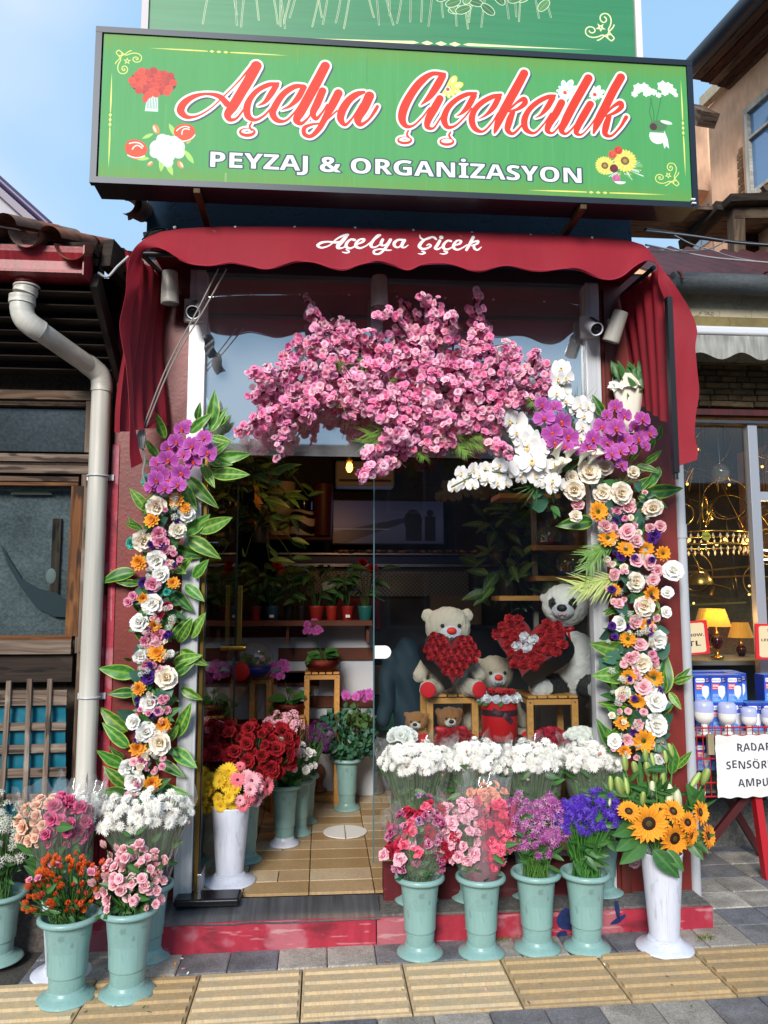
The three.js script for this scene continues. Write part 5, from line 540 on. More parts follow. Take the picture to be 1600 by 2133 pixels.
  part(st, 'deck', [bx(0.95, 0.012, 0.32, (x0 + x1) / 2, yb + 0.02, zr - 0.18)], std(0x55504c, { roughness: 0.7 }), 'lower deck'); const gl = x => gy(x) + 0.0; const lx = at(1585, 1700, zr).x; part(st, 'leg', [beam(V(lx, yb, zr - 0.04), V(lx + 0.02, gl(lx), zr + 0.0), 0.04, 0.05)], rm); part(st, 'leg', [beam(V(lx - 0.03, yb, zr - 0.06), V(lx - 0.32, gl(lx) + 0.1, zr - 0.1), 0.03, 0.04)], std(0x4a1418, { roughness: 0.5 })); part(st, 'leg', [beam(V(x0 + 0.1, yb, zb), V(x0 + 0.12, gl(x0), zb), 0.03, 0.04)], std(0x4a1418, { roughness: 0.5 })); part(st, 'leg', [beam(V(lx - 0.06, yb, zb), V(lx + 0.2, gl(lx), zb), 0.03, 0.04)], std(0x4a1418, { roughness: 0.5 }));
  // paper notice
  const nt = canvasTex(1024, 640, (x, w, h) => { x.fillStyle = '#eceae6'; x.fillRect(0, 0, w, h); seed(6); for (let i = 0; i < 70; i++) { x.strokeStyle = `rgba(150,148,146,${rr(0.05, 0.2)})`; x.lineWidth = rr(1, 3); const X = rnd() * w, Y = rnd() * h; x.beginPath(); x.moveTo(X, Y); x.lineTo(X + rs(90), Y + rs(160)); x.stroke(); } x.fillStyle = '#34394a'; x.font = 'bold 112px sans-serif'; x.fillText('RADAR', 215, 165, 440); x.fillText('SENSÖRLÜ', 100, 345, 640); x.fillText('AMPUL', 215, 530, 440); for (let i = 0; i < 900; i++) { x.fillStyle = 'rgba(236,234,230,0.55)'; x.fillRect(rnd() * w, rnd() * h, rr(2, 9), 2); } });
  const nx = thing('paper_notice', 'crumpled white paper notice reading RADAR SENSÖRLÜ AMPUL on the red stand', 'notice', at(1540, 1660, zr)); const na = at(1488, 1532, zr + 0.02), nb = at(1700, 1657, zr + 0.02); part(nx, 'paper', sheet(40, 24, (u, v) => [lerp(na.x, nb.x, u), lerp(nb.y, na.y, v) + 0.004 * Math.sin(u * 40), zr + 0.018 + 0.016 * fbm(u, v, 7, 5, 4, 12)]), new THREE.MeshStandardMaterial({ map: nt, roughness: 0.8, side: THREE.DoubleSide })); part(nx, 'fringe', [bx(0.035, 0.11, 0.02, na.x - 0.02, na.y - 0.05, zr + 0.01)], std(0xb9ab88, { roughness: 0.9, map: streaks }));
}

// ================================================================ ORANGE HOUSE, VERANDA ROOF, CABLES
seed(51);
{
  const h = thing('orange_house', 'peach plastered house with deep wooden eaves at the upper right', 'house', [4.4, 0, -6]); const yaw = -8.4 * Math.PI / 180, d = V(Math.sin(yaw), 0, -Math.cos(yaw)), n = V(-Math.cos(yaw), 0, -Math.sin(yaw)); const P0 = V(4.0, 0, -3.0), W = (px, py, o = 0) => onPlane(px, py, P0.clone().addScaledVector(n, o), n);
  const quad = (pts, dep, m, name, lab, parent = h) => { const c = pts[0]; const l = pts.map(p => [-p.clone().sub(c).dot(d), p.y]); const g = plate(l, dep); g.applyMatrix4(new THREE.Matrix4().makeBasis(d.clone().negate(), V(0, 1, 0), n)); g.translate(c.x - n.x * dep, 0, c.z - n.z * dep); return part(parent, name, g, m, lab); };
  const wallTopR = W(1700, -15), wl = W(1474, 226), wb = V(wl.x, 2.0, wl.z), wr = V(wallTopR.x, 2.0, wallTopR.z); 
  quad([wr, wb, wl, wallTopR], 0.3, M.orangeWall, 'wall', 'peach side wall');
  const back = W(1425, 470, -0.5), bk = W(1474, 300, -0.5); quad([V(bk.x, 2, bk.z), V(back.x, 2, back.z), V(back.x, bk.y + 0.6, back.z), V(bk.x, bk.y + 0.6, bk.z)], 0.2, M.orangeWall, 'wall', 'set back peach wall');
  { const c = W(1425, 470, -0.5); part(h, 'wall', [bx(1.6, 6, 0.3, c.x - 0.72, 3.0, c.z - 0.3)], M.orangeWall, 'end wall facing the street'); }
  // eaves: gutter, board soffit, cornice
  const e0 = W(1700, -140, 0.55), e1 = W(1425, 196, 0.55); const dirE = e1.clone().sub(e0).normalize(); const ey = e0.y; const E0 = e0, E1 = V(e1.x, ey, e1.z); part(h, 'gutter', [bar(E0.clone().add(V(0, 0.02, 0)), E1.clone().add(V(0, 0.02, 0)), 0.09, 12)], std(0x26303c, { roughness: 0.4 }), 'dark eaves gutter');
  for (let k = 0; k < 6; k++) { const o = 0.5 - k * 0.1; part(h, 'soffit_board', [beam(E0.clone().addScaledVector(n, o - 0.55).add(V(0, 0.02 - k * 0.012, 0)), E1.clone().addScaledVector(n, o - 0.55).add(V(0, 0.02 - k * 0.012, 0)), 0.095, 0.03)], k % 2 ? M.woodDark : std(0x9a5a34, { map: woodOld, roughness: 0.9 })); }
  part(h, 'roof', [beam(E0.clone().addScaledVector(n, -2.3).add(V(0, 0.3, 0)), E1.clone().addScaledVector(n, -2.3).add(V(0, 0.3, 0)), 3.2, 0.08)], M.tileClay2); part(h, 'cornice', [beam(W(1700, -18, 0.06), V(wl.x, W(1700, -18, 0.06).y, wl.z).addScaledVector(n, 0.06), 0.08, 0.12)], M.cream); part(h, 'rafter_end', [beam(W(1476, 250, 0.5), W(1440, 232, 0.5), 0.2, 0.14)], M.woodDark);
  // window
  const wq = [[1553, 232], [1700, 60], [1700, 420], [1565, 418]]; const a = W(1556, 232), b = W(1562, 412), c = W(1700, 80); const yT = a.y, yB = b.y; const gp = (p, q, y0, y1, dep, m, name, par, o, lab) => { const A = p.clone().addScaledVector(n, o), B = q.clone().addScaledVector(n, o); return quad([V(A.x, y0, A.z), V(B.x, y0, B.z), V(B.x, y1, B.z), V(A.x, y1, A.z)], dep, m, name, lab, par); };
  const far = V(a.x, 0, a.z), near = V(c.x, 0, c.z), wf = std(0xcfc8ba, { map: streaks, roughness: 0.7 }); const win = gp(near, far, yB, yT, 0.02, std(0x6c8fb5, { roughness: 0.08, metalness: 0.3 }), 'window', h, 0.012, 'tall white framed window'); const rv = t => far.clone().lerp(near, t); gp(rv(0.06), rv(0), yB, yT, 0.04, wf, 'frame', win, 0.05); gp(rv(0.5), rv(0.47), yB, yT, 0.03, wf, 'frame', win, 0.045); gp(rv(1), rv(0), yT - 0.06, yT, 0.04, wf, 'frame', win, 0.052); gp(rv(1), rv(0), lerp(yB, yT, 0.62), lerp(yB, yT, 0.65), 0.03, wf, 'transom', win, 0.047); gp(rv(1), rv(0), yB - 0.08, yB, 0.08, wf, 'sill', win, 0.08);
  // exposed bricks beside the window
  const bm = [0xb98a62, 0xa87850, 0xc89a72].map(k => std(k, { map: grainMix, roughness: 0.95 })); for (let i = 0; i < 12; i++) { const y = lerp(yB + 0.03, lerp(yB, yT, 0.62), i / 12), p = W(1549, 350), q = W(1538 + (i % 2) * 4, 350); gp(V(p.x, 0, p.z), V(q.x, 0, q.z), y, y + 0.062, 0.02, pick(bm), 'brick', h, 0.012); }
  // small window on the set back wall
  { const p = W(1441, 470, -0.48), q = W(1474, 424, -0.48); const w2 = quad([V(q.x, p.y - 0.35, q.z), V(p.x, p.y - 0.35, p.z), V(p.x, p.y + 0.12, p.z), V(q.x, p.y + 0.12, q.z)], 0.02, std(0x8fa9bd, { roughness: 0.1, metalness: 0.3 }), 'window', 'small white framed window'); const A = p, B = q; const fr = (t0, t1, y0, y1) => { const s = B.clone().lerp(A, t0), e = B.clone().lerp(A, t1); quad([V(s.x, y0, s.z), V(e.x, y0, e.z), V(e.x, y1, e.z), V(s.x, y1, s.z)], 0.03, wf, 'frame', undefined, w2); }; fr(0, 1, p.y + 0.08, p.y + 0.14); fr(0.9, 1, p.y - 0.35, p.y + 0.08); fr(0.42, 0.5, p.y - 0.35, p.y + 0.08); part(w2, 'lintel', [beam(p.clone().add(V(0, 0.2, 0)).addScaledVector(n, 0.1), q.clone().add(V(0, 0.2, 0)).addScaledVector(n, 0.1), 0.3, 0.1)], M.orangeWall); }
  // veranda roof in front of it
  const v = thing('veranda', 'weathered wooden veranda roof and post below the peach house', 'veranda', [4, 3.5, -2.6]); const z = -2.6, Q = (px, py, zz = z) => at(px, py, zz); const cm = std(0x6a6258, { map: woodOld, bumpMap: woodOld, bumpScale: 0.006, roughness: 0.95 });
  part(v, 'front_beam', [beam(Q(1505, 428), Q(1800, 420), 0.3, 0.07)], cm); part(v, 'side_beam', [beam(Q(1505, 428), Q(1425, 512, -3.2), 0.12, 0.09)], M.woodBlack); part(v, 'lintel', [beam(Q(1522, 450), Q(1800, 446), 0.12, 0.1)], std(0x9a9182, { map: woodOld, roughness: 0.95 })); part(v, 'post', [beam(Q(1533, 440), Q(1535, 560), 0.11, 0.11)], std(0xbdb4a4, { map: woodOld, roughness: 0.95 })); part(v, 'soffit', [tr(bx(3, 0.04, 0.6), Q(1660, 430).add(V(0, -0.02, -0.35)))], M.woodDark); part(v, 'board', [beam(Q(1545, 480, -3.1), Q(1800, 480, -3.1), 0.04, 0.5)], std(0x7a6040, { map: woodOld, roughness: 0.9 })); part(v, 'rail', [beam(Q(1590, 395), Q(1620, 372), 0.05, 0.06)], M.woodDark);
  // cables
  const cb = (pts, r, c, lab) => { const t = thing('cable', lab, 'cable', at(...pts[0]), 'overhead cables at the right'); part(t, 'strand', [tube(pts.map(p => at(...p)), r, 40, 5)], std(c, { roughness: 0.5 })); };
  cb([[1345, 478, -0.2], [1440, 492, -0.4], [1520, 503, -0.6], [1640, 514, -0.8]], 0.012, 0x14161a, 'thick black overhead cable bundle crossing the corrugated roof'); cb([[1345, 480, -0.15], [1450, 492, -0.3], [1540, 505, -0.5], [1640, 512, -0.7]], 0.004, 0x8c8e94, 'thin grey cable along the black bundle'); cb([[1345, 510, -0.1], [1420, 525, -0.3], [1480, 536, -0.4], [1540, 542, -0.5], [1640, 550, -0.6]], 0.006, 0xa9a3a6, 'pale pinkish cable sagging across the corrugated roof'); cb([[1345, 524, -0.1], [1430, 523, -0.3], [1480, 518, -0.4], [1512, 502, -0.5]], 0.004, 0x6a6c70, 'grey cable looping up to the bundle'); cb([[1405, 490, -0.3], [1440, 508, -0.35], [1480, 520, -0.4], [1530, 536, -0.5], [1600, 548, -0.6]], 0.004, 0x9a9ca0, 'light grey cable crossing below the loop');
}

// ================================================================ BUILDINGS ACROSS THE STREET (mirrored in the glass)
{
  seed(61); const mk = (x, w, hgt, z, c, lab) => { const t = thing('street_building', lab, 'building', V(x, 0, z)); local(t, 'wall', bx(w, hgt, 4), std(c, { map: plaster, roughness: 0.9 }), V(0, hgt / 2, 2)); local(t, 'roof', bx(w + 0.5, 0.18, 4.6), M.tileClay2, V(0, hgt + 0.09, 2)); const nx = Math.max(2, Math.round(w / 1.8)); for (let i = 0; i < nx; i++) for (let k = 0; k < Math.floor(hgt / 2.6); k++) { const f = local(t, 'window', bx(0.9, 1.3, 0.06), std(0x6c7280, { roughness: 0.7 }), V(-w / 2 + (i + 0.5) * w / nx, 1.5 + k * 2.6, -0.03)); local(f, 'pane', bx(0.76, 1.16, 0.02), std(0x1c2630, { roughness: 0.1 }), V(0, 0, -0.036)); } };
  mk(-7.5, 5, 4.2, 13, 0x6a7484, 'grey plastered house across the street on the left'); mk(-2.2, 5.0, 4.9, 14, 0x56647c, 'blue grey house straight across the street'); mk(3.6, 6, 5.4, 13.5, 0x5c6478, 'slate blue house across the street on the right'); mk(10, 6, 4.4, 14, 0x8d8884, 'pale house far across the street on the right'); mk(-13, 5.5, 5.2, 13.5, 0x7a7470, 'dull house far across the street on the left');
}
// ================================================================ FLOWER AND LEAF SHAPES (face towards +z, about 1 across unless said)
// a petal: u runs out from the centre, v across; a0..a1 is the angle above the flower's plane (degrees) from base to tip
function petal({ len, wid, a0 = 20, a1 = 0, r0 = 0.03, nu = 3, nv = 2, cup = 0.15, ruf = 0, k = 6, ph = 0, tip = 1, base = 0.35, peak = 0.6, c0, c1, c2, rot = 0, z0 = 0, twist = 0, vein }) {
  const path = [[r0, z0]]; let r = r0, z = z0; const S = 12; for (let i = 1; i <= S; i++) { const a = lerp(a0, a1, (i - 0.5) / S) * Math.PI / 180; r += Math.cos(a) * len / S; z += Math.sin(a) * len / S; path.push([r, z]); }
  const cr = Math.cos(rot), sr = Math.sin(rot);
  return sheet(nu, nv * 2, (u, v) => { const q = v * 2 - 1, i = Math.min(S - 1, Math.floor(u * S)), f = u * S - i; let rad = lerp(path[i][0], path[i + 1][0], f), zz = lerp(path[i][1], path[i + 1][1], f);
    const w = wid * (u < peak ? lerp(base, 1, Math.sin(u / peak * Math.PI / 2)) : Math.pow(Math.max(0, 1 - Math.pow((u - peak) / (1 - peak), 2)), 0.5 * tip + 0.02 * (tip > 1 ? 1 : 1)));
    const ang = lerp(a0, a1, u) * Math.PI / 180, lift = cup * q * q * w + ruf * Math.sin(q * k + ph) * u * u + twist * q * w * u; const x = rad - Math.sin(ang) * lift, y = q * Math.max(w, u >= 1 ? 0.02 * wid : 0); zz += Math.cos(ang) * lift; return [x * cr - y * sr, x * sr + y * cr, zz]; }, [1, 1],
    (u, v) => { const q = Math.abs(v * 2 - 1); let c = mix3(c0, c1, sst(0, 0.75, u)); if (c2) c = mix3(c, c2, Math.max(sst(0.7, 1, u), sst(0.75, 1, q)) * 0.85); if (vein) c = mix3(c, vein, (1 - sst(0, 0.25, q)) * 0.5); return c; });
}
const dome = (r, h, c, seg = 10, z = 0) => { const g = new THREE.SphereGeometry(r, seg, 5, 0, 6.2832, 0, Math.PI / 2); g.rotateX(Math.PI / 2); g.scale(1, 1, h / r); g.translate(0, 0, z); return paint(g, c); };
const shade = (c, k) => c.map(x => x * k);
const L = lin;
const F = {};
function rose(c, inner, edge) { const p = []; const j = () => rs(0.18); for (let i = 0; i < 5; i++) p.push(petal({ len: 0.52, wid: 0.33, a0: 58, a1: -22, r0: 0.06, nu: 4, nv: 2, cup: 0.35, ruf: 0.03, ph: i, tip: 0.8, base: 0.5, c0: inner, c1: c, c2: edge, rot: i * 1.2566 + j(), z0: -0.1 })); for (let i = 0; i < 5; i++) p.push(petal({ len: 0.44, wid: 0.29, a0: 78, a1: 5, r0: 0.05, nu: 4, nv: 2, cup: 0.5, ruf: 0.03, ph: i * 2, tip: 0.8, base: 0.5, c0: inner, c1: c, c2: edge, rot: i * 1.2566 + 0.63 + j(), z0: -0.04 })); for (let i = 0; i < 4; i++) p.push(petal({ len: 0.36, wid: 0.2, a0: 88, a1: 55, r0: 0.045, nu: 3, nv: 2, cup: 0.8, ruf: 0.02, tip: 0.8, base: 0.6, c0: inner, c1: mix3(c, inner, 0.4), c2: edge, rot: i * 1.5708 + 0.3 + j(), z0: 0.02 })); p.push(paint(tr(new THREE.CylinderGeometry(0.035, 0.06, 0.3, 7, 1, false), V(0, 0, 0.16), E(Math.PI / 2, 0, 0)), inner)); return mg(p); }
// tightly wound soap rose
function woundRose(c, inner) { const p = []; for (let i = 0; i < 9; i++) { const t = i / 9, R = 0.08 + 0.36 * t; p.push(petal({ len: 0.34 - 0.04 * t, wid: 0.16 + 0.24 * t, a0: 84, a1: lerp(70, 15, t), r0: R * 0.8, nu: 2, nv: 2, cup: 0.45, ruf: 0.02, tip: 0.7, base: 0.8, c0: inner, c1: c, c2: mix3(c, [1, 1, 1], 0.06), rot: i * 2.4, z0: -0.05 * t })); } p.push(dome(0.4, 0.12, inner, 10, -0.08)); return mg(p); }
function daisyF(n, c, tipc, cc, { wid = 0.11, layers = 2, cr = 0.16, a = 18, cc2, ch = 0.08 } = {}) { const p = []; for (let l = 0; l < layers; l++) for (let i = 0; i < n; i++) p.push(petal({ len: 0.42 - 0.06 * l + rs(0.03), wid: wid * rr(0.85, 1.1), a0: a + 22 * l + rs(8), a1: a - 25 + 22 * l + rs(10), r0: cr * 0.75, nu: 3, nv: 1, cup: 0.35, tip: 1.2, base: 0.5, peak: 0.55, c0: mix3(c, cc, 0.15), c1: c, c2: tipc, rot: (i + l * 0.5) / n * 6.2832 + rs(0.06), z0: 0.01 * l })); p.push(dome(cr, ch, cc, 12, 0.0)); if (cc2) p.push(dome(cr * 0.55, ch * 1.25, cc2, 10, 0.002)); return mg(p); }
function blossom(c, edge, eye) { const p = []; for (let l = 0; l < 2; l++) for (let i = 0; i < 5; i++) p.push(petal({ len: 0.46 - 0.1 * l, wid: 0.29 - 0.06 * l, a0: 22 + 22 * l, a1: -12 + 26 * l, r0: 0.04, nu: 3, nv: 1, cup: 0.25, ruf: 0.05, ph: i * 2.1 + l, k: 5, tip: 0.7, base: 0.25, peak: 0.65, c0: eye, c1: mix3(c, edge, 0.3), c2: edge, rot: i * 1.2566 + l * 0.63 + rs(0.2) })); p.push(dome(0.05, 0.12, eye, 6)); return mg(p); }
function orchid(c, edge, lip, lip2, vein) { const p = []; const o = { nu: 5, nv: 3, tip: 0.75, c1: c, c2: edge, vein, c0: mix3(c, vein || c, 0.5) }; for (const s of [0, 1]) p.push(petal({ ...o, len: 0.48, wid: 0.34, a0: 18, a1: -12, cup: 0.12, base: 0.2, peak: 0.62, rot: s ? Math.PI - 0.12 : 0.12, z0: 0.02 })); for (const a of [1.5708, 3.85, 5.57]) p.push(petal({ ...o, len: 0.47, wid: 0.19, a0: 8, a1: -12, cup: 0.15, base: 0.3, peak: 0.55, rot: a })); for (const a of [4.3, 5.12]) p.push(petal({ len: 0.15, wid: 0.08, a0: 60, a1: 20, nu: 3, nv: 1, cup: 0.5, c0: lip2, c1: lip, c2: lip, rot: a, z0: 0.03 })); p.push(petal({ len: 0.24, wid: 0.08, a0: 30, a1: 55, nu: 3, nv: 1, cup: 0.3, c0: lip, c1: lip2, c2: lip, rot: 4.712, z0: 0.03 })); p.push(dome(0.055, 0.11, lip2, 7, 0.02)); return mg(p); }
function carnation(c, edge, n = 16) { const p = []; for (let i = 0; i < n; i++) { const t = i / n; p.push(petal({ len: 0.46 - 0.12 * t, wid: 0.22, a0: 25 + 60 * t, a1: -10 + 80 * t, r0: 0.03, nu: 3, nv: 2, cup: 0.2, ruf: 0.07, k: 9, ph: i * 1.7, tip: 0.35, base: 0.15, peak: 0.8, c0: shade(c, 0.65), c1: c, c2: edge, rot: i * 2.4 + rs(0.2) })); } return mg(p); }
function mumF(c, eye, n = 13) { const p = []; for (let l = 0; l < 3; l++) for (let i = 0; i < n - l * 3; i++) p.push(petal({ len: 0.46 - 0.1 * l, wid: 0.085, a0: 12 + 26 * l, a1: -8 + 34 * l, r0: 0.05, nu: 2, nv: 1, cup: 0.4, tip: 0.7, base: 0.55, peak: 0.6, c0: mix3(c, eye, 0.35), c1: c, c2: c, rot: (i + 0.5 * l) / (n - l * 3) * 6.2832 + rs(0.1), z0: 0.02 * l })); p.push(dome(0.09, 0.1, eye, 7, 0.02)); return mg(p); }
function budRose(c, inner, green) { const p = []; for (let i = 0; i < 5; i++) p.push(petal({ len: 0.9, wid: 0.34, a0: 62, a1: 96, r0: 0.02, nu: 3, nv: 1, cup: 0.7, tip: 0.8, base: 0.3, peak: 0.5, c0: mix3(c, green, 0.3), c1: c, c2: inner, rot: i * 2.4 })); for (let i = 0; i < 4; i++) p.push(petal({ len: 0.5, wid: 0.1, a0: 30, a1: 70, r0: 0.02, nu: 2, nv: 1, cup: 0.2, tip: 1.3, c0: green, c1: green, rot: i * 1.57 + 0.3, z0: -0.05 })); return mg(p); }
function floretCluster(cs, n, R, size) { const p = []; for (let i = 0; i < n; i++) { const t = i * 2.4, f = Math.sqrt(i / n), c = pick(cs), d = V(Math.cos(t) * f, Math.sin(t) * f, Math.sqrt(Math.max(0.02, 1 - f * f * 0.8))).normalize(), q = new THREE.Quaternion().setFromUnitVectors(V(0, 0, 1), d); const fl = []; for (let k = 0; k < 4; k++) fl.push(petal({ len: size, wid: size * 0.5, a0: 50, a1: 0, r0: 0.005, nu: 1, nv: 1, cup: 0.2, tip: 0.8, c0: shade(c, 0.6), c1: c, c2: c, rot: k * 1.57 + i })); p.push(tr(mg(fl), d.clone().multiplyScalar(R * rr(0.85, 1.1)), q)); } return mg(p); }
function callaF() { const w = L(0xf3f0e4); const g = sheet(14, 5, (u, v) => { const a = u * 6.2832, r = 0.05 + 0.28 * v * v * (1 + 0.35 * Math.cos(a)), z = 0.75 * v - 0.16 * v * v * (1 - Math.cos(a)) + (v > 0.9 ? 0.05 * Math.cos(a) : 0); return [r * Math.cos(a), r * Math.sin(a), z - 0.4]; }, [1, 1], (u, v) => mix3(L(0xc5d3a0), w, sst(0, 0.4, v))); return mg([g, paint(tr(new THREE.CylinderGeometry(0.03, 0.04, 0.5, 7), V(0, 0, -0.02), E(Math.PI / 2, 0, 0)), L(0xd9b93c))]); }
// leaves lie along +x from the origin, length 1, face +z
function leafG({ wid = 0.2, c = L(0x2f6b2a), edge, vein, droop = 0.25, fold = 0.25, nu = 12, nv = 4, tip = 1.25, veins = 7, wave = 0, fade = 1 }) { const h = t => wid * Math.pow(Math.sin(Math.PI * Math.pow(t, 0.8)), 0.85) * (1 - 0.15 * t) + 0.004; return sheet(nu, nv * 2, (u, v) => { const q = v * 2 - 1, w = h(u); return [u, q * w, fold * Math.abs(q) * w - droop * u * u + wave * Math.sin(u * 14) * Math.abs(q) * w]; }, [1, 1], (u, v) => { const q = Math.abs(v * 2 - 1); let k = c; if (vein) k = mix3(k, vein, Math.max((1 - sst(0.0, 0.16, q)) * 0.8, q > 0.1 ? sst(0.55, 0.95, Math.sin((u * veins - q * 0.55) * 6.2832)) * 0.42 * (1 - q * 0.4) : 0)); if (edge) k = mix3(k, edge, sst(0.80, 0.97, q) * fade); return k; }); }
seed(91);
const wt = L(0xf4f2ee);
F.roseCream = [0, 1, 2, 3, 4].map(() => rose(L(0xfbf0de), L(0xf6e2ba), L(0xfef8ee))); F.roseWhite = [0, 1, 2, 3, 4].map(() => rose(L(0xfaf8f4), L(0xf0ecdc), L(0xfefdfb))); F.rosePink = [0, 1, 2].map(() => rose(L(0xf8bcc6), L(0xea94a4), L(0xfddade))); F.rosePinkDeep = [0, 1].map(() => rose(L(0xee92b4), L(0xcc5f88), L(0xf6b8cf))); F.roseBurg = [rose(L(0x8e1230), L(0x55081a), L(0xa8223f))]; F.rosePurple = [rose(L(0x4a1a78), L(0x2a0a4c), L(0x6230a0))]; F.roseTeal = [rose(L(0x3fb39a), L(0x2a8a78), L(0x5cc8b0))];
F.roseOrange = [0, 1].map(() => rose(L(0xe8641e), L(0xb83c10), L(0xf4853a))); F.roseRed = [0, 1].map(() => rose(L(0x8c0a16), L(0x5c0610), L(0xa41420)));
F.soapRed = [0, 1].map(() => woundRose(L(0xc8141e), L(0x96080f))); F.soapWhite = [0, 1].map(() => woundRose(L(0xf2f2f4), L(0xd0d0d8)));
F.orange = [0, 1, 2].map(() => daisyF(12, L(0xf09a1e), L(0xf8ac30), L(0x5a5a18), { wid: 0.1, cr: 0.13, a: 22, cc2: L(0x3c3410) })); F.orangeSoft = [0, 1].map(() => daisyF(11, L(0xf3a02a), L(0xf8b545), L(0xc47a1a), { wid: 0.11, cr: 0.1, a: 34, layers: 3 }));
F.sunflower = [0, 1].map(() => daisyF(19, L(0xf39a1c), L(0xf9ad3a), L(0x34180e), { wid: 0.075, cr: 0.235, a: 14, cc2: L(0x4d4a22), ch: 0.06 }));
F.gerbYellow = [0, 1].map(() => daisyF(17, L(0xe8bd22), L(0xf0cc3c), L(0xb98c18), { wid: 0.065, cr: 0.11, a: 16 })); F.gerbPink = [0, 1].map(() => daisyF(17, L(0xef5a72), L(0xf69aa2), L(0x4a1420), { wid: 0.062, cr: 0.1, a: 16 })); F.gerbPale = [0, 1].map(() => daisyF(17, L(0xf2a2b0), L(0xf8c0c6), L(0x7a3a44), { wid: 0.062, cr: 0.1, a: 16 }));
F.blossom = [0, 1, 2, 3].map(k => blossom(L([0xfeaad2, 0xfb8ec4, 0xffc0de, 0xf87ab6][k]), L([0xffd0e6, 0xfeb8da, 0xffdeee, 0xfca2ce][k]), L(0xf46462)));
F.lily = [daisyF(6, L(0xf6f4ea), L(0xfbfaf4), L(0x9ab04a), { wid: 0.15, layers: 1, cr: 0.05, a: 40 })];
F.orchidP = [0, 1].map(k => orchid(L([0xc45ab2, 0xb84ea8][k]), L(0xd27cc6), L(0xc8203c), L(0xe8802c), L(0x8e2f8e))); F.orchidW = [orchid(L(0xf6f4f2), L(0xfaf9f7), L(0xf2e2b0), L(0xd8a93a))];
F.carnPink = [0, 1].map(() => carnation(L(0xf8b0c4), L(0xfcd2dc))); F.carnPeach = [carnation(L(0xf0a283), L(0xf4b89c))]; F.carnHot = [0, 1].map(() => carnation(L(0xf25a7e), L(0xf88ca6))); F.carnRed = [carnation(L(0xa00e2c), L(0xb81c3a)), carnation(L(0xc01a3c), L(0xd03050))]; F.carnMag = [carnation(L(0x9a1450), L(0xd888b0)), carnation(L(0xb02868), L(0xe8b8d0))]; F.carnPurp = [carnation(L(0x7a2a80), L(0xe0c0dc))];
F.mum = [0, 1, 2].map(() => mumF(L(0xfaf9f5), L(0xece8c0))); F.budOrange = [budRose(L(0xf07028), L(0xf88838), L(0x4a6a20)), budRose(L(0xf0835a), L(0xe8602a), L(0x4a6a20)), budRose(L(0xe85a1c), L(0xf07830), L(0x506f24))]; F.budPink = [budRose(L(0xeab0ae), L(0xf2c4c2), L(0x4a6a2c))];
F.statMag = [0, 1].map(() => floretCluster([L(0xc060b0), L(0xd886c4), L(0xa84498), L(0xe8b0d6)], 13, 0.42, 0.27)); F.statVio = [0, 1].map(() => floretCluster([L(0x5a26c0), L(0x6a3cd8), L(0x4a1ea8), L(0x8060e0)], 13, 0.42, 0.28)); F.gyp = [0, 1].map(() => floretCluster([wt, L(0xe9ece0), L(0xd8e0c8)], 12, 0.42, 0.26)); F.purple = [floretCluster([L(0x6a1a6c), L(0x7e2580), L(0x561458)], 18, 0.42, 0.18)];
F.alstPink = [0, 1].map(() => rose(L(0xd84a80), L(0xb02a60), L(0xe87aa4))); F.alstPeach = [0, 1].map(() => rose(L(0xf0c2a4), L(0xe8a080), L(0xf4d6c0)));
F.calla = [callaF()];
F.leafV = [0, 1, 2, 3, 4, 5, 6].map(k => leafG({ wid: 0.17 + 0.015 * ((k * 3) % 5), c: L([0x2a6e2a, 0x327a30, 0x3a8034, 0x1f5a28, 0x4a8436, 0x2c6430, 0x356a24][k]), edge: L([0xb8d44c, 0xa8c840, 0xc4da6a, 0x9cbc3c, 0xb0cc58, 0xc8d880, 0x98b840][k]), vein: L([0xaccc50, 0x8cb444, 0x9cc458, 0x78a040, 0xb4d068, 0x88ac44, 0xa0b848][k]), droop: 0.02 + 0.07 * ((k * 2) % 7), fold: 0.18 + 0.06 * (k % 4), wave: 0.04 + 0.05 * (k % 3), veins: 6 + (k % 4) })); F.leafPlain = [0, 1].map(k => leafG({ wid: 0.2, c: L(k ? 0x3a6a30 : 0x2c5a26), vein: L(0x4f8040), droop: 0.2 })); F.leafDark = [leafG({ wid: 0.22, c: L(0x2c5230), vein: L(0x6c8440), droop: 0.3 }), leafG({ wid: 0.17, c: L(0x3c6432), vein: L(0x86933e), droop: 0.2 })]; F.leafSmall = [leafG({ wid: 0.3, c: L(0x3f7034), nu: 4, nv: 1, droop: 0.15 })]; F.leafEuc = [leafG({ wid: 0.42, c: L(0x3f6a58), nu: 4, nv: 1, droop: 0.1 }), leafG({ wid: 0.42, c: L(0x33604a), nu: 4, nv: 1, droop: 0.1 })];
function frond(n, c, c2) { const p = [paint(bar(V(0, 0, 0), V(0.9, 0, -0.12), 0.008, 4), c)]; for (let i = 0; i < n; i++) for (const s of [-1, 1]) { const t = 0.15 + 0.8 * i / n, len = 0.42 * (1 - 0.5 * t) + 0.1; const g = sheet(2, 1, (u, v) => [u * len, (v - 0.5) * 0.035 * (1 - u * 0.9), -0.25 * u * u * len], [1, 1], () => mix3(c, c2, rnd())); tr(g, V(t * 0.95, 0, -0.12 * t), E(rs(0.3), 0, s * (0.75 - 0.3 * t) + rs(0.1))); p.push(g); } return mg(p); }
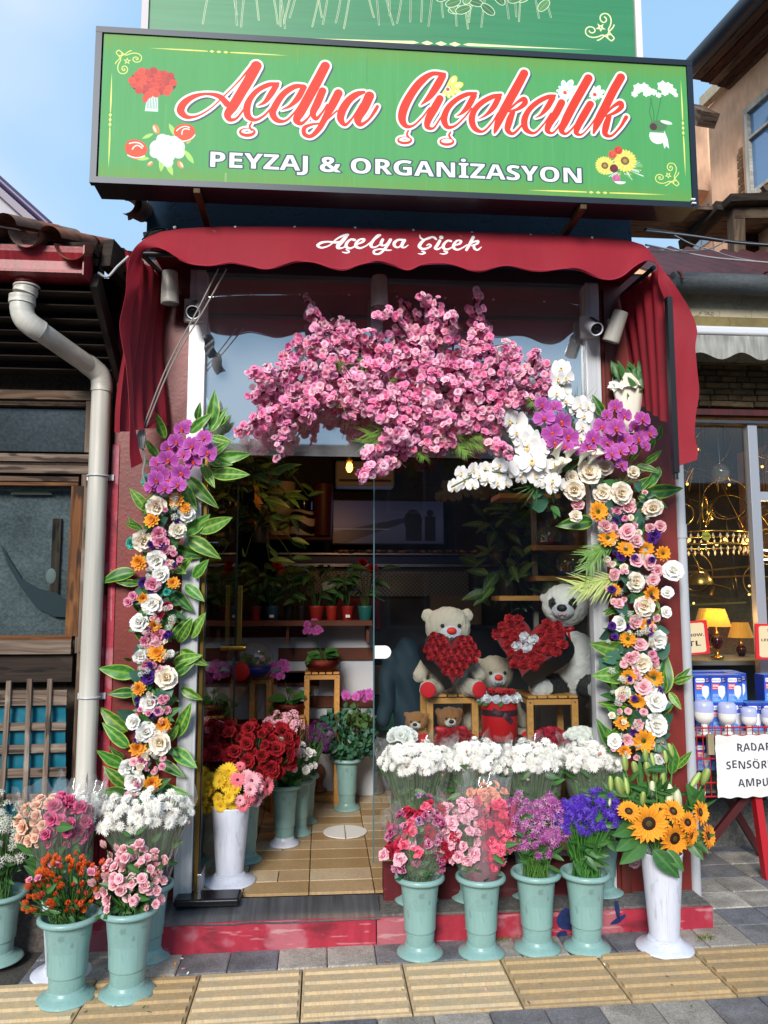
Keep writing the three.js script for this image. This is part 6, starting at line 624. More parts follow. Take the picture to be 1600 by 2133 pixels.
F.frond = [frond(14, L(0x4a7a34), L(0x86a848))]; F.frondPale = [frond(14, L(0x8aa04a), L(0xc4cc7c))]; F.grass = [mg(Array.from({ length: 18 }, () => { const l = rr(0.6, 1), g = sheet(3, 1, (u, v) => [u * l, (v - 0.5) * 0.03 * (1 - u * 0.95), -0.3 * u * u], [1, 1], () => L(0x3a6a2c)); return tr(g, V(0, 0, 0), E(rs(0.5), rs(0.4), rs(0.7))); }))];
F.lilyBud = [0, 1].map(k => { const g = new THREE.SphereGeometry(0.5, 10, 10); g.scale(0.3, 1, 0.3); const q = g.attributes.position; for (let i = 0; i < q.count; i++) { const a = Math.atan2(q.getZ(i), q.getX(i)), f = 1 + 0.1 * Math.cos(a * 3); q.setX(i, q.getX(i) * f); q.setZ(i, q.getZ(i) * f); } g.computeVertexNormals(); g.translate(0, 0.5, 0); return paint(g, (x, y, z) => mix3(L(k ? 0xd6dfae : 0x8faa4a), L(k ? 0xeeeed6 : 0xb6c87a), 0.5 + 0.5 * Math.cos(Math.atan2(z, x) * 3))); });
console.log('flowers ready');

const FACE = V(0, 0, 1);
const qTo = (dir, roll = 0) => new THREE.Quaternion().setFromUnitVectors(FACE, dir.clone().normalize()).multiply(E(0, 0, roll));
// a flower as a part of its thing; place in the world
function flower(t, name, geos, p, size, dir, roll = rnd() * 6.283, m = M.petal) { return local(t, name, pick(geos), m, p.clone().sub(t.position), V(size * rr(0.86, 1.12), size * rr(0.86, 1.12), size * rr(0.8, 1.3)), qTo(dir, roll)); }
// a leaf from a to b (world), facing roughly towards n
function leaf(t, geos, a, b, n = V(0, 0.2, 1), m = M.leaf, name = 'leaf', wid = 1) { const x = b.clone().sub(a), len = x.length(); x.normalize(); const y = n.clone().cross(x).normalize(), z = x.clone().cross(y); const o = local(t, name, pick(geos), m, a.clone().sub(t.position), V(len, len * wid, len), new THREE.Quaternion().setFromRotationMatrix(new THREE.Matrix4().makeBasis(x, y, z))); return o; }
function stems(t, list, r, c, name = 'stems') { const g = []; for (const pts of list) g.push(new THREE.TubeGeometry(new THREE.CatmullRomCurve3(pts), 4, r, 4, false)); const m = part(t, name, mg(g), std(c, { roughness: 0.6 })); m.userData.kind = 'stuff'; return m; }
// ================================================================ GARLANDS ROUND THE SHOP FRONT
const jit = (s = 0.5) => V(rs(s), rs(s), 1).normalize();
function garlandFlowers(t, list, ox, oy, k, z) {
  const map = { c: ['cream_rose', F.roseCream], w: ['white_rose', F.roseWhite], p: ['pink_rose', F.rosePink], d: ['pink_rose', F.rosePinkDeep], o: ['orange_sunflower', F.orange], s: ['orange_daisy', F.orangeSoft], b: ['burgundy_rose', F.roseBurg], u: ['purple_rose', F.rosePurple], t: ['teal_rose', F.roseTeal] };
  for (const [kind, x, y, r, dz = 0] of list) { const px = ox + x / k, py = oy + y / k, p = at(px, py, z + dz + rr(-0.01, 0.02)), s = r * 2 / k * mpp(px, py, z) * 1.08; const [n, g] = map[kind]; flower(t, n, g, p, s, V((px - 800) / 4000 * -1 + rs(0.35), rs(0.35), 1)); }
}
function garlandLeaves(t, list, ox, oy, k, z, geos = F.leafV, name = 'leaf') { for (const [x0, y0, x1, y1, dz = 0] of list) { const a = at(ox + x0 / k, oy + y0 / k, z - 0.03), b = at(ox + x1 / k, oy + y1 / k, z + 0.03 + dz + rs(0.02)); leaf(t, geos, a, b, V(rs(0.4), rs(0.4), 1), M.leaf, name); } }
{
  seed(101);
  const t = thing('flower_garland', 'artificial flower garland of roses and orange daisies on the left column', 'garland', at(320, 1640, 0.1));
  const z = 0.1, k = 2.844;
  garlandLeaves(t, [[880, 330, 770, 190], [850, 345, 905, 225], [860, 455, 752, 372], [840, 430, 735, 395], [1090, 465, 1240, 352], [1170, 445, 1370, 368], [1020, 540, 1178, 608], [1115, 487, 1278, 580], [1145, 720, 1225, 618], [1050, 710, 1140, 595], [800, 690, 590, 712], [825, 755, 685, 748], [1098, 762, 1205, 852], [1010, 808, 1130, 892], [862, 935, 768, 850], [950, 1032, 1052, 938], [1020, 1080, 1112, 968], [1055, 1105, 1140, 962], [1130, 1078, 1208, 930], [1025, 1225, 1190, 1180], [1070, 1150, 1198, 1238], [1035, 1288, 1128, 1228], [812, 1292, 582, 1262], [800, 1402, 655, 1402], [1075, 1375, 1178, 1442], [845, 1492, 782, 1420], [758, 1630, 578, 1512], [765, 1725, 612, 1598], [1045, 1665, 1132, 1462], [990, 1690, 1055, 1598], [742, 1835, 572, 1758], [742, 1785, 638, 1738], [1020, 1735, 1158, 1838], [1040, 1790, 1140, 1820], [922, 1798, 1088, 1888], [750, 1955, 628, 1858], [750, 1985, 572, 1996], [935, 1958, 1098, 2012], [780, 1212, 732, 1195], [1110, 120, 1265, 302], [1080, 165, 1152, 312], [1195, 45, 1272, 188], [1230, 80, 1368, 150], [1235, 25, 1365, 45], [900, 640, 850, 560], [1000, 660, 1100, 690], [900, 1250, 780, 1320], [860, 1560, 760, 1560], [900, 1880, 800, 1960], [880, 1100, 800, 1060], [960, 1400, 1040, 1440]], 0, 950, k, z);
  garlandLeaves(t, [[1060, 1645, 985, 1462], [1350, 1570, 1388, 1340], [1345, 1600, 1440, 1435, -0.03], [1215, 1605, 1335, 1488], [1265, 1525, 1275, 1425], [1350, 1632, 1495, 1668], [1365, 1782, 1588, 1738], [1355, 1868, 1600, 1872], [1335, 1905, 1310, 1815], [1365, 1745, 1445, 1668], [1020, 1765, 926, 1648], [1005, 1835, 925, 1778], [1400, 1560, 1470, 1480, -0.04]], 0, 380, 3.077, z + 0.02);
  garlandFlowers(t, [['c', 930, 297, 60], ['w', 1105, 345, 55, -0.03], ['c', 1050, 440, 50], ['c', 850, 497, 60], ['d', 940, 460, 45], ['d', 955, 510, 42], ['d', 980, 562, 30], ['d', 1030, 575, 22], ['d', 1065, 612, 22], ['d', 1030, 648, 28], ['d', 995, 632, 20], ['w', 932, 617, 60], ['w', 955, 702, 52], ['s', 1050, 262, 55], ['s', 1100, 310, 38], ['s', 905, 382, 58], ['s', 830, 632, 58], ['s', 1025, 752, 42], ['s', 850, 842, 42], ['d', 908, 758, 44], ['u', 850, 750, 28], ['u', 895, 800, 20], ['w', 905, 877, 56], ['b', 990, 890, 32], ['b', 945, 938, 30], ['d', 790, 830, 32], ['d', 762, 865, 28], ['w', 830, 988, 50], ['s', 915, 1000, 48], ['d', 942, 1060, 44], ['d', 858, 1095, 32], ['d', 872, 1040, 24], ['u', 1000, 1050, 24], ['w', 832, 1183, 44], ['s', 940, 1170, 62], ['d', 872, 1235, 44], ['u', 880, 1305, 42], ['c', 985, 1315, 66], ['s', 825, 1380, 50], ['w', 885, 1468, 50], ['d', 965, 1443, 30], ['d', 940, 1510, 28], ['d', 990, 1503, 24], ['w', 792, 1575, 44], ['s', 968, 1590, 54], ['w', 860, 1635, 54], ['c', 948, 1697, 64], ['s', 820, 1730, 58], ['d', 842, 1802, 44], ['w', 755, 1840, 48], ['w', 800, 1922, 54], ['s', 900, 1937, 58], ['d', 765, 2008, 26], ['d', 975, 203, 32], ['w', 1010, 1170, 22], ['t', 780, 515, 34, -0.02], ['t', 990, 805, 22]], 0, 950, k, z + 0.05);
  garlandFlowers(t, [['t', 880, 150, 42, -0.03]], 0, 950, k, z + 0.02);
  for (const [x, y, r] of [[1170, 1580, 52], [1128, 1660, 58], [1235, 1690, 56], [1312, 1638, 50], [1330, 1732, 58], [1080, 1775, 60], [1238, 1790, 60], [1030, 1862, 58], [1158, 1862, 56], [1085, 1705, 48], [1000, 1905, 55], [1140, 1935, 55], [1060, 1960, 52], [1200, 1548, 34], [1010, 1800, 50], [1180, 1745, 46], [1090, 1905, 54], [970, 1950, 40]]) { const px = x / 3.077, py = 380 + y / 3.077; flower(t, 'purple_orchid', F.orchidP, at(px, py, z + rr(0.09, 0.14)), r * 2.15 / 3.077 * mpp(px, py, 0.2), V(rs(0.4), rs(0.3) - 0.1, 1), rs(0.5)); }
  // small filling: leaflets and sprigs down the middle
  for (let i = 0; i < 170; i++) { const y = rr(1010, 1660), cx = lerp(345, 300, (y - 1010) / 650), a = at(cx + rs(28), y, z + 0.02), b = a.clone().add(V(rs(0.09), rs(0.08), rr(0, 0.06))); leaf(t, pick([F.leafSmall, F.leafPlain, F.leafEuc]), a, b, jit(0.7), M.leaf, 'leaflet'); }
  for (let i = 0; i < 130; i++) { const y = rr(1010, 1655), cx = lerp(345, 300, (y - 1010) / 650), k2 = pick([['bud', F.rosePinkDeep], ['bud', F.rosePink], ['sprig', F.gyp], ['bud', F.roseCream], ['bud', F.rosePurple], ['sprig', F.gyp]]); flower(t, k2[0], k2[1], at(cx + rs(34), y, z + rr(0.04, 0.08)), rr(0.026, 0.042), jit(0.8)); }
  const st = []; for (let i = 0; i < 10; i++) st.push([at(335 + rs(10), 1000, z - 0.01), at(330 + rs(14), 1200, z), at(315 + rs(14), 1400, z), at(300 + rs(10), 1655, z - 0.01)]); stems(t, st, 0.005, 0x3f5a2c, 'stem_bundle');
}
{
  seed(111);
  const t = thing('flower_garland', 'artificial flower garland of cream roses, pink roses and orange sunflowers on the right column', 'garland', at(1330, 1560, 0.1)); const z = 0.1, A = [1150, 720, 3.556], B = [1180, 1250, 3.555];
  garlandLeaves(t, [[700, 1080, 970, 1080], [630, 1110, 850, 1170], [770, 700, 815, 590], [800, 900, 700, 1080], [620, 890, 800, 920], [570, 860, 670, 720], [610, 1080, 740, 960], [680, 870, 820, 790], [700, 780, 770, 690], [300, 1300, 85, 1320], [460, 1380, 430, 1300], [490, 1600, 560, 1570], [600, 1620, 660, 1560], [450, 1950, 420, 1990], [760, 1880, 800, 1960], [640, 460, 650, 210], [690, 460, 715, 250], [590, 530, 560, 350], [380, 520, 310, 380]], ...A, z + 0.01);
  garlandLeaves(t, [[400, 60, 320, 85], [370, 230, 305, 230], [470, 385, 185, 335, 0.03], [420, 470, 270, 430], [440, 560, 210, 555, 0.03], [380, 660, 285, 590], [520, 700, 410, 620], [700, 700, 775, 430], [690, 700, 760, 560], [760, 680, 850, 810], [790, 610, 925, 515], [800, 610, 920, 570], [470, 830, 305, 760], [520, 900, 320, 790], [700, 830, 785, 785], [320, 1080, 275, 920], [360, 1080, 310, 960], [690, 860, 760, 840], [560, 860, 500, 820], [660, 160, 740, 120], [800, 1250, 930, 1120], [780, 1290, 810, 1080], [420, 950, 340, 1000], [600, 250, 700, 60], [460, 320, 400, 250]], ...B, z + 0.02);
  garlandFlowers(t, [['c', 275, 945, 85], ['c', 165, 1070, 85], ['c', 375, 1090, 65], ['c', 505, 1095, 75], ['c', 390, 900, 60], ['c', 145, 975, 45], ['p', 190, 1180, 48], ['c', 170, 1265, 45], ['o', 340, 1230, 72], ['d', 430, 1230, 30], ['d', 480, 1225, 38], ['p', 560, 1195, 52], ['c', 745, 1205, 70], ['s', 700, 1225, 40], ['c', 600, 940, 50], ['p', 385, 1340, 52], ['o', 412, 1425, 66], ['p', 555, 1380, 60], ['p', 725, 1350, 36], ['p', 800, 1340, 40], ['u', 755, 1400, 42], ['u', 740, 1440, 34], ['p', 615, 1450, 52], ['o', 545, 1510, 68], ['o', 695, 1505, 56], ['o', 820, 1540, 60], ['p', 625, 1595, 52], ['p', 715, 1605, 52], ['p', 455, 1690, 46], ['w', 895, 1670, 70], ['p', 745, 1735, 46], ['c', 610, 1750, 78], ['p', 780, 1665, 40], ['o', 465, 1810, 50], ['o', 730, 1840, 70], ['w', 855, 1830, 50], ['c', 685, 1930, 78], ['p', 490, 1910, 40], ['d', 540, 1280, 24], ['u', 480, 1290, 36]], ...A, z + 0.05);
  garlandFlowers(t, [['p', 385, 32, 40], ['w', 390, 175, 50], ['p', 505, 155, 58], ['o', 595, 200, 62], ['o', 455, 288, 70], ['p', 545, 328, 50], ['w', 665, 292, 70], ['d', 635, 400, 30], ['d', 655, 430, 26], ['p', 470, 430, 52], ['c', 550, 470, 74], ['o', 455, 565, 72], ['o', 645, 570, 72], ['p', 570, 645, 58], ['c', 412, 690, 56], ['o', 525, 745, 62], ['w', 655, 745, 78], ['s', 410, 910, 56], ['p', 520, 922, 50], ['w', 660, 920, 78], ['w', 355, 1045, 54], ['p', 448, 1035, 44], ['o', 570, 1040, 78], ['s', 425, 1118, 56], ['w', 680, 1185, 44], ['p', 520, 1165, 26], ['w', 735, 90, 40], ['p', 665, 130, 32], ['d', 480, 1500, 40, -0.06], ['p', 490, 1570, 46, -0.06]], ...B, z + 0.05);
  garlandFlowers(t, [['p', 495, 1930, 50, -0.05]], ...B, z);
  for (const [x, y, r] of [[470, 450, 52], [535, 520, 52], [405, 515, 44], [370, 600, 65], [470, 610, 66], [665, 545, 62], [605, 605, 58], [720, 650, 58], [640, 685, 56], [300, 690, 66], [400, 725, 70], [540, 700, 62], [500, 780, 66], [370, 810, 52], [270, 750, 60], [580, 760, 50], [510, 880, 52], [690, 740, 46], [440, 800, 56]]) { const px = 1150 + x / 3.556, py = 720 + y / 3.556; flower(t, 'purple_orchid', F.orchidP, at(px, py, z + rr(0.1, 0.17)), r * 2.15 / 3.556 * mpp(px, py, 0.2), V(rs(0.4), rs(0.3) - 0.1, 1), rs(0.5)); }
  for (const [x, y, dx] of [[30, 800, -0.4], [120, 800, 0.1], [225, 820, 0.3], [310, 815, 0.5], [60, 890, 0.2], [20, 900, -0.2]]) { const px = 1150 + x / 3.556, py = 720 + y / 3.556; flower(t, 'calla_lily', F.calla, at(px, py, z + 0.14), 0.11, V(dx, 0.9, 0.5), rs(1)); }
  for (let i = 0; i < 200; i++) { const y = rr(1000, 1580), cx = lerp(1300, 1330, (y - 1000) / 580), a = at(cx + rs(45), y, z + 0.02), b = a.clone().add(V(rs(0.09), rs(0.08), rr(0, 0.06))); leaf(t, pick([F.leafSmall, F.leafPlain, F.leafEuc, F.leafEuc]), a, b, jit(0.7), M.leaf, 'leaflet'); }
  for (let i = 0; i < 140; i++) { const y = rr(1010, 1580), cx = lerp(1300, 1330, (y - 1000) / 580), k2 = pick([['bud', F.rosePink], ['bud', F.rosePink], ['sprig', F.gyp], ['bud', F.roseCream], ['bud', F.rosePurple], ['sprig', F.gyp]]); flower(t, k2[0], k2[1], at(cx + rs(52), y, z + rr(0.04, 0.08)), rr(0.026, 0.045), jit(0.8)); }
  for (const [x0, y0, x1, y1, g] of [[1305, 1200, 1190, 1215, 'frondPale'], [1300, 1205, 1205, 1232, 'frondPale'], [1290, 1130, 1215, 1155, 'frond'], [1270, 1120, 1218, 1190, 'frond'], [1310, 990, 1340, 960, 'grass'], [1210, 880, 1215, 790, 'grass'], [1200, 860, 1240, 800, 'grass'], [1190, 920, 1165, 860, 'grass'], [1295, 1010, 1330, 970, 'grass']]) leaf(t, F[g], at(x0, y0, z + 0.03), at(x1, y1, z + 0.1), V(rs(0.3), 0.4, 1), M.leaf, 'palm_leaf');
}
{ // white orchid sprays and pink orchids beside the blossom
  seed(121); const t = thing('orchid_spray', 'white artificial orchid sprays between the pink blossom and the right garland', 'flower spray', at(1120, 1000, 0.14)); const W = (x, y, r, ox, oy, k, z = 0.2) => { const px = ox + x / k, py = oy + y / k; flower(t, 'white_orchid', F.orchidW, at(px, py, z + rs(0.03)), r * 2.2 / k * mpp(px, py, z), V(rs(0.4), rs(0.25) - 0.15, 1), rs(0.5)); };
  for (const [x, y, r] of [[430, 905, 45], [480, 940, 48], [450, 930, 38], [510, 1000, 50], [530, 1045, 55], [580, 1060, 48], [480, 985, 40], [545, 1010, 44], [500, 1130, 55], [550, 1110, 55], [590, 1140, 50], [640, 1140, 45], [680, 700, 38], [700, 740, 34], [665, 745, 34], [690, 790, 36], [660, 810, 34], [700, 845, 34], [770, 860, 42], [785, 910, 36], [775, 960, 34], [765, 1010, 32], [680, 770, 30], [745, 880, 34], [800, 870, 30]]) W(x, y, r, 850, 440, 2.133);
  for (const [x, y, r] of [[530, 200, 45], [580, 110, 48], [600, 170, 48], [650, 190, 42], [660, 90, 48], [700, 130, 48], [740, 80, 48], [750, 150, 52], [830, 120, 55], [840, 60, 50], [820, 180, 50], [870, 180, 46], [940, 100, 50], [1000, 70, 55], [980, 140, 48], [1050, 50, 50], [1070, 130, 52], [1110, 170, 52], [1140, 100, 52], [1150, 190, 55], [1190, 160, 52], [1230, 190, 48], [1180, 210, 46], [1040, 100, 44]]) W(x, y, r, 780, 950, 3.2);
  for (const [x, y, r] of [[595, 860, 36], [650, 870, 34], [605, 920, 42], [680, 935, 46], [640, 985, 46], [712, 1000, 46], [650, 1030, 44], [700, 1045, 40], [735, 1060, 34]]) { const px = 850 + x / 2.133, py = 440 + y / 2.133; flower(t, 'purple_orchid', F.orchidP, at(px, py, 0.22), r * 2.15 / 2.133 * mpp(px, py, 0.2), V(rs(0.4), rs(0.3) - 0.1, 1), rs(0.5)); }
  stems(t, [[at(1220, 1040, 0.12), at(1120, 1010, 0.16), at(1030, 975, 0.2), at(940, 1015, 0.24)], [at(1220, 1030, 0.12), at(1120, 960, 0.16), at(1090, 900, 0.2), at(1050, 865, 0.2)], [at(1230, 1020, 0.12), at(1200, 900, 0.16), at(1170, 820, 0.2), at(1170, 770, 0.2)], [at(1230, 1020, 0.12), at(1215, 900, 0.16), at(1210, 840, 0.2)]], 0.004, 0x4a6a34, 'stem');
  for (let i = 0; i < 40; i++) { const a = at(rr(1080, 1240), rr(880, 1060), 0.12), b = a.clone().add(V(rs(0.08), rs(0.08), rr(0, 0.05))); leaf(t, pick([F.leafEuc, F.leafSmall, F.leafPlain]), a, b, jit(0.7), M.leaf, 'leaflet'); } for (const [x0, y0, x1, y1] of [[1100, 960, 1075, 880], [1110, 950, 1130, 870], [1150, 880, 1120, 830], [1180, 990, 1200, 930], [1120, 1010, 1080, 1040]]) leaf(t, F.grass, at(x0, y0, 0.14), at(x1, y1, 0.2), V(0, 0.3, 1), M.leaf, 'grass_tuft');
}
{ // the pink blossom cloud
  seed(131); const t = thing('cherry_blossom', 'large spray of artificial pink cherry blossom branches over the door', 'flower spray', at(830, 900, 0.1)); const C = (x, y) => [480 + x / 2.2857, 580 + y / 2.2857];
  // branches in picture crops: root ... tip, and half width of the flower mass
  const br = [[[760, 520], [560, 470], [380, 420], [200, 450], [75, 450], 34], [[760, 540], [560, 480], [400, 480], [250, 520], [95, 560], 36], [[740, 560], [520, 560], [340, 600], [200, 640], [30, 730], 36], [[560, 560], [400, 600], [300, 680], [215, 860], 30], [[500, 620], [430, 560], [370, 680], 22], [[760, 480], [560, 400], [420, 330], [420, 210], [360, 100], 34], [[700, 420], [560, 310], [330, 300], 34], [[720, 400], [640, 300], [560, 230], [490, 195], 28], [[800, 460], [760, 360], [700, 300], [600, 270], 40], [[860, 440], [860, 320], [800, 220], [760, 165], [690, 180], 30], [[900, 440], [920, 300], [870, 190], [820, 110], 32], [[960, 440], [980, 320], [960, 220], [990, 120], 34], [[1040, 440], [1060, 330], [1040, 210], [1060, 190], 34], [[1080, 460], [1170, 330], [1190, 240], [1160, 130], [1170, 60], 30], [[960, 300], [940, 130], [900, 75], 16], [[1120, 500], [1220, 420], [1230, 300], 40], [[1120, 520], [1280, 440], [1300, 340], [1370, 350], 36], [[1180, 560], [1350, 500], [1440, 420], [1450, 350], 36], [[1200, 600], [1380, 560], [1500, 520], [1480, 420], 38], [[900, 560], [1080, 540], [1260, 560], [1400, 560], 70], [[820, 520], [960, 480], [1080, 440], [1200, 420], 70], [[860, 620], [1000, 620], [1150, 640], [1260, 660], 62], [[860, 640], [1000, 700], [1140, 720], [1260, 760], 44], [[960, 700], [1040, 760], [990, 830], 34], [[900, 700], [820, 780], [720, 800], [620, 850], 34], [[880, 760], [780, 860], [690, 900], [610, 960], 32], [[760, 560], [700, 560], [640, 500], [560, 480], 60], [[820, 620], [740, 620], [640, 590], [560, 640], 40], [[1180, 800], [1260, 800], [1330, 840], 26], [[800, 560], [880, 660], [820, 740], [720, 720], 34], [[700, 460], [820, 420], [940, 380], 60], [[760, 640], [760, 680], [700, 720], 26]];
  const st = [], all = []; let R = 0;
  for (const b of br) { const w = b[b.length - 1], pts = b.slice(0, -1).map(p => C(...p)); const n = pts.length, z0 = rr(0.08, 0.16), z1 = rr(0.16, 0.38); const P3 = pts.map((p, i) => at(p[0], p[1], lerp(z0, z1, i / (n - 1)))); const cv = new THREE.CatmullRomCurve3(P3); st.push(P3); const Lm = cv.getLength(), cnt = Math.round(Lm / 0.0088 * (w > 50 ? 1.25 : w > 30 ? 1.0 : 0.75)); const wm = w / 2.2857 * mpp(800, 800, 0.2);
    for (let i = 0; i < cnt; i++) { const f = (i + rnd()) / cnt, p = cv.getPoint(f), a = rnd() * 6.283, q = Math.sqrt(rnd()) * wm * (1 - 0.45 * sst(0.7, 1, f)); p.add(V(Math.cos(a) * q, Math.sin(a) * q, rs(0.05))); const dir = V(Math.cos(a) * 0.7 + rs(0.5), Math.sin(a) * 0.7 + rs(0.5) + 0.1, rr(0.5, 1.2)); all.push([p, dir, rr(0.036, 0.054) * (f > 0.88 ? 0.8 : 1)]); } }
  const poly = [[20, 740], [140, 640], [90, 560], [160, 510], [70, 450], [140, 410], [230, 390], [300, 270], [400, 280], [350, 140], [380, 130], [470, 230], [520, 290], [500, 210], [560, 210], [620, 260], [690, 280], [780, 250], [800, 210], [760, 160], [830, 120], [880, 170], [960, 230], [1000, 120], [1040, 180], [1070, 200], [1080, 290], [1130, 300], [1140, 90], [1180, 70], [1200, 180], [1240, 240], [1260, 330], [1280, 400], [1300, 340], [1370, 330], [1400, 420], [1440, 350], [1490, 380], [1520, 430], [1530, 520], [1480, 600], [1420, 580], [1300, 640], [1280, 760], [1200, 740], [1060, 720], [1000, 820], [860, 830], [740, 900], [610, 965], [600, 930], [700, 870], [620, 850], [720, 790], [850, 760], [830, 700], [720, 690], [540, 660], [560, 600], [450, 610], [370, 700], [350, 680], [380, 600], [310, 650], [280, 760], [220, 860], [180, 780], [230, 720], [140, 750], [60, 760]];
  const inP = (x, y) => { let r = false; for (let i = 0, j = poly.length - 1; i < poly.length; j = i++) { const [a, b] = poly[i], [c, d] = poly[j]; if ((b > y) !== (d > y) && x < (c - a) * (y - b) / (d - b) + a) r = !r; } return r; };
  for (let i = 0; i < 4200; i++) { const x = rr(20, 1530), y = rr(70, 970); if (!inP(x, y) || fbm(x / 1600, y / 1600, 24, 24, 2, 17) < 0.4) continue; const c = C(x, y), e = Math.hypot((x - 850) / 700, (y - 520) / 420); all.push([at(c[0], c[1], lerp(0.30, 0.14, clamp(e)) + rs(0.09)), V(rs(0.9), rs(0.9) + 0.1, rr(0.4, 1.2)), rr(0.034, 0.052)]); }
  // the front-most blossoms are parts; the ones buried behind them are joined
  all.sort((a, b) => b[0].z * 1 - a[0].z); const n = all.length; all.slice(0, 300).forEach(([p, d, s]) => flower(t, 'blossom', F.blossom, p, s, d));
  for (let v = 0; v < 4; v++) { const mine = all.slice(300).filter((_, i) => i % 4 === v), rest = new THREE.InstancedMesh(F.blossom[v], M.petal, mine.length); rest.name = 'blossom_filling'; rest.userData.kind = 'stuff'; rest.castShadow = rest.receiveShadow = true; mine.forEach(([p, d, s], i) => { rest.setMatrixAt(i, mat4(p.clone().sub(t.position), qTo(d, rnd() * 6.28), V(s, s, s))); rest.setColorAt(i, new THREE.Color().setRGB(rr(0.88, 1.0), rr(0.78, 1), rr(0.85, 1))); }); t.add(rest); } console.log('blossoms', n);
  const g = st.map(p => new THREE.TubeGeometry(new THREE.CatmullRomCurve3(p), 16, 0.005, 5, false)); for (let i = 0; i < 240; i++) { const a = pick(all)[0]; g.push(bar(a.clone().add(V(0, 0, -0.01)), a.clone().add(V(rs(0.08), rs(0.08), rs(0.03))), 0.0018, 4)); } part(t, 'branches', mg(g), std(0x4a2f2a, { roughness: 0.8 }));
  for (const [x0, y0, x1, y1] of [[690, 410, 590, 360], [700, 400, 560, 400], [590, 380, 500, 400], [800, 370, 870, 360], [1190, 500, 1150, 470], [1200, 510, 1180, 450], [820, 760, 640, 720], [820, 770, 630, 770], [840, 740, 700, 700], [760, 700, 690, 650], [900, 780, 1000, 740], [880, 800, 930, 850], [1060, 750, 1200, 740], [1080, 760, 1210, 790], [1060, 770, 1130, 830], [560, 520, 520, 590], [740, 480, 790, 470], [1430, 540, 1450, 600]]) { const a = C(x0, y0), b = C(x1, y1); leaf(t, F.frond, at(a[0], a[1], 0.14), at(b[0], b[1], 0.26), V(rs(0.4), 0.5, 1), M.leaf, 'palm_leaf'); }
}
{ // bunch of white lilies in paper on the right column
  seed(141); const t = thing('lily_bunch', 'white lilies in pale paper fixed high on the right column', 'bouquet', at(1300, 880, 0.06)); const a = at(1305, 890, 0.06); part(t, 'paper', thick(16, 6, (u, v) => { const an = u * Math.PI * 2, r = lerp(0.02, 0.085, Math.pow(v, 0.7)) * (1 + 0.12 * Math.sin(an * 7) * v); return [a.x + Math.cos(an) * r, a.y - 0.04 + 0.27 * v * (1 + 0.16 * Math.cos(an * 3 + 1) * v), 0.1 + Math.sin(an) * r * 0.6]; }, 0.001), std(0xf0ecdc, { roughness: 0.8 })); for (let i = 0; i < 8; i++) { const an = i * 0.785, p = V(a.x + 0.06 * Math.cos(an), a.y + 0.2, 0.1 + 0.03 * Math.sin(an)); flower(t, 'lily', F.lily, p, 0.12, V(Math.cos(an) * 0.7, 0.7, 0.8)); } for (let i = 0; i < 44; i++) { const p = V(a.x + rs(0.07), a.y + rr(0.15, 0.24), 0.11 + rs(0.04)); leaf(t, F.leafSmall, p, p.clone().add(V(rs(0.05), rr(0.05, 0.15), rs(0.03))), jit(0.5), M.leaf, 'leaf', 0.6); }
}
// ================================================================ BUCKETS AND BUNCHES
function bucket(px, bpy, rpy, half, style, label, y, group = 'plastic flower buckets') {
  const b = y === undefined ? ground(px, bpy) : atY(px, bpy, y); const s = mpp(px, bpy, b.z), R = half * s; let H = at(px, rpy, b.z).y - b.y; const t = thing('flower_bucket', label, 'bucket', V(b.x, b.y, b.z), group);
  const white = style === 'white', m = white ? M.bucketWhite : style === 'deep' ? M.tealDeep : M.teal, fm = style === 'mixed' || white ? M.bucketWhite : m;
  if (white) { local(t, 'body', lathe([[0.70, 0.13], [0.71, 0.135], [0.98, 0.97], [1.0, 0.975], [1.0, 1], [0.95, 1], [0.93, 0.95], [0.66, 0.15], [0, 0.15]].map(p => [p[0] * R, p[1] * H]), 40), m, V(0, 0, 0)); local(t, 'foot', lathe([[0, 0], [1.36, 0], [1.37, 0.012], [1.3, 0.028], [1.05, 0.05], [0.82, 0.09], [0.72, 0.13], [0, 0.135]].map(p => [p[0] * R, p[1] * H]), 40), fm, V(0, 0, 0)); }
  else {
    local(t, 'body', lathe([[0.55, 0.135], [0.575, 0.27], [0.568, 0.275], [0.568, 0.283], [0.585, 0.288], [0.588, 0.30], [0.62, 0.31], [0.685, 0.80], [0.68, 0.805], [0.68, 0.812], [0.69, 0.818], [0.695, 0.845], [0.69, 0.85], [0.69, 0.856], [0.7, 0.862], [0.73, 0.90]].map(p => [p[0] * R, p[1] * H]), 40), m, V(0, 0, 0));
    local(t, 'rim', lathe([[0.73, 0.90], [0.80, 0.915], [0.95, 0.925], [0.995, 0.945], [1.0, 0.965], [0.98, 0.985], [0.93, 0.998], [0.88, 1.0], [0.84, 0.985], [0.76, 0.9], [0.66, 0.6]].map(p => [p[0] * R, p[1] * H]), 44), m, V(0, 0, 0));
    local(t, 'foot', lathe([[0, 0], [0.9, 0], [0.92, 0.008], [0.91, 0.022], [0.85, 0.04], [0.72, 0.062], [0.63, 0.085], [0.59, 0.105], [0.585, 0.125], [0.545, 0.138], [0, 0.14]].map(p => [p[0] * R, p[1] * H]), 40), fm, V(0, 0, 0));
  }
  local(t, 'water', new THREE.CircleGeometry(0.66 * R, 20).rotateX(-Math.PI / 2), std(0x1c2a22, { roughness: 0.3 }), V(0, 0.7 * H, 0));
  return { t, rim: V(b.x, b.y + H, b.z), base: V(b.x, b.y, b.z), R, H };
}
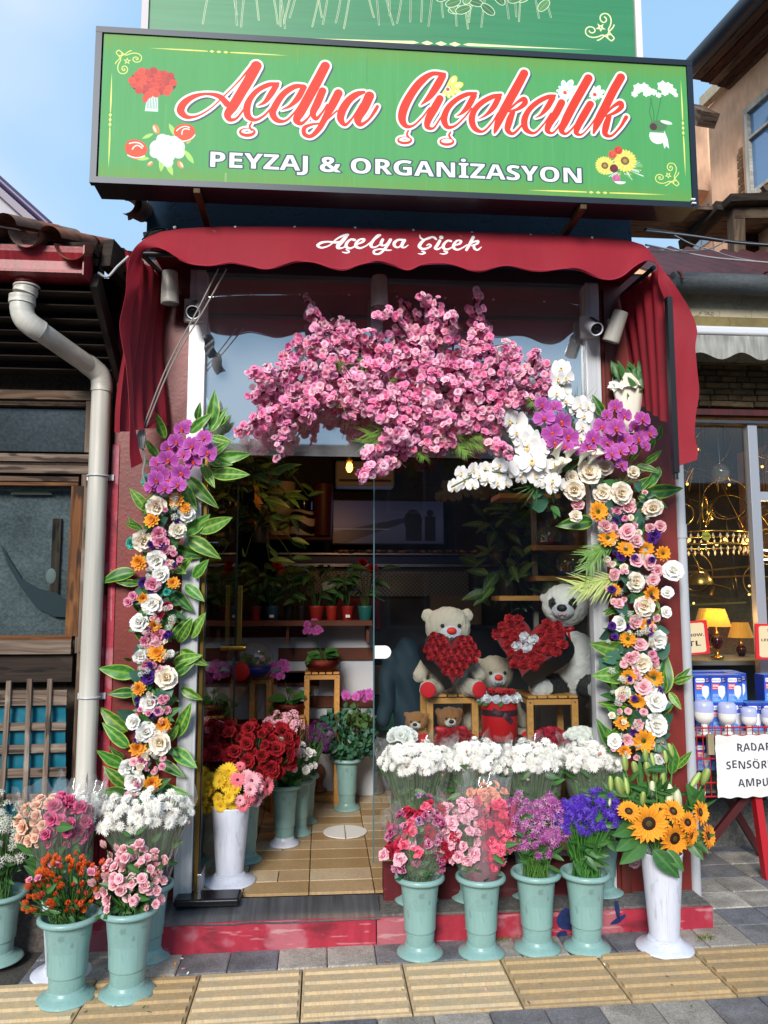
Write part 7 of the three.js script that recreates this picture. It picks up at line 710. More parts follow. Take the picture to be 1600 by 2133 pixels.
// flowers spread over a dome of px half-width rx and half-height ry round (cx, cy), stems down to the bucket
function bunch({ name = 'flower_bunch', label, cat = 'bunch', b, cx, cy, rx, ry, z, kinds, n, size, stemC = 0x3f6a2c, stemR = 0.0028, wrap, leaves = 0, leafG: lg = F.leafPlain, leafLen = 0.07, spread = 0.55, up = 0.35, low = -0.35, deep = 0.8, buds = 0, m = M.petal, noStem }) {
  const zc = z ?? b.rim.z, C = at(cx, cy, zc), s = mpp(cx, cy, zc), RX = rx * s, RY = ry * s, foot = V(b.rim.x, b.rim.y - 0.06, b.rim.z), t = thing(name, label, cat, V(b.rim.x, b.rim.y - 0.05, b.rim.z), 'flower bunches in buckets'); n = Math.round(n * 1.2); const st = [], N = Math.round(n * 1.55); let made = 0;
  const tot = kinds.reduce((a, k) => a + k[2], 0); const pts = [];
  for (let i = 0; i < N && made < n; i++) { const f = (i + 0.5) / N, y = 1 - 2 * f, a = i * 2.39996, r = Math.sqrt(1 - y * y); let d = V(r * Math.cos(a), y, r * Math.sin(a)); if (d.y < low || d.z < -0.55) continue; const k = rr(0.62, 1.1), p = C.clone().add(V(d.x * RX * k, d.y * RY * k, d.z * RX * deep * k)).add(V(rs(RX * 0.12), rs(RY * 0.22) + RY * 0.25 * (vn(d.x * 2.2 + 9, d.z * 2.2 + cx, 999, 9999, 4) - 0.5), 0)); made++; pts.push([p, d]); }
  for (const [p, d] of pts) { let w = rnd() * tot, kd = kinds[0]; for (const k of kinds) { if (k[3] && !k[3](p, C, RX, RY)) continue; kd = k; w -= k[2]; if (w <= 0) break; } const dir = V(d.x * spread + rs(0.25), d.y * 0.5 + up + rs(0.25), d.z * 0.5 + 0.45); flower(t, kd[0], kd[1], p, size * rr(0.66, 1.22) * (kd[4] || 1), dir, undefined, m); st.push([foot.clone().add(V(rs(0.5) * b.R, 0, rs(0.5) * b.R)), foot.clone().lerp(p, 0.5).add(V(d.x * RX * 0.05, 0.02, 0)), p.clone().addScaledVector(dir.normalize(), -0.012)]); if (rnd() < buds) { const q = p.clone().add(V(rs(0.03), rr(-0.07, 0.02), rs(0.03))); flower(t, 'bud', F.budPink, q, size * 0.35, V(rs(0.5), 1, 0.3)); } }
  if (!noStem) stems(t, st, stemR, stemC); for (let i = 0; i < leaves; i++) { const q = pick(st), f = rr(0.35, 0.95), a = q[0].clone().lerp(q[2], f).add(V(rs(0.015), 0, 0.01)); leaf(t, lg, a, a.clone().add(V(rs(1), rs(0.5) + 0.3, rs(0.6) + 0.3).setLength(leafLen * rr(0.7, 1.2))), jit(0.7)); }
  if (wrap) { const top = C.y + RY * wrap.h, bot = foot.y + 0.03, w = Math.max(RX * wrap.w, 0.05), ph = rnd() * 9; part(t, 'cellophane', sheet(44, 12, (u, v) => { const a = u * 6.2832, r = lerp(b.R * 0.62, w, Math.pow(v, 0.8)) * (1 + 0.12 * Math.sin(a * 9 + ph + v * 5) * v + 0.07 * Math.sin(a * 4 + ph) + 0.1 * (vn(u * 14, v * 6 + ph, 14, 999, 6) - 0.5)); const cxv = lerp(foot.x, C.x, v), cz = lerp(foot.z, C.z, v); return [cxv + Math.cos(a) * r, lerp(bot, top, v) + (v > 0.9 ? 0.035 * Math.sin(a * 5 + ph) + 0.02 * Math.sin(a * 11) : 0), cz + Math.sin(a) * r * 0.85]; }), wrap.m || M.clear, 'crinkled clear wrapping'); }
  return t;
}
seed(201);
{ // left of the door, on the pavement
  const A = bucket(138, 2078, 1902, 64, 'teal', 'teal bucket with orange rosebuds, front left on the yellow tiles'); bunch({ name: 'spray_rose_bunch', label: 'bunch of small orange rosebuds with some pink ones in the front left bucket', b: A, cx: 138, cy: 1850, rx: 74, ry: 58, kinds: [['orange_bud', F.budOrange, 3], ['pink_bud', F.rosePinkDeep, 1, (p, C, RX, RY) => p.y > C.y + 0.45 * RY]], n: 95, size: 0.034, leaves: 60, leafLen: 0.05, up: 0.9, low: -0.6, spread: 0.8 });
  const B = bucket(264, 2068, 1886, 62, 'teal', 'teal bucket with pale pink spray roses, second from the left on the yellow tiles'); bunch({ name: 'spray_rose_bunch', label: 'bunch of pale pink spray roses in the bucket left of the door', b: B, cx: 275, cy: 1835, rx: 68, ry: 66, kinds: [['pink_rose', F.rosePink, 3], ['pink_bud', F.budPink, 1]], n: 80, size: 0.043, leaves: 70, leafLen: 0.06, up: 0.55, low: -0.55, spread: 0.8 });
  const C = bucket(306, 1992, 1838, 52, 'teal', 'teal bucket half hidden behind the pale pink spray roses'); bunch({ name: 'chrysanthemum_bunch', label: 'white chrysanthemums in clear wrap left of the door', b: C, cx: 298, cy: 1694, rx: 94, ry: 38, kinds: [['chrysanthemum', F.mum, 1]], n: 120, size: 0.052, wrap: { h: 1.15, w: 1.08 }, leaves: 50, leafLen: 0.06, low: -0.5, buds: 0.1 });
  const D = bucket(128, 2026, 1872, 44, 'white', 'white bucket hidden behind the orange rosebuds'); bunch({ name: 'alstroemeria_bunch', label: 'wrapped bunch of peach and deep pink blooms at the far left', b: D, cx: 112, cy: 1716, rx: 68, ry: 48, kinds: [['peach_bloom', F.alstPeach, 1, (p, C) => p.x < C.x], ['pink_bloom', F.alstPink, 1, (p, C) => p.x >= C.x]], n: 60, size: 0.055, wrap: { h: 1.35, w: 1.15 }, leaves: 60, leafLen: 0.09, low: -0.7 }); bunch({ name: 'chrysanthemum_bunch', label: 'small wrapped bunch of white chrysanthemums behind the peach and pink blooms', b: D, cx: 165, cy: 1678, rx: 55, ry: 20, z: 0.2, kinds: [['chrysanthemum', F.mum, 1]], n: 26, size: 0.058, wrap: { h: 2.6, w: 0.9 }, leaves: 6 });
  const Eb = bucket(-8, 1998, 1856, 58, 'teal', 'teal bucket cut by the left edge of the picture'); bunch({ name: 'gypsophila_bunch', label: 'bunch of small white filler flowers at the left edge', b: Eb, cx: -2, cy: 1752, rx: 52, ry: 72, kinds: [['floret_head', F.gyp, 1]], n: 80, size: 0.05, leaves: 40, leafLen: 0.05, stemR: 0.0022, low: -0.7 });
}
seed(211);
{ // right of the door: front row on the pavement
  const A = bucket(875, 1984, 1820, 53, 'teal', 'teal bucket with crimson sweet williams, nearest the door in the front row'); bunch({ name: 'sweet_william_bunch', label: 'crimson, magenta and pink sweet williams in wrap nearest the door', b: A, cx: 874, cy: 1748, rx: 72, ry: 70, kinds: [['crimson_bloom', F.carnRed, 3], ['magenta_bloom', F.carnMag, 3], ['pink_bloom', F.carnHot, 1.2], ['lilac_bloom', F.carnPurp, 0.8], ['pale_bloom', F.carnPink, 0.6]], n: 62, size: 0.068, leaves: 40, leafLen: 0.07, low: -0.75, wrap: { h: 0.7, w: 1.04 } });
  const B = bucket(1003, 1984, 1820, 53, 'teal', 'teal bucket with wrapped carnations, second in the front row'); bunch({ name: 'carnation_bunch', label: 'pale pink carnations in wrap in the second front bucket', b: B, cx: 962, cy: 1738, rx: 46, ry: 66, kinds: [['pale_pink_carnation', F.carnPink, 1]], n: 40, size: 0.065, leaves: 25, low: -0.85, wrap: { h: 1.1, w: 1.15 } }); bunch({ name: 'carnation_bunch', label: 'hot pink carnations in pink wrap in the second front bucket', b: B, cx: 1034, cy: 1742, rx: 36, ry: 62, kinds: [['hot_pink_carnation', F.carnHot, 1]], n: 38, size: 0.058, leaves: 25, low: -0.85, wrap: { h: 1.05, w: 1.15, m: M.clearPink } }); bunch({ name: 'carnation_bunch', label: 'peach carnations behind the pale and hot pink ones', b: B, cx: 1014, cy: 1668, rx: 40, ry: 26, z: 0.24, kinds: [['peach_carnation', F.carnPeach, 1]], n: 22, size: 0.062, leaves: 10, wrap: { h: 1.9, w: 1.2 } });
  const C = bucket(1119, 1975, 1812, 53, 'teal', 'teal bucket with magenta statice, third in the front row'); bunch({ name: 'statice_bunch', label: 'mauve and magenta statice in the third front bucket', b: C, cx: 1120, cy: 1722, rx: 60, ry: 58, kinds: [['floret_head', F.statMag, 1]], n: 88, size: 0.052, leaves: 60, leafLen: 0.06, low: -0.7, stemR: 0.0024, stemC: 0x4a7a2c });
  const D = bucket(1223, 1974, 1812, 53, 'teal', 'teal bucket with violet statice, fourth in the front row'); bunch({ name: 'statice_bunch', label: 'deep violet statice in the fourth front bucket', b: D, cx: 1228, cy: 1700, rx: 64, ry: 40, kinds: [['floret_head', F.statVio, 1]], n: 90, size: 0.052, leaves: 90, leafLen: 0.08, lg: F.leafPlain, low: -0.6, stemR: 0.0042, stemC: 0x3f7a2c });
  const G = bucket(1385, 1974, 1772, 43, 'white', 'tall white bucket with sunflowers and lilies at the right corner');
  { const t = thing('sunflower_bunch', 'bunch of orange sunflowers in the tall white bucket', 'bunch', V(G.rim.x, G.rim.y - 0.05, G.rim.z), 'flower bunches in buckets'), st = []; const zf = G.rim.z + 0.08; for (const [px, py, r, dx, dy] of [[1351, 1715, 34, -0.1, 0.05], [1405, 1746, 30, 0.25, -0.15], [1432, 1713, 23, 0.4, 0.2], [1475, 1741, 24, 0.9, 0.1], [1458, 1692, 23, 0.6, 0.3], [1402, 1690, 22, 0.1, 0.6], [1310, 1690, 20, -0.4, 0.7], [1375, 1688, 16, 0, 0.9], [1440, 1740, 18, 0.8, -0.2]]) { const p = at(px, py, zf + rs(0.02)); const d = V(dx, dy, 1); flower(t, 'sunflower', F.sunflower, p, r * 2.0 * mpp(px, py, zf), d); st.push([V(G.rim.x + rs(0.04), G.rim.y - 0.1, G.rim.z + rs(0.03)), V(lerp(G.rim.x, p.x, 0.5), lerp(G.rim.y, p.y, 0.6), G.rim.z + 0.03), p.clone().addScaledVector(d.normalize(), -0.015)]); for (let i = 0; i < 5; i++) { const a = i * 1.26, q = p.clone().addScaledVector(d, -0.012); leaf(t, F.leafSmall, q, q.clone().add(V(Math.cos(a), Math.sin(a), 0).multiplyScalar(r * mpp(px, py, zf) * 1.0)), d, M.leaf, 'bract', 0.5); } } stems(t, st, 0.006, 0x4a7a34); for (const [x0, y0, x1, y1] of [[1345, 1745, 1300, 1800], [1325, 1740, 1290, 1770], [1360, 1770, 1420, 1830], [1390, 1770, 1425, 1815], [1430, 1745, 1465, 1790], [1440, 1740, 1478, 1775], [1320, 1720, 1285, 1740], [1460, 1690, 1440, 1640], [1430, 1690, 1470, 1650], [1300, 1740, 1330, 1690]]) leaf(t, F.leafPlain, at(x0, y0, zf + (y0 > 1760 ? 0.02 : -0.04)), at(x1, y1, zf + (y0 > 1760 ? 0.07 : 0.03)), V(rs(0.4), 0.3, 1), M.leaf, 'leaf', 1.3); }
  { const t = thing('lily_bunch', 'unopened green white lily buds standing behind the sunflowers', 'bunch', V(G.rim.x, G.rim.y - 0.02, G.rim.z - 0.02), 'flower bunches in buckets'), st = [], k = 3.555; for (const [x0, y0, x1, y1, w] of [[740, 1210, 725, 1110, 0], [790, 1165, 755, 1060, 0], [440, 1270, 425, 1150, 0], [520, 1300, 495, 1195, 0], [650, 1230, 625, 1130, 0], [590, 1200, 580, 1105, 0], [610, 1310, 590, 1200, 0], [660, 1360, 645, 1240, 0], [715, 1380, 712, 1255, 0], [330, 1420, 325, 1300, 0], [410, 1450, 375, 1310, 0], [455, 1440, 435, 1310, 0], [920, 1390, 990, 1275, 0], [1000, 1370, 1050, 1250, 0], [755, 1550, 765, 1360, 1], [835, 1550, 810, 1390, 1], [640, 1480, 635, 1340, 1], [940, 1500, 1030, 1420, 1], [660, 1610, 650, 1520, 0], [560, 1530, 570, 1420, 0], [320, 1530, 318, 1450, 1]]) { const a = at(1180 + x0 / k, 1250 + y0 / k, 0.36 + rs(0.03)), b = at(1180 + x1 / k, 1250 + y1 / k, 0.38 + rs(0.03)), d = b.clone().sub(a), len = d.length(); local(t, 'lily_bud', F.lilyBud[w], M.leaf, a.clone().sub(t.position), V(len * 1.15, len, len * 1.15), new THREE.Quaternion().setFromUnitVectors(V(0, 1, 0), d.normalize())); st.push([V(G.rim.x + rs(0.03), G.rim.y - 0.08, G.rim.z), V(lerp(G.rim.x, a.x, 0.7), lerp(G.rim.y, a.y, 0.55), a.z), a]); } stems(t, st, 0.004, 0x5a8438); for (let i = 0; i < 70; i++) { const q = pick(st), a = q[1].clone().lerp(q[2], rr(0.0, 0.95)); leaf(t, F.leafPlain, a, a.clone().add(V(rs(1), rs(0.35) + 0.2, rr(-0.2, 0.6)).setLength(rr(0.07, 0.14))), jit(0.6), M.leaf, 'leaf', 0.7); } }
}
seed(221);
{ // second row on the step: white chrysanthemums in wrap
  const SY = 0.142; let k = 0; const lab = ['nearest the door', 'behind the carnations', 'behind the mauve statice', 'behind the violet statice'];
  for (const [px, bpy, cx, rx, cy] of [[868, 1874, 866, 74, 1583], [985, 1868, 992, 64, 1580], [1108, 1862, 1108, 70, 1582], [1252, 1856, 1232, 66, 1578]]) { const b = bucket(px, bpy, 1742, 50, 'teal', `teal bucket on the red step ${lab[k]}`, SY); bunch({ name: 'chrysanthemum_bunch', label: `wrapped white chrysanthemums on the step ${lab[k]}`, b, cx, cy, rx, ry: 30, kinds: [['chrysanthemum', F.mum, 1]], n: 150, size: 0.05, wrap: { h: 1.1, w: 1.06 }, leaves: 60, leafLen: 0.07, low: -0.5, stemR: 0.003, stemC: 0x47692f, buds: 0.08 }); k++; }
}
seed(231);
{ // inside the doorway
  const A = bucket(478, 1836, 1676, 40, 'white', 'tall white bucket with gerberas just inside the door', FLOOR); bunch({ name: 'gerbera_bunch', label: 'yellow gerberas and pink gerberas in the white bucket inside the door', b: A, cx: 492, cy: 1644, rx: 66, ry: 44, kinds: [['yellow_gerbera', F.gerbYellow, 1, (p, C) => p.x < C.x + 0.01], ['pink_gerbera', F.gerbPink, 1, (p, C) => p.x >= C.x - 0.01], ['pale_gerbera', F.gerbPale, 0.7, (p, C) => p.x >= C.x + 0.03]], n: 34, size: 0.092, low: -0.75, leaves: 6 });
  const B = bucket(512, 1792, 1655, 36, 'deep', 'teal bucket with red roses behind the gerberas', FLOOR); bunch({ name: 'rose_bunch', label: 'large bunch of dark red roses inside the door', b: B, cx: 516, cy: 1562, rx: 100, ry: 56, kinds: [['red_rose', F.roseRed, 1]], n: 90, size: 0.072, leaves: 30, low: -0.7 });
  const C = bucket(592, 1758, 1632, 35, 'mixed', 'teal bucket on a white foot with cream roses inside the door', FLOOR); bunch({ name: 'rose_bunch', label: 'greenish white and blush roses in the bucket on a white foot', b: C, cx: 606, cy: 1580, rx: 46, ry: 34, kinds: [['white_rose', F.roseWhite, 3], ['blush_rose', F.rosePink, 1, (p, Q) => p.x > Q.x]], n: 30, size: 0.052, leaves: 40, leafLen: 0.09, low: -0.7 });
  const D = bucket(622, 1736, 1622, 30, 'deep', 'teal bucket second from the gerberas along the left side', FLOOR); bunch({ name: 'carnation_bunch', label: 'soft pink carnations behind the red roses', b: D, cx: 588, cy: 1512, rx: 40, ry: 24, kinds: [['pink_carnation', F.carnPink, 1]], n: 26, size: 0.06, leaves: 6 });
  const E2 = bucket(636, 1712, 1612, 28, 'deep', 'teal bucket farthest back along the left side', FLOOR); bunch({ name: 'statice_bunch', label: 'deep purple filler flowers inside the door', b: E2, cx: 648, cy: 1542, rx: 42, ry: 30, kinds: [['floret_head', F.purple, 1]], n: 60, size: 0.05, leaves: 10 });
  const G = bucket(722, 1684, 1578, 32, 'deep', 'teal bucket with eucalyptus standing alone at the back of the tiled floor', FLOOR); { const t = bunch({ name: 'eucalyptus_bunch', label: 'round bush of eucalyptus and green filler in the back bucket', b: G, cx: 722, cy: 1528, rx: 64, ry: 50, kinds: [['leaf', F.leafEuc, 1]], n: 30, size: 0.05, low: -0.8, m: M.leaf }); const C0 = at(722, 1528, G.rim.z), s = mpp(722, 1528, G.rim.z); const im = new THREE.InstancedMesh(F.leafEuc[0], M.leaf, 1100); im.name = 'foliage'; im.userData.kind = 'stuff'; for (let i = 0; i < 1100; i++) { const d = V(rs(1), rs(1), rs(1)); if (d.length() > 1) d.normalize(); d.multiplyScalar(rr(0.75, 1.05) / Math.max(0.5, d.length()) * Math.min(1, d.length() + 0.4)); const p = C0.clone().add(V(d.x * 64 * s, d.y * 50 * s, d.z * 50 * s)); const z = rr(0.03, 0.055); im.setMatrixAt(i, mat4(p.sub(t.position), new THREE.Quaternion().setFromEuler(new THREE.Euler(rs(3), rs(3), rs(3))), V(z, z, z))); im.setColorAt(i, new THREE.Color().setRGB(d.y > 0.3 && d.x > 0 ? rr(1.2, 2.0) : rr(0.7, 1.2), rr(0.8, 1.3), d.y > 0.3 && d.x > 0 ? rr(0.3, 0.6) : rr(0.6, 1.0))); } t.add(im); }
  const H = bucket(432, 1800, 1668, 34, 'deep', 'teal bucket behind the glass door leaf', FLOOR); bunch({ name: 'rose_bunch', label: 'red and pink roses seen through the glass door leaf', b: H, cx: 452, cy: 1560, rx: 40, ry: 60, kinds: [['red_rose', F.roseRed, 3], ['pink_rose', F.rosePink, 1, (p, Q, a, b) => p.y > Q.y + 0.5 * b]], n: 40, size: 0.068, leaves: 12 });
}
// ================================================================ SOFT TOYS AND GIFTS IN THE DISPLAY WINDOW
const DZ = -0.42;
function bear({ px, footPy, topPy, z, fur, muz, nose, pad, label, turn = 0, cell = 0.008, panda = false, headTilt = 0, hs = 1, headY = 0.7 }) {
  const f = at(px, footPy, z), H = at(px, topPy, z).y - f.y, h = x => x * H, t = thing('teddy_bear', label, 'soft toy', V(f.x, f.y, f.z), 'soft toys in the display window'); t.rotation.y = turn;
  const hr = hs, g = x => h(x * hr), hd = [headTilt * h(0.06), h(headY), h(0.04)], dark = L(0x14161c);
  const sdf = (x, y, w) => { let d = sdE(x, y, w, [0, h(0.28), 0], [h(0.24), h(0.29), h(0.2)]); const hdD = sdE(x, y, w, hd, [g(0.285), g(0.265), g(0.25)]); d = smin(d, hdD, h(0.04)); for (const s of [-1, 1]) { d = smin(d, sdE(x, y, w, [hd[0] + s * g(0.25), hd[1] + g(panda ? 0.1 : 0.15), hd[2] - g(panda ? 0.14 : 0.04)], [g(0.085), g(0.09), g(0.045)]), h(0.02)); d = smin(d, sdC(x, y, w, [s * h(0.2), h(0.42), h(0.02)], [s * h(0.33), h(0.22), h(0.13)], h(0.08), h(0.075)), h(0.03)); d = smin(d, sdC(x, y, w, [s * h(0.12), h(0.1), h(0.08)], [s * h(0.26), h(0.1), h(0.3)], h(0.1), h(0.095)), h(0.03)); } d = smin(d, sdE(x, y, w, [hd[0], hd[1] - g(0.07), hd[2] + g(0.2)], [g(0.13), g(0.1), g(0.1)]), h(0.02)); return d + 0.008 * (vn(x * 85 + 50, y * 85 + w * 60, 9999, 9999, 3) - 0.5); };
  const col = (x, y, w) => { if (sdE(x, y, w, [hd[0], hd[1] - g(0.07), hd[2] + g(0.2)], [g(0.125), g(0.095), g(0.11)]) < g(0.012) && w > hd[2] + g(0.15)) return muz; if (panda) { for (const s of [-1, 1]) { if (sdE(x, y, w, [hd[0] + s * g(0.25), hd[1] + g(0.12), hd[2] - g(0.16)], [g(0.1), g(0.1), g(0.06)]) < 0) return dark; if (sdE(x, y, w, [hd[0] + s * g(0.125), hd[1] + g(0.02), hd[2] + g(0.21)], [g(0.055), g(0.075), g(0.08)]) < 0) return dark; if (sdC(x, y, w, [s * h(0.21), h(0.42), h(0.02)], [s * h(0.33), h(0.22), h(0.13)], h(0.1), h(0.1)) < 0) return dark; if (sdC(x, y, w, [s * h(0.12), h(0.1), h(0.08)], [s * h(0.26), h(0.1), h(0.3)], h(0.115), h(0.11)) < 0 && w < h(0.3)) return dark; } } return fur; };
  const body = local(t, 'body', blob(sdf, [-h(0.5), -h(0.04), -h(0.3)], [h(0.5), h(1.04), h(0.48)], cell, col, 8), M.fur, V(0, 0, 0));
  for (const s of [-1, 1]) { local(t, 'eye', new THREE.SphereGeometry(g(0.026), 12, 10), M.black, V(hd[0] + s * g(0.105), hd[1] + g(0.03), hd[2] + g(0.235))); if (pad) local(t, 'foot_pad', tr(new THREE.SphereGeometry(1, 16, 10), V(0, 0, 0), E(0, s * 0.3, 0), V(h(0.085), h(0.085), h(0.02))), std(pad, { roughness: 0.8 }), V(s * h(0.275), h(0.1), h(0.39)), 1); }
  local(t, 'nose', tr(new THREE.SphereGeometry(1, 14, 10), V(0, 0, 0), E(0, 0, 0), V(g(0.062), g(0.045), g(0.035))), std(nose, { roughness: 0.6 }), V(hd[0], hd[1] - g(0.03), hd[2] + g(0.295)));
  const my = hd[1] - g(0.1), mz = hd[2] + g(0.298); local(t, 'mouth', tube([V(hd[0] - g(0.06), my + g(0.005), mz - g(0.02)), V(hd[0] - g(0.03), my - g(0.025), mz - g(0.004)), V(hd[0], my - g(0.01), mz), V(hd[0] + g(0.03), my - g(0.025), mz - g(0.004)), V(hd[0] + g(0.06), my + g(0.005), mz - g(0.02))], g(0.005), 16, 5), panda ? std(0xb02030) : M.black, V(0, 0, 0));
  return { t, H, h, f, hd };
}
const heartPt = (a, w, hh) => [w / 32 * 16 * Math.pow(Math.sin(a), 3), hh / 30 * (13 * Math.cos(a) - 5 * Math.cos(2 * a) - 2 * Math.cos(3 * a) - Math.cos(4 * a) + 2)];
function heartBox(c, w, hh, depth, q, label, whiteMid) {
  const t = thing('heart_box', label, 'gift box', c, 'heart boxes of red roses'); t.quaternion.copy(q); const pts = []; for (let i = 0; i < 48; i++) pts.push(heartPt(i / 48 * 6.2832, w, hh)); local(t, 'box', tr(plate(pts, depth, 0.003), V(0, 0, -depth)), std(0x0c0d12, { roughness: 0.6 }), V(0, 0, 0)); local(t, 'lining', tr(plate(pts.map(p => [p[0] * 0.97, p[1] * 0.97]), 0.004), V(0, 0, 0.001)), std(0x7c0a12, { roughness: 0.8 }), V(0, 0, 0)); const inside = (x, y, k) => { let r = false; for (let i = 0, j = 47; i < 48; j = i++) { const [xi, yi] = pts[i].map(p => p * k), [xj, yj] = pts[j].map(p => p * k); if ((yi > y) !== (yj > y) && x < (xj - xi) * (y - yi) / (yj - yi) + xi) r = !r; } return r; };
  const s = w / 7.2; for (let j = -6; j < 7; j++) for (let i = -6; i < 7; i++) { const x = (i + (j & 1) * 0.5) * s + rs(s * 0.08), y = j * s * 0.88 + rs(s * 0.08); if (!inside(x, y, 1.0)) continue; const mid = whiteMid && inside((x) * 1, (y - hh * 0.03) * 1, 0.42); local(t, mid ? 'white_rose' : 'red_rose', pick(mid ? F.soapWhite : F.soapRed), M.petal, V(x, y, 0.006), s * 1.3, E(rs(0.25), rs(0.25), rnd() * 6)); }
  return t;
}
function stool(px0, px1, topPy, z, depth, floorY, label, mat = M.pine) {
  const a = at(px0, topPy, z), b = at(px1, topPy, z), w = b.x - a.x, y = a.y, cx = (a.x + b.x) / 2, t = thing('wooden_stool', label, 'stool', V(cx, floorY, z - depth / 2), 'slatted wooden stools'); const h = y - floorY, lg = 0.036; for (let i = 0; i < 5; i++) local(t, 'slat', rbox(w / 5 - 0.008, 0.014, depth, 0, 0, 0, 0.003), mat, V(-w / 2 + (i + 0.5) * w / 5, h - 0.007, 0)); for (const sx of [-1, 1]) for (const sz of [-1, 1]) local(t, 'leg', rbox(lg, h - 0.02, lg * 0.7, 0, 0, 0, 0.003), mat, V(sx * (w / 2 - lg / 2), (h - 0.02) / 2, sz * (depth / 2 - lg / 2))); for (const sz of [-1, 1]) local(t, 'apron', rbox(w - 2 * lg, 0.03, 0.016, 0, 0, 0, 0.002), mat, V(0, h - 0.035, sz * (depth / 2 - 0.02))); for (const sx of [-1, 1]) { local(t, 'apron', rbox(0.016, 0.03, depth - lg * 1.5, 0, 0, 0, 0.002), mat, V(sx * (w / 2 - 0.02), h - 0.036, 0)); for (const yy of [h - 0.035]) local(t, 'bolt', tr(new THREE.CylinderGeometry(0.005, 0.005, 0.003, 8), V(0, 0, 0), E(Math.PI / 2, 0, 0)), M.steel, V(sx * (w / 2 - lg / 2), yy, depth / 2 - lg * 0.35 + lg * 0.21)); } return { y, cx };
}
seed(301);
{
  const S1 = stool(889, 997, 1447, -0.25, 0.3, FLOOR, 'pine stool under the beige bear with the heart'), S2 = stool(1098, 1205, 1450, -0.25, 0.3, FLOOR, 'pine stool under the panda');
  const B1 = bear({ px: 933, footPy: 1447, topPy: 1258, z: -0.36, fur: L(0xdccfba), muz: L(0xe6e6ec), nose: 0xd82a1c, pad: 0xc8101c, hs: 0.88, headY: 0.74, label: 'beige bear with red nose holding a heart of red roses' });
  { const c = at(941, 1372, -0.13), s = mpp(941, 1366, -0.13); heartBox(c, 118 * s, 112 * s, 0.1, E(-0.32, 0.26, -0.02), 'black heart box of red soap roses held by the beige bear', false); }
  const B2 = bear({ px: 1030, footPy: 1545, topPy: 1362, z: -0.52, fur: L(0xc8baa6), muz: L(0xe0e0e6), nose: 0xd82a1c, pad: 0xc8101c, hs: 0.78, headY: 0.78, label: 'beige bear with red nose behind the round red box' });
  const B3 = bear({ px: 1198, footPy: 1450, topPy: 1214, z: -0.44, fur: L(0xf8f8f5), muz: L(0xd8dae2), nose: 0x14161c, pad: null, panda: true, hs: 0.72, headY: 0.8, turn: -0.45, label: 'large white and black panda at the right of the window', headTilt: -1 });
  { const p = at(1181, 1312, -0.22); const t = thing('ribbon_bow', 'red satin bow at the neck of the panda', 'bow', p); for (const s of [-1, 1]) { local(t, 'loop', tr(new THREE.SphereGeometry(1, 12, 8), V(s * 0.022, 0.004, 0), E(0, 0, s * 0.3), V(0.022, 0.014, 0.01)), std(0xc0182a, { roughness: 0.35 }), V(0, 0, 0)); local(t, 'tail', rbox(0.014, 0.07, 0.003, s * 0.012, -0.036, 0, 0.001, E(0, 0, s * 0.15)), std(0xc0182a, { roughness: 0.35 }), V(0, 0, 0)); } local(t, 'knot', new THREE.SphereGeometry(0.01, 10, 8), std(0xa81424, { roughness: 0.35 }), V(0, 0, 0.004)); }
  { const c = at(1100, 1350, -0.12), s = mpp(1100, 1350, -0.12); heartBox(c, 150 * s, 130 * s, 0.2, E(-0.4, -0.5, -0.32), 'tilted black heart box of red roses with a white rose centre by the panda', true); }
  { // round red box with roses
    const p = at(1043, 1540, -0.2), s = mpp(1043, 1540, -0.2), R = 38 * s, H = at(1043, 1458, -0.2).y - p.y, t = thing('round_gift_box', 'round red hat box with dark ribbon and white roses on top', 'gift box', V(p.x, p.y, -0.22)); const rm = std(0xc4161c, { roughness: 0.42 }); local(t, 'box', lathe([[0, 0], [R, 0], [R, H], [R * 0.96, H], [R * 0.96, H * 0.9], [0, H * 0.9]], 40), rm, V(0, 0, 0)); local(t, 'ribbon', lathe([[R * 1.012, H * 0.62], [R * 1.012, H * 0.78]], 40), std(0x34121c, { roughness: 0.5 }), V(0, 0, 0)); for (const a of [-0.5, 0.6]) local(t, 'ribbon_tail', thick(6, 2, (u, v) => [u * 0.06, (v - 0.5) * 0.028 - u * 0.01, 0.004 * Math.sin(u * 5)], 0.001), std(0x3c1622, { roughness: 0.5 }), V(0.0, H * 0.68, R * 1.03), 1, E(0, 0, a > 0 ? -0.55 : Math.PI - 0.2)); for (let i = 0; i < 13; i++) { const a = i / 13 * 6.2832; local(t, 'white_rose', pick(F.soapWhite), M.petal, V(Math.cos(a) * R * 1.05, H + 0.012, Math.sin(a) * R * 1.05), R * 0.62, qTo(V(Math.cos(a) * 0.9, 0.55, Math.sin(a) * 0.9), rnd() * 6)); } for (let i = 0; i < 9; i++) { const a = i * 2.4, r = R * 0.72 * Math.sqrt(i / 9); local(t, 'red_rose', pick(F.soapRed), M.petal, V(Math.cos(a) * r, H + 0.04, Math.sin(a) * r), R * 0.6, qTo(V(rs(0.3), 1, rs(0.3)))); } for (let i = 0; i < 12; i++) { const a = rnd() * 6.28, q = V(t.position.x + Math.cos(a) * R, t.position.y + H, t.position.z + Math.sin(a) * R); leaf(t, F.leafSmall, q, q.clone().add(V(Math.cos(a) * 0.03, -0.02, Math.sin(a) * 0.03)), V(0, 1, 0.5)); } const stand = thing('display_block', 'low dark block under the round red hat box', 'stand', V(p.x, FLOOR, -0.26)); local(stand, 'block', rbox(0.3, p.y - FLOOR - 0.002, 0.3, 0, (p.y - FLOOR) / 2 - 0.001, -0.2, 0.006), std(0x2c2624, { roughness: 0.8 }), V(0, 0, 0.16)); }
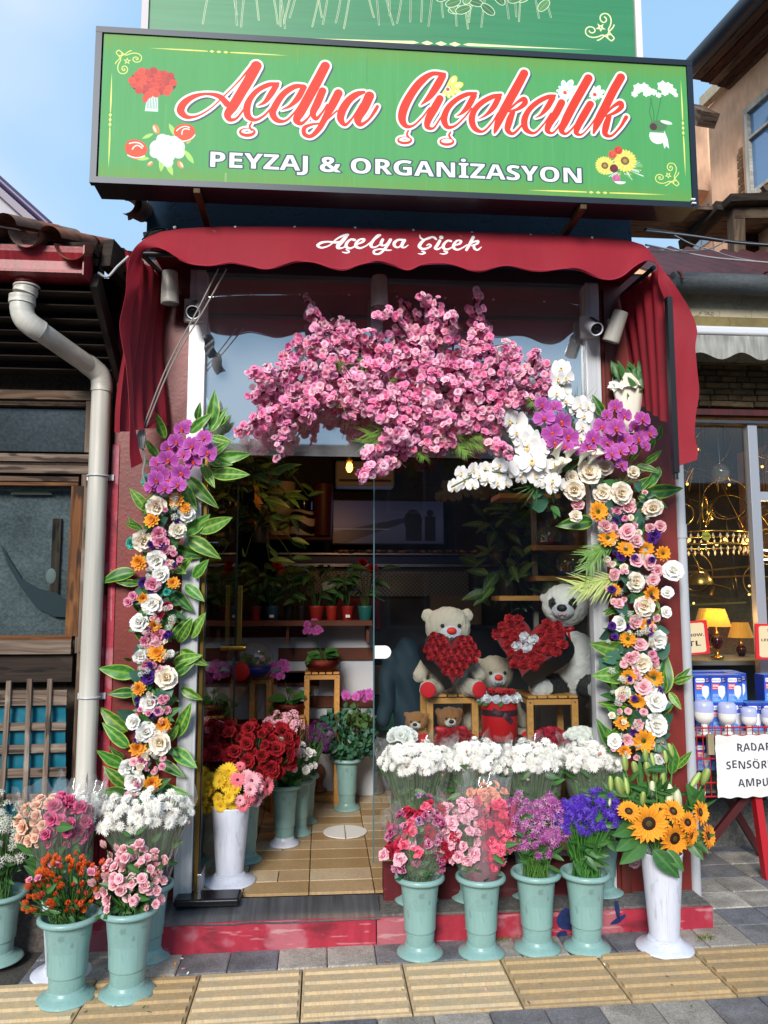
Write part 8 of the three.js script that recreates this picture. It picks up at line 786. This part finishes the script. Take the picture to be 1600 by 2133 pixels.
  const B4 = bear({ px: 868, footPy: 1560, topPy: 1478, z: -0.2, fur: L(0xa8703a), muz: L(0xeae4dc), nose: 0x2a1a14, pad: null, cell: 0.006, label: 'small brown bear in front left with a white flower', turn: -0.25 }); const B5 = bear({ px: 936, footPy: 1560, topPy: 1468, z: -0.3, fur: L(0xa06a38), muz: L(0xeae4dc), nose: 0x2a1a14, pad: null, cell: 0.006, label: 'small brown bear with a red bow under the left stool' });
  for (const [b, lab] of [[B4, 'red felt heart held by the front left small bear'], [B5, 'red ribbon bow round the neck of the bear under the stool']]) { const p = V(b.f.x, b.f.y + b.H * (b === B4 ? 0.28 : 0.46), b.f.z + b.H * 0.27); if (b === B4) { const pts = []; for (let i = 0; i < 30; i++) pts.push(heartPt(i / 30 * 6.2832, 0.06, 0.06)); const t = thing('felt_heart', lab, 'ornament', p); local(t, 'heart', plate(pts, 0.012, 0.004), std(0xc4141c, { roughness: 0.8 }), V(0.02, 0, 0)); } else { const t = thing('ribbon_bow', lab, 'bow', p); for (const s of [-1, 1]) local(t, 'loop', tr(new THREE.SphereGeometry(1, 12, 8), V(s * 0.045, 0, 0), E(0, 0, s * 0.3), V(0.045, 0.022, 0.014)), std(0xb81422, { roughness: 0.5 }), V(0, 0, 0)); local(t, 'knot', new THREE.SphereGeometry(0.016, 10, 8), std(0xa81020, { roughness: 0.5 }), V(0, 0, 0.004)); } }
  const posy = (px, py, z, R, geos, n, name, lab, size, mat = M.petal) => { const c = at(px, py, z), t = thing(name, lab, 'posy', c); for (let i = 0; i < n; i++) { const a = i * 2.4, r = Math.sqrt((i + 0.5) / n), d = V(Math.cos(a) * r, Math.sqrt(1.05 - r * r), Math.sin(a) * r); local(t, 'bloom', pick(geos), mat, V(d.x * R, d.y * R * 0.7, d.z * R), size, qTo(V(d.x * 0.6, d.y * 0.5 + 0.2, d.z * 0.5 + 0.5), rnd() * 6)); } local(t, 'stems', lathe([[0, -R * 1.2], [R * 0.4, -R * 1.2], [R * 0.7, 0], [0, R * 0.3]], 14), std(0x2f5a2c, { roughness: 0.8 }), V(0, 0, 0)); };
  posy(838, 1542, -0.12, 0.06, F.roseWhite, 12, 'white_posy', 'posy of white roses beside the small brown bear', 0.07); posy(950, 1552, -0.2, 0.09, F.roseRed, 26, 'red_posy', 'posy of dark red roses under the left stool', 0.062); posy(1150, 1548, -0.2, 0.08, F.carnRed, 20, 'red_posy', 'posy of crimson carnations under the right stool', 0.075); posy(1213, 1545, -0.1, 0.09, F.mum, 30, 'white_posy', 'white chrysanthemum posy behind the glass at the right', 0.05); posy(888, 1418, -0.6, 0.03, F.roseRed, 4, 'red_posy', 'tiny red posy beside the beige bear', 0.03);
  // platform under the small gifts
  { const y = at(868, 1560, -0.2).y; const t = thing('display_table', 'low dark display table behind the window', 'table', V(0.42, FLOOR, -0.4)); part(t, 'top', [bx(0.52, 0.02, 0.34, at(905, 1560, -0.25).x + 0.03, y - 0.011, -0.27)], M.walnut); for (const x of [at(905, 1560, -0.25).x - 0.2, at(905, 1560, -0.25).x + 0.26]) part(t, 'leg', [bx(0.03, y - FLOOR - 0.022, 0.3, x, (y - 0.022 + FLOOR) / 2, -0.27)], M.walnut); }
}
// ================================================================ INSIDE THE SHOP
seed(401);
const potMat = c => std(c, { roughness: 0.5 });
function pot(px, topPy, botPy, z, half, c, label, plant) { const b = at(px, botPy, z), s = mpp(px, botPy, z), R = half * s, H = at(px, topPy, z).y - b.y, t = thing('potted_plant', label, 'plant', V(b.x, b.y, b.z), 'potted plants inside the shop'); local(t, 'pot', lathe([[0, 0], [R * 0.75, 0], [R * 0.96, H * 0.85], [R, H * 0.85], [R, H], [R * 0.92, H], [R * 0.9, H * 0.85], [0, H * 0.85]], 22), potMat(c), V(0, 0, 0)); plant && plant(t, V(b.x, b.y + H * 0.85, b.z), R); return t; }
const leafy = (n, len, geos = F.leafDark, up = 0.9, fl) => (t, p, R) => { const st = []; for (let i = 0; i < n; i++) { const a = rnd() * 6.283, h = rr(0.25, 1) * len, base = p.clone().add(V(Math.cos(a) * R * 0.3, 0, Math.sin(a) * R * 0.3)), mid = p.clone().add(V(Math.cos(a) * h * 0.4, h * up, Math.sin(a) * h * 0.4)); st.push([base, base.clone().lerp(mid, 0.5).add(V(0, h * 0.1, 0)), mid]); leaf(t, geos, mid, mid.clone().add(V(Math.cos(a) * 0.1, rs(0.05), Math.sin(a) * 0.1 + 0.02).setLength(rr(0.08, 0.15))), V(rs(0.5), 0.7, 0.7)); } stems(t, st, 0.003, 0x3a5a2c); if (fl) for (let i = 0; i < fl[1]; i++) { const q = p.clone().add(V(rs(0.06), len * up * rr(0.8, 1.1), rs(0.05) + 0.05)); flower(t, 'bloom', fl[0], q, fl[2], V(rs(0.4), 0.4, 1)); } };
{
  const z = -1.62, sh = thing('wall_shelf', 'long wooden wall shelf carrying a row of potted plants', 'shelf', at(600, 1300, z)); const a = at(428, 1293, z + 0.12), b = at(775, 1293, z + 0.12); part(sh, 'board', [bx(b.x - a.x, 0.035, 0.28, (a.x + b.x) / 2, a.y - 0.018, z)], M.walnut); for (const px of [440, 600, 765]) { const q = at(px, 1300, z); part(sh, 'support', [bx(0.02, 0.12, 0.2, q.x, a.y - 0.095, z - 0.03)], M.walnut); }
  for (const [px, half, c, lab, pl] of [[532, 12, 0x8e1c1c, 'bright red pot with dark leaves, first on the wall shelf', leafy(14, 0.32)], [567, 15, 0x1c4a6a, 'blue pot with red anthurium on the wall shelf', leafy(16, 0.34, F.leafDark, 0.9, [F.roseRed, 2, 0.07])], [601, 11, 0x17171b, 'black pot with large heart leaf on the wall shelf', leafy(10, 0.3)], [628, 11, 0x1c1a1c, 'black pot with a bulb on the wall shelf', leafy(9, 0.26)], [659, 16, 0xa02820, 'wide red pot with bushy leaves on the wall shelf', leafy(20, 0.3, F.leafPlain)], [691, 13, 0xa82a20, 'small red pot with a banknote on the wall shelf', leafy(14, 0.33, F.leafPlain)], [724, 13, 0x9e241e, 'red pot with white label on the wall shelf', leafy(16, 0.34)], [761, 16, 0x1f6a64, 'teal pot with anthurium at the right end of the wall shelf', leafy(16, 0.34, F.leafDark, 0.9, [F.roseRed, 3, 0.075])], [470, 14, 0x6e1a1a, 'dark red pot behind the glass door on the wall shelf', leafy(14, 0.3)], [500, 12, 0x3a1414, 'brown pot beside the door handle on the wall shelf', leafy(12, 0.3)]]) { const t = pot(px, 1262, 1292, z + 0.02, half, c, lab, pl); if (px === 724 || px === 567) local(t, 'label', bx(0.03, 0.02, 0.002), M.white, V(0, 0.03, 0.05)); }
  { const p = at(690, 1217, z + 0.1), t = thing('banknote', 'printed banknote hanging among the shelf plants', 'banknote', p); local(t, 'note', thick(6, 3, (u, v) => [(u - 0.5) * 0.13, (v - 0.5) * 0.055, 0.01 * Math.sin(u * 3)], 0.0005), std(0x9aa08a, { roughness: 0.8, map: grainMix }), V(0, 0, 0), 1, E(0, 0, 0.3)); }
  // white wall panel with wooden strips
  const w = thing('wall_panel', 'white panel with brown wooden strips below the plant shelf', 'wall panel', at(610, 1560, -1.8)); const A = at(425, 1300, -1.8), B = at(778, 1640, -1.8); part(w, 'board', [bx(B.x - A.x, A.y - FLOOR, 0.03, (A.x + B.x) / 2, (A.y + FLOOR) / 2, -1.82)], std(0xc9cbd0, { roughness: 0.6 })); for (const [x0, x1, y0, y1] of [[425, 640, 1307, 1327], [425, 500, 1350, 1376], [580, 776, 1350, 1374], [425, 640, 1402, 1422], [580, 665, 1398, 1428], [640, 778, 1450, 1472], [425, 778, 1500, 1520]]) { const p = at(x0, y0, -1.79), q = at(x1, y1, -1.79); part(w, 'strip', [bx(q.x - p.x, p.y - q.y, 0.02, (p.x + q.x) / 2, (p.y + q.y) / 2, -1.792)], M.walnut); }
  { const p = at(690, 1313, -1.78), tx = canvasTex(256, 64, x => { x.fillStyle = '#c9cbd0'; x.fillRect(0, 0, 256, 64); x.strokeStyle = '#33383f'; x.lineWidth = 3; x.beginPath(); x.moveTo(20, 20); x.bezierCurveTo(60, 60, 50, 0, 90, 30); x.bezierCurveTo(120, 50, 130, 20, 170, 34); x.bezierCurveTo(200, 44, 220, 20, 240, 40); x.stroke(); }); local(w, 'signature', new THREE.PlaneGeometry(0.13, 0.032), new THREE.MeshStandardMaterial({ map: tx, roughness: 0.6 }), at(692, 1311, -1.80).sub(w.position)); }
  // plant stands and copper bowls
  const stand = (px0, px1, py, z2, lab) => stool(px0, px1, py, z2, 0.26, FLOOR, lab, M.pineDark);
  stand(634, 708, 1401, -1.45, 'wooden stand under the upper copper bowl'); stand(566, 636, 1492, -1.4, 'low wooden stand under the middle copper bowl'); stand(520, 566, 1410, -1.5, 'wooden stand under the glass globe'); stand(425, 486, 1502, -1.3, 'low wooden stand behind the glass door');
  const bowl = (px, py, z2, half, lab, fl) => { const p = at(px, py, z2), s = mpp(px, py, z2), R = half * s, t = thing('copper_bowl', lab, 'planter', p, 'hammered copper bowls with plants'); local(t, 'bowl', lathe([[0, 0], [R * 0.55, 0], [R * 0.9, R * 0.25], [R, R * 0.5], [R * 0.92, R * 0.72], [R * 0.88, R * 0.7], [R * 0.8, R * 0.5], [0, R * 0.5]], 28), std(0x6e2a22, { roughness: 0.32, metalness: 0.8, bumpMap: rep(grainFine, 6, 2), bumpScale: 0.003 }), V(0, 0, 0)); const top = V(p.x, p.y + R * 0.6, p.z); leafy(16, 0.09, F.leafSmall, 0.7)(t, top, R); if (fl) { stems(t, [[top, top.clone().add(V(-0.03, 0.15, 0.02)), top.clone().add(V(-0.06, 0.26, 0.05))]], 0.003, 0x3a5a2c, 'stem'); for (let i = 0; i < 9; i++) flower(t, 'orchid', F.orchidP, top.clone().add(V(-0.06 + rs(0.06), 0.25 + rs(0.05), 0.06 + rs(0.03))), 0.06, V(rs(0.4), rs(0.3), 1), rs(0.5)); } return t; };
  bowl(672, 1400, -1.55, 37, 'copper bowl with orchid and succulents on the tall stand', true); bowl(603, 1490, -1.5, 36, 'copper bowl with small cacti on the middle stand', true); bowl(455, 1500, -1.4, 24, 'copper bowl behind the glass door leaf', true); 
  { const p = at(745, 1478, -1.5), t = thing('potted_orchid', 'purple orchid in a small pot beside the eucalyptus', 'plant', V(p.x, p.y - 0.2, p.z), 'potted plants inside the shop'); local(t, 'pot', lathe([[0, 0], [0.05, 0], [0.06, 0.09], [0, 0.09]], 16), potMat(0x3a2a22), V(0, 0, 0)); stems(t, [[V(p.x, p.y - 0.11, p.z), V(p.x, p.y, p.z), V(p.x + 0.01, p.y + 0.08, p.z)]], 0.004, 0x3a5a2c, 'stem'); for (let i = 0; i < 14; i++) flower(t, 'orchid', F.orchidP, V(p.x + rs(0.09), p.y + 0.09 + rs(0.03), p.z + rs(0.04)), 0.06, V(rs(0.4), rs(0.3), 1), rs(0.5)); }
  // glass globe terrarium with a red tag
  { const p = at(532, 1372, -1.45), s = mpp(532, 1372, -1.45), R = 37 * s, t = thing('globe_terrarium', 'round glass terrarium on a blue base with a red tag', 'terrarium', V(p.x, p.y - R, p.z)); local(t, 'globe', new THREE.SphereGeometry(R, 30, 20), M.clear, V(0, R, 0)); local(t, 'base', lathe([[0, 0], [R * 0.6, 0], [R * 0.86, R * 0.35], [R * 0.94, R * 0.62], [0, R * 0.62]], 28), std(0x16308c, { roughness: 0.4 }), V(0, 0.004, 0)); for (let i = 0; i < 24; i++) { const q = t.position.clone().add(V(rs(R * 0.6), R * 0.7 + rs(R * 0.1), rs(R * 0.6))); leaf(t, F.leafSmall, q, q.clone().add(V(rs(0.05), rr(0.02, 0.08), rs(0.05))), jit(0.6)); } for (let i = 0; i < 6; i++) flower(t, 'bloom', F.rosePink, t.position.clone().add(V(rs(R * 0.5), R * rr(0.8, 1.1), R * rr(0, 0.5))), 0.03, jit(0.4)); local(t, 'tag', tr(new THREE.SphereGeometry(1, 14, 10), V(0, 0, 0), E(0, 0, 0.4), V(0.07, 0.06, 0.02)), std(0xc0141c, { roughness: 0.6 }), V(-R * 0.75, R * 0.35, R * 0.8)); }
  // counter with perforated front, screen, appliances at the back
  const c = thing('shop_counter', 'steel counter with blue stripe and perforated front at the back of the shop', 'counter', at(850, 1560, -2.5)); const P = (x, y) => at(x, y, -2.4); const rc = (x0, y0, x1, y1, d, m, n, zz = 0) => { const p = P(x0, y0), q = P(x1, y1); part(c, n, [bx(q.x - p.x, p.y - q.y, d, (p.x + q.x) / 2, (p.y + q.y) / 2, -2.4 - d / 2 + zz)], m); }; rc(575, 1152, 1180, 1158, 0.3, M.steel, 'top_edge', 0.05); rc(575, 1158, 1180, 1174, 0.2, std(0x172f7c, { roughness: 0.4 }), 'blue_stripe'); rc(575, 1174, 1180, 1182, 0.3, M.steel, 'lower_edge', 0.03); rc(575, 1182, 1180, 1600, 0.2, std(0x2a2d33, { roughness: 0.5 }), 'body', -0.02);
  const hole = tex(64, 64, (u, v) => { const d = Math.min(Math.hypot(u - 0.25, v - 0.25), Math.hypot(u - 0.75, v - 0.75)); return d < 0.17 ? 0.04 : 0.5; }); { const p = P(640, 1190), q = P(975, 1242); part(c, 'perforated_panel', sheet(1, 1, (u, v) => [lerp(p.x, q.x, u), lerp(q.y, p.y, v), -2.375], [38, 6]), std(0xffffff, { map: hole, roughness: 0.4, metalness: 0.4 })); } rc(690, 1245, 792, 1310, 0.02, std(0x8c1c2c, { roughness: 0.6, map: plaster }), 'red_panel', 0.02); rc(893, 1240, 998, 1300, 0.06, std(0x7a6a50, { roughness: 0.7 }), 'cardboard_box', 0.1); rc(777, 1385, 822, 1445, 0.02, std(0x9a938a, { roughness: 0.7 }), 'grey_panel', 0.03); rc(777, 1450, 830, 1520, 0.02, std(0x0f5a48, { roughness: 0.6 }), 'green_panel', 0.03);
  for (let i = 0; i < 60; i++) { const p = P(700 + i * 6 + rs(3), 1151); p.z = -2.36 + rs(0.05); const m = local(c, 'ribbon_roll', lathe([[0, 0], [0.02, 0], [0.02, 0.018], [0, 0.018]], 8), pick([M.goldDim, M.walnut, M.pineDark]), p.sub(c.position)); }
  { const tx = canvasTex(512, 256, (x, w, h) => { const g = x.createLinearGradient(0, 0, 0, h); g.addColorStop(0, '#3a4570'); g.addColorStop(0.5, '#575c80'); g.addColorStop(1, '#434d6c'); x.fillStyle = g; x.fillRect(0, 0, w, h); x.fillStyle = '#232c46'; x.beginPath(); x.moveTo(0, 190); x.lineTo(330, 100); x.lineTo(330, 130); x.lineTo(60, 256); x.lineTo(0, 256); x.fill(); x.fillStyle = '#8a90a8'; x.fillRect(0, 168, 260, 5); x.fillStyle = '#171d2c'; x.beginPath(); x.ellipse(370, 120, 42, 70, 0, 0, 7); x.fill(); x.fillRect(335, 120, 75, 120); x.beginPath(); x.ellipse(450, 70, 16, 20, 0, 0, 7); x.fill(); x.fillRect(425, 90, 50, 150); }); const p = at(695, 1042, -2.7), q = at(925, 1132, -2.7), w2 = q.x - p.x, h2 = p.y - q.y, t = thing('television', 'wall television showing two figures on a bridge at the back of the shop', 'television', V((p.x + q.x) / 2, q.y, -2.75)); local(t, 'case', rbox(w2 + 0.03, h2 + 0.03, 0.04, 0, h2 / 2, 0, 0.006), M.black, V(0, 0, 0)); local(t, 'screen', new THREE.PlaneGeometry(w2, h2), new THREE.MeshStandardMaterial({ map: tx, emissive: 0xffffff, emissiveMap: tx, emissiveIntensity: 0.1, roughness: 0.3 }), V(0, h2 / 2, 0.022)); const Ls = new THREE.RectAreaLight(0x8899cc, 0.5, w2, h2); Ls.position.set(0, h2 / 2, 0.03); Ls.rotation.y = Math.PI; t.add(Ls); }
  { const p = at(735, 990, -2.6), t = thing('air_conditioner', 'dim white air conditioner high on the back wall', 'air conditioner', p); local(t, 'case', rbox(0.5, 0.22, 0.2, 0, 0, 0, 0.02), std(0xb5aca0, { roughness: 0.5 }), V(0.1, 0, 0)); local(t, 'vent', bx(0.44, 0.02, 0.01, 0, -0.06, 0.102), M.black, V(0.1, 0, 0)); }
  // shelf with vases at the left, hanging greenery
  { const t = thing('vase_shelf', 'wooden shelf with stored vases at the back left', 'shelf', at(620, 1120, -2.2)); const p = at(560, 1117, -2.2), q = at(692, 1117, -2.2); part(t, 'board', [bx(q.x - p.x, 0.03, 0.3, (p.x + q.x) / 2, p.y - 0.015, -2.25)], M.walnut); const b1 = at(587, 1116, -2.15), v1 = thing('storage_drum', 'tall cream drum on the vase shelf', 'drum', b1); local(v1, 'drum', lathe([[0, 0], [0.1, 0], [0.1, 0.42], [0, 0.42]], 24), std(0xb0a080, { roughness: 0.6 }), V(0, 0, 0)); const zt = tex(128, 128, (u, v) => 0.5 + 0.5 * Math.sin((v * 6 + 0.25 * Math.sin(u * 12.57)) * 6.283) > 0.5 ? hex3(0xd8ccb8) : hex3(0x16141a)); const v2 = thing('zebra_vase', 'vase with wavy zebra stripes on the vase shelf', 'vase', at(629, 1116, -2.1)); local(v2, 'vase', lathe([[0, 0], [0.1, 0], [0.105, 0.14], [0.08, 0.2], [0.06, 0.2], [0, 0.16]], 24), std(0xffffff, { map: zt, roughness: 0.4 }), V(0, 0, 0)); const v3 = thing('red_vase', 'tall dark red vase on the vase shelf', 'vase', at(672, 1116, -2.1)); local(v3, 'vase', lathe([[0, 0], [0.07, 0], [0.08, 0.4], [0.06, 0.42], [0, 0.4]], 20), std(0x4a1414, { roughness: 0.5 }), V(0, 0, 0)); const v4 = thing('glass_jar', 'dark glass jar above the zebra vase', 'jar', at(632, 1080, -2.2)); local(v4, 'jar', lathe([[0, 0], [0.07, 0], [0.07, 0.2], [0.03, 0.24], [0, 0.24]], 18), std(0x10141c, { roughness: 0.15 }), V(0, 0, 0)); }
  const hang = (px, py, z2, n, len, lab) => { const p = at(px, py, z2), t = thing('hanging_plant', lab, 'plant', p, 'leafy plants along the shop walls'); local(t, 'pot', lathe([[0, 0], [0.05, 0], [0.07, 0.1], [0, 0.1]], 16), potMat(0x2a2420), V(0, 0, 0)); const st = []; for (let i = 0; i < n; i++) { const a = rnd() * 6.283, r = rr(0.2, 1) * len, q = p.clone().add(V(Math.cos(a) * r, 0.1 + rs(0.22), Math.sin(a) * r * 0.6)); st.push([p.clone().add(V(0, 0.1, 0)), p.clone().lerp(q, 0.5).add(V(0, 0.1, 0)), q]); leaf(t, F.leafDark, q, q.clone().add(V(Math.cos(a), rs(0.8), Math.sin(a)).setLength(rr(0.1, 0.2))), V(rs(0.6), 0.6, 0.8)); } stems(t, st, 0.003, 0x34502a); };
  hang(500, 1010, -1.0, 46, 0.32, 'bushy dark plant high behind the left of the door opening'); hang(560, 1000, -1.3, 34, 0.28, 'leafy plant below the upper glass edge at the left'); hang(540, 1130, -1.2, 30, 0.24, 'large leaved plant above the wall shelf at the left'); hang(1080, 1130, -1.5, 30, 0.25, 'striped leaf plant behind the right pane'); hang(1060, 1240, -1.1, 34, 0.22, 'trailing plant between the beige bear and the panda'); hang(1100, 1060, -1.5, 26, 0.25, 'dark plant under the white orchid spray'); hang(1040, 1180, -1.3, 22, 0.2, 'drooping plant left of the miniature garden');
  { const t = thing('pothos_post', 'wooden plank bracket with leaves behind the door opening', 'bracket', at(545, 1075, -1.3)); part(t, 'plank', [beam(at(534, 1040, -1.3), at(562, 1085, -1.3), 0.03, 0.05), beam(at(505, 1065, -1.3), at(530, 1095, -1.3), 0.03, 0.05), beam(at(534, 1010, -1.3), at(536, 1050, -1.3), 0.03, 0.02)], M.pineDark); }
  // right hand shelves with terrariums
  { const z3 = -0.95, t = thing('corner_shelf', 'wooden corner shelves with glass terrariums at the right inside the window', 'shelf', at(1150, 1250, z3)); for (const [x0, x1, y] of [[1035, 1240, 1246], [1110, 1240, 1142], [1110, 1240, 1205], [1035, 1160, 1035], [1212, 1246, 1446]]) { const p = at(x0, y, z3), q = at(x1, y, z3); part(t, 'board', [bx(q.x - p.x, 0.03, 0.25, (p.x + q.x) / 2, p.y, z3 - 0.05)], M.pineDark); } for (const x of [1115, 1238]) { const p = at(x, 1030, z3 - 0.1), q = at(x, 1450, z3 - 0.1); part(t, 'upright', [bx(0.03, p.y - FLOOR, 0.03, p.x, (p.y + FLOOR) / 2, z3 - 0.15)], std(0x8a8578, { roughness: 0.6 })); } const ter = (px, py, half, blue, lab) => { const p = at(px, py, z3), R = half * mpp(px, py, z3), g = thing('terrarium', lab, 'terrarium', p); local(g, 'glass', lathe([[R * 0.7, 0], [R, R * 0.5], [R * 0.9, R * 1.1], [R * 0.5, R * 1.45]], 26), M.clear, V(0, 0, 0)); local(g, 'tray', lathe([[0, 0], [R * 0.8, 0], [R * 0.95, R * 0.25], [0, R * 0.25]], 24), blue ? std(0x1c3f9c, { roughness: 0.4 }) : M.walnut, V(0, 0.002, 0)); for (let i = 0; i < 20; i++) { const q = p.clone().add(V(rs(R * 0.7), R * 0.25 + rr(0, 0.05), rs(R * 0.6))); leaf(g, F.leafSmall, q, q.clone().add(V(rs(0.03), rr(0.02, 0.05), rs(0.03))), jit(0.6)); } for (let i = 0; i < 7; i++) local(g, 'figurine', lathe([[0, 0], [0.012, 0], [0.006, 0.02], [0.01, 0.03], [0, 0.04]], 8), pick([M.white, std(0xc02020), M.gold]), V(rs(R * 0.6), R * 0.3, rs(R * 0.5))); }; ter(1143, 1138, 28, false, 'round terrarium on the upper corner shelf'); ter(1195, 1200, 36, true, 'miniature garden on a blue tray on the middle corner shelf'); ter(1152, 1243, 24, false, 'small terrarium above the heart box of the panda'); }
  // hanging bulb with a rope knot
  { const p = at(728, 972, -0.6), t = thing('pendant_bulb', 'lit filament bulb hanging on a rope in the doorway', 'lamp', p); local(t, 'bulb', lathe([[0, -0.035], [0.012, -0.03], [0.02, -0.008], [0.018, 0.01], [0.01, 0.025], [0, 0.026]], 18), new THREE.MeshStandardMaterial({ color: 0x664411, emissive: 0xffa63c, emissiveIntensity: 9 }), V(0, 0, 0)); local(t, 'socket', lathe([[0, 0.02], [0.014, 0.02], [0.022, 0.045], [0.016, 0.06], [0, 0.07]], 16), M.goldDim, V(0, 0, 0)); const rp = []; for (let i = 0; i < 9; i++) rp.push(tube([V(rs(0.012), 0.06, rs(0.01)), V(rs(0.03), 0.1, rs(0.02)), V(rs(0.015), 0.15, rs(0.01)), V(rs(0.04), 0.22, rs(0.02)), V(rs(0.006), 0.5, 0)], 0.004, 14, 4)); local(t, 'rope', mg(rp), std(0x8a6a40, { roughness: 0.95 }), V(0, 0, 0)); const Lb = new THREE.PointLight(0xffb35c, 0.5); Lb.castShadow = true; t.add(Lb); }
  // terracotta head and glass vase on the floor
  { const f = atY(665, 1662, FLOOR), H = at(665, 1590, f.z).y - f.y, h = x => x * H, t = thing('terracotta_head', 'terracotta head sculpture on a wooden crate at the back left', 'sculpture', f); local(t, 'crate', rbox(0.22, h(0.16), 0.2, 0, h(0.08), 0, 0.004), M.pineDark, V(0, 0, 0)); local(t, 'head', blob((x, y, w) => { let d = sdE(x, y, w, [0, h(0.74), 0], [h(0.17), h(0.24), h(0.19)]); d = smin(d, sdC(x, y, w, [0, h(0.3), -0.01], [0, h(0.6), 0], h(0.1), h(0.09)), h(0.05)); d = smin(d, sdE(x, y, w, [0, h(0.22), 0], [h(0.24), h(0.08), h(0.16)]), h(0.08)); d = smin(d, sdE(x, y, w, [0, h(0.72), h(0.19)], [h(0.03), h(0.06), h(0.04)]), h(0.03)); return smin(d, sdE(x, y, w, [0, h(0.6), h(0.16)], [h(0.05), h(0.02), h(0.03)]), h(0.02)); }, [-h(0.4), h(0.1), -h(0.35)], [h(0.4), h(1.02), h(0.35)], 0.008), std(0x9a6650, { roughness: 0.8 }), V(0, 0, 0)); }
  { const f = atY(785, 1652, FLOOR), t = thing('glass_vase', 'tall clear glass vase on the tiled floor beside the display window', 'vase', f); local(t, 'vase', lathe([[0, 0.005], [0.05, 0.005], [0.062, 0.26]], 24), M.clear, V(0, 0, 0)); local(t, 'base', lathe([[0, 0], [0.05, 0], [0.05, 0.01], [0, 0.01]], 20), std(0x6a7478, { roughness: 0.2 }), V(0, 0, 0)); }
  { // dark jacket on an added chair, put in for an unclear dark figure
    const f = atY(850, 1640, FLOOR), t = thing('draped_jacket', 'dark teal jacket on a chair, put in for an unclear dark figure deep behind the glass', 'jacket', V(f.x, FLOOR, -1.5)); const x0 = at(850, 1400, -1.5), yT = at(850, 1325, -1.5).y, yB = at(850, 1540, -1.5).y; local(t, 'jacket', blob((x, y, w) => { let d = sdE(x, y, w, [0, yT - 0.18 - FLOOR, 0], [0.12, 0.17, 0.1]); d = smin(d, sdC(x, y, w, [0.0, yT - 0.3 - FLOOR, 0], [0.02, yB - FLOOR, 0], 0.11, 0.12), 0.06); d = smin(d, sdC(x, y, w, [-0.13, yT - 0.16 - FLOOR, 0.03], [-0.17, yT - 0.55 - FLOOR, 0.08], 0.06, 0.05), 0.03); return d + 0.008 * Math.sin(x * 40 + y * 22); }, [-0.35, yB - FLOOR - 0.25, -0.3], [0.35, yT - FLOOR + 0.1, 0.3], 0.016), std(0x0e2a38, { roughness: 0.8 }), V(x0.x - f.x, 0, 0)); local(t, 'chair_leg', mg([bx(0.03, yB - FLOOR, 0.03, -0.1, (yB - FLOOR) / 2, 0), bx(0.03, yB - FLOOR, 0.03, 0.1, (yB - FLOOR) / 2, 0)]), M.black, V(x0.x - f.x, 0, 0)); }
}

// weeds along the foot of the step
seed(501);
for (const [px, py, n, lab] of [[1040, 1957, 40, 'weeds growing at the step foot behind the second front bucket'], [1082, 1952, 26, 'small weed between the second and third front buckets'], [1292, 1940, 50, 'weeds growing at the step foot left of the tall white bucket'], [1476, 1955, 40, 'weeds in the paving right of the tall white bucket'], [1440, 1925, 24, 'dry weeds at the corner behind the tall white bucket']]) { const p = ground(px, py), t = thing('weed', lab, 'weed', p, 'weeds along the shop foot'), g = []; for (let i = 0; i < n; i++) { const q = V(rs(0.05), 0, rs(0.02)), a = rnd() * 6.28, l = rr(0.015, 0.045), d = V(Math.cos(a) * 0.7, rr(0.5, 1), Math.sin(a) * 0.7).setLength(l), s2 = V(-Math.sin(a), 0, Math.cos(a)).multiplyScalar(0.003); g.push(sheet(2, 1, (u, v) => [q.x + d.x * u + s2.x * (v * 2 - 1) * (1 - u * 0.8), q.y + d.y * u - 0.01 * u * u, q.z + d.z * u + s2.z * (v * 2 - 1) * (1 - u * 0.8)], [1, 1], () => mix3(L(0x4f6e2c), L(0x8a8a48), rnd()))); } local(t, 'blades', mg(g), M.leaf, V(0, 0, 0)).userData.kind = 'stuff'; }
// fallen petals and leaf bits on the pavement
{ seed(511); const g = []; for (let i = 0; i < 60; i++) { const px = pick([rr(60, 420), rr(800, 1500)]), p = ground(px, rr(1960, 2120)); const c = pick([L(0xf4f2ee), L(0xe8a0b0), L(0x4f6e2c), L(0x7a5a3c), L(0xe89a2c)]), s2 = rr(0.004, 0.009); g.push(paint(tr(sheet(1, 1, (u, v) => [(u - 0.5) * s2 * 2, 0.002 * u, (v - 0.5) * s2]), V(p.x, p.y + (p.z > 0.39 && p.z < 0.8 ? 0.013 : 0.005), p.z), E(rs(0.2), rnd() * 6, rs(0.2))), c)); } const m = new THREE.Mesh(mg(g), M.vcol); m.name = 'fallen_petals'; m.userData = { kind: 'stuff', label: 'scattered fallen petals and leaf bits on the pavement' }; scene.add(m); }
renderer.render(scene, camera);
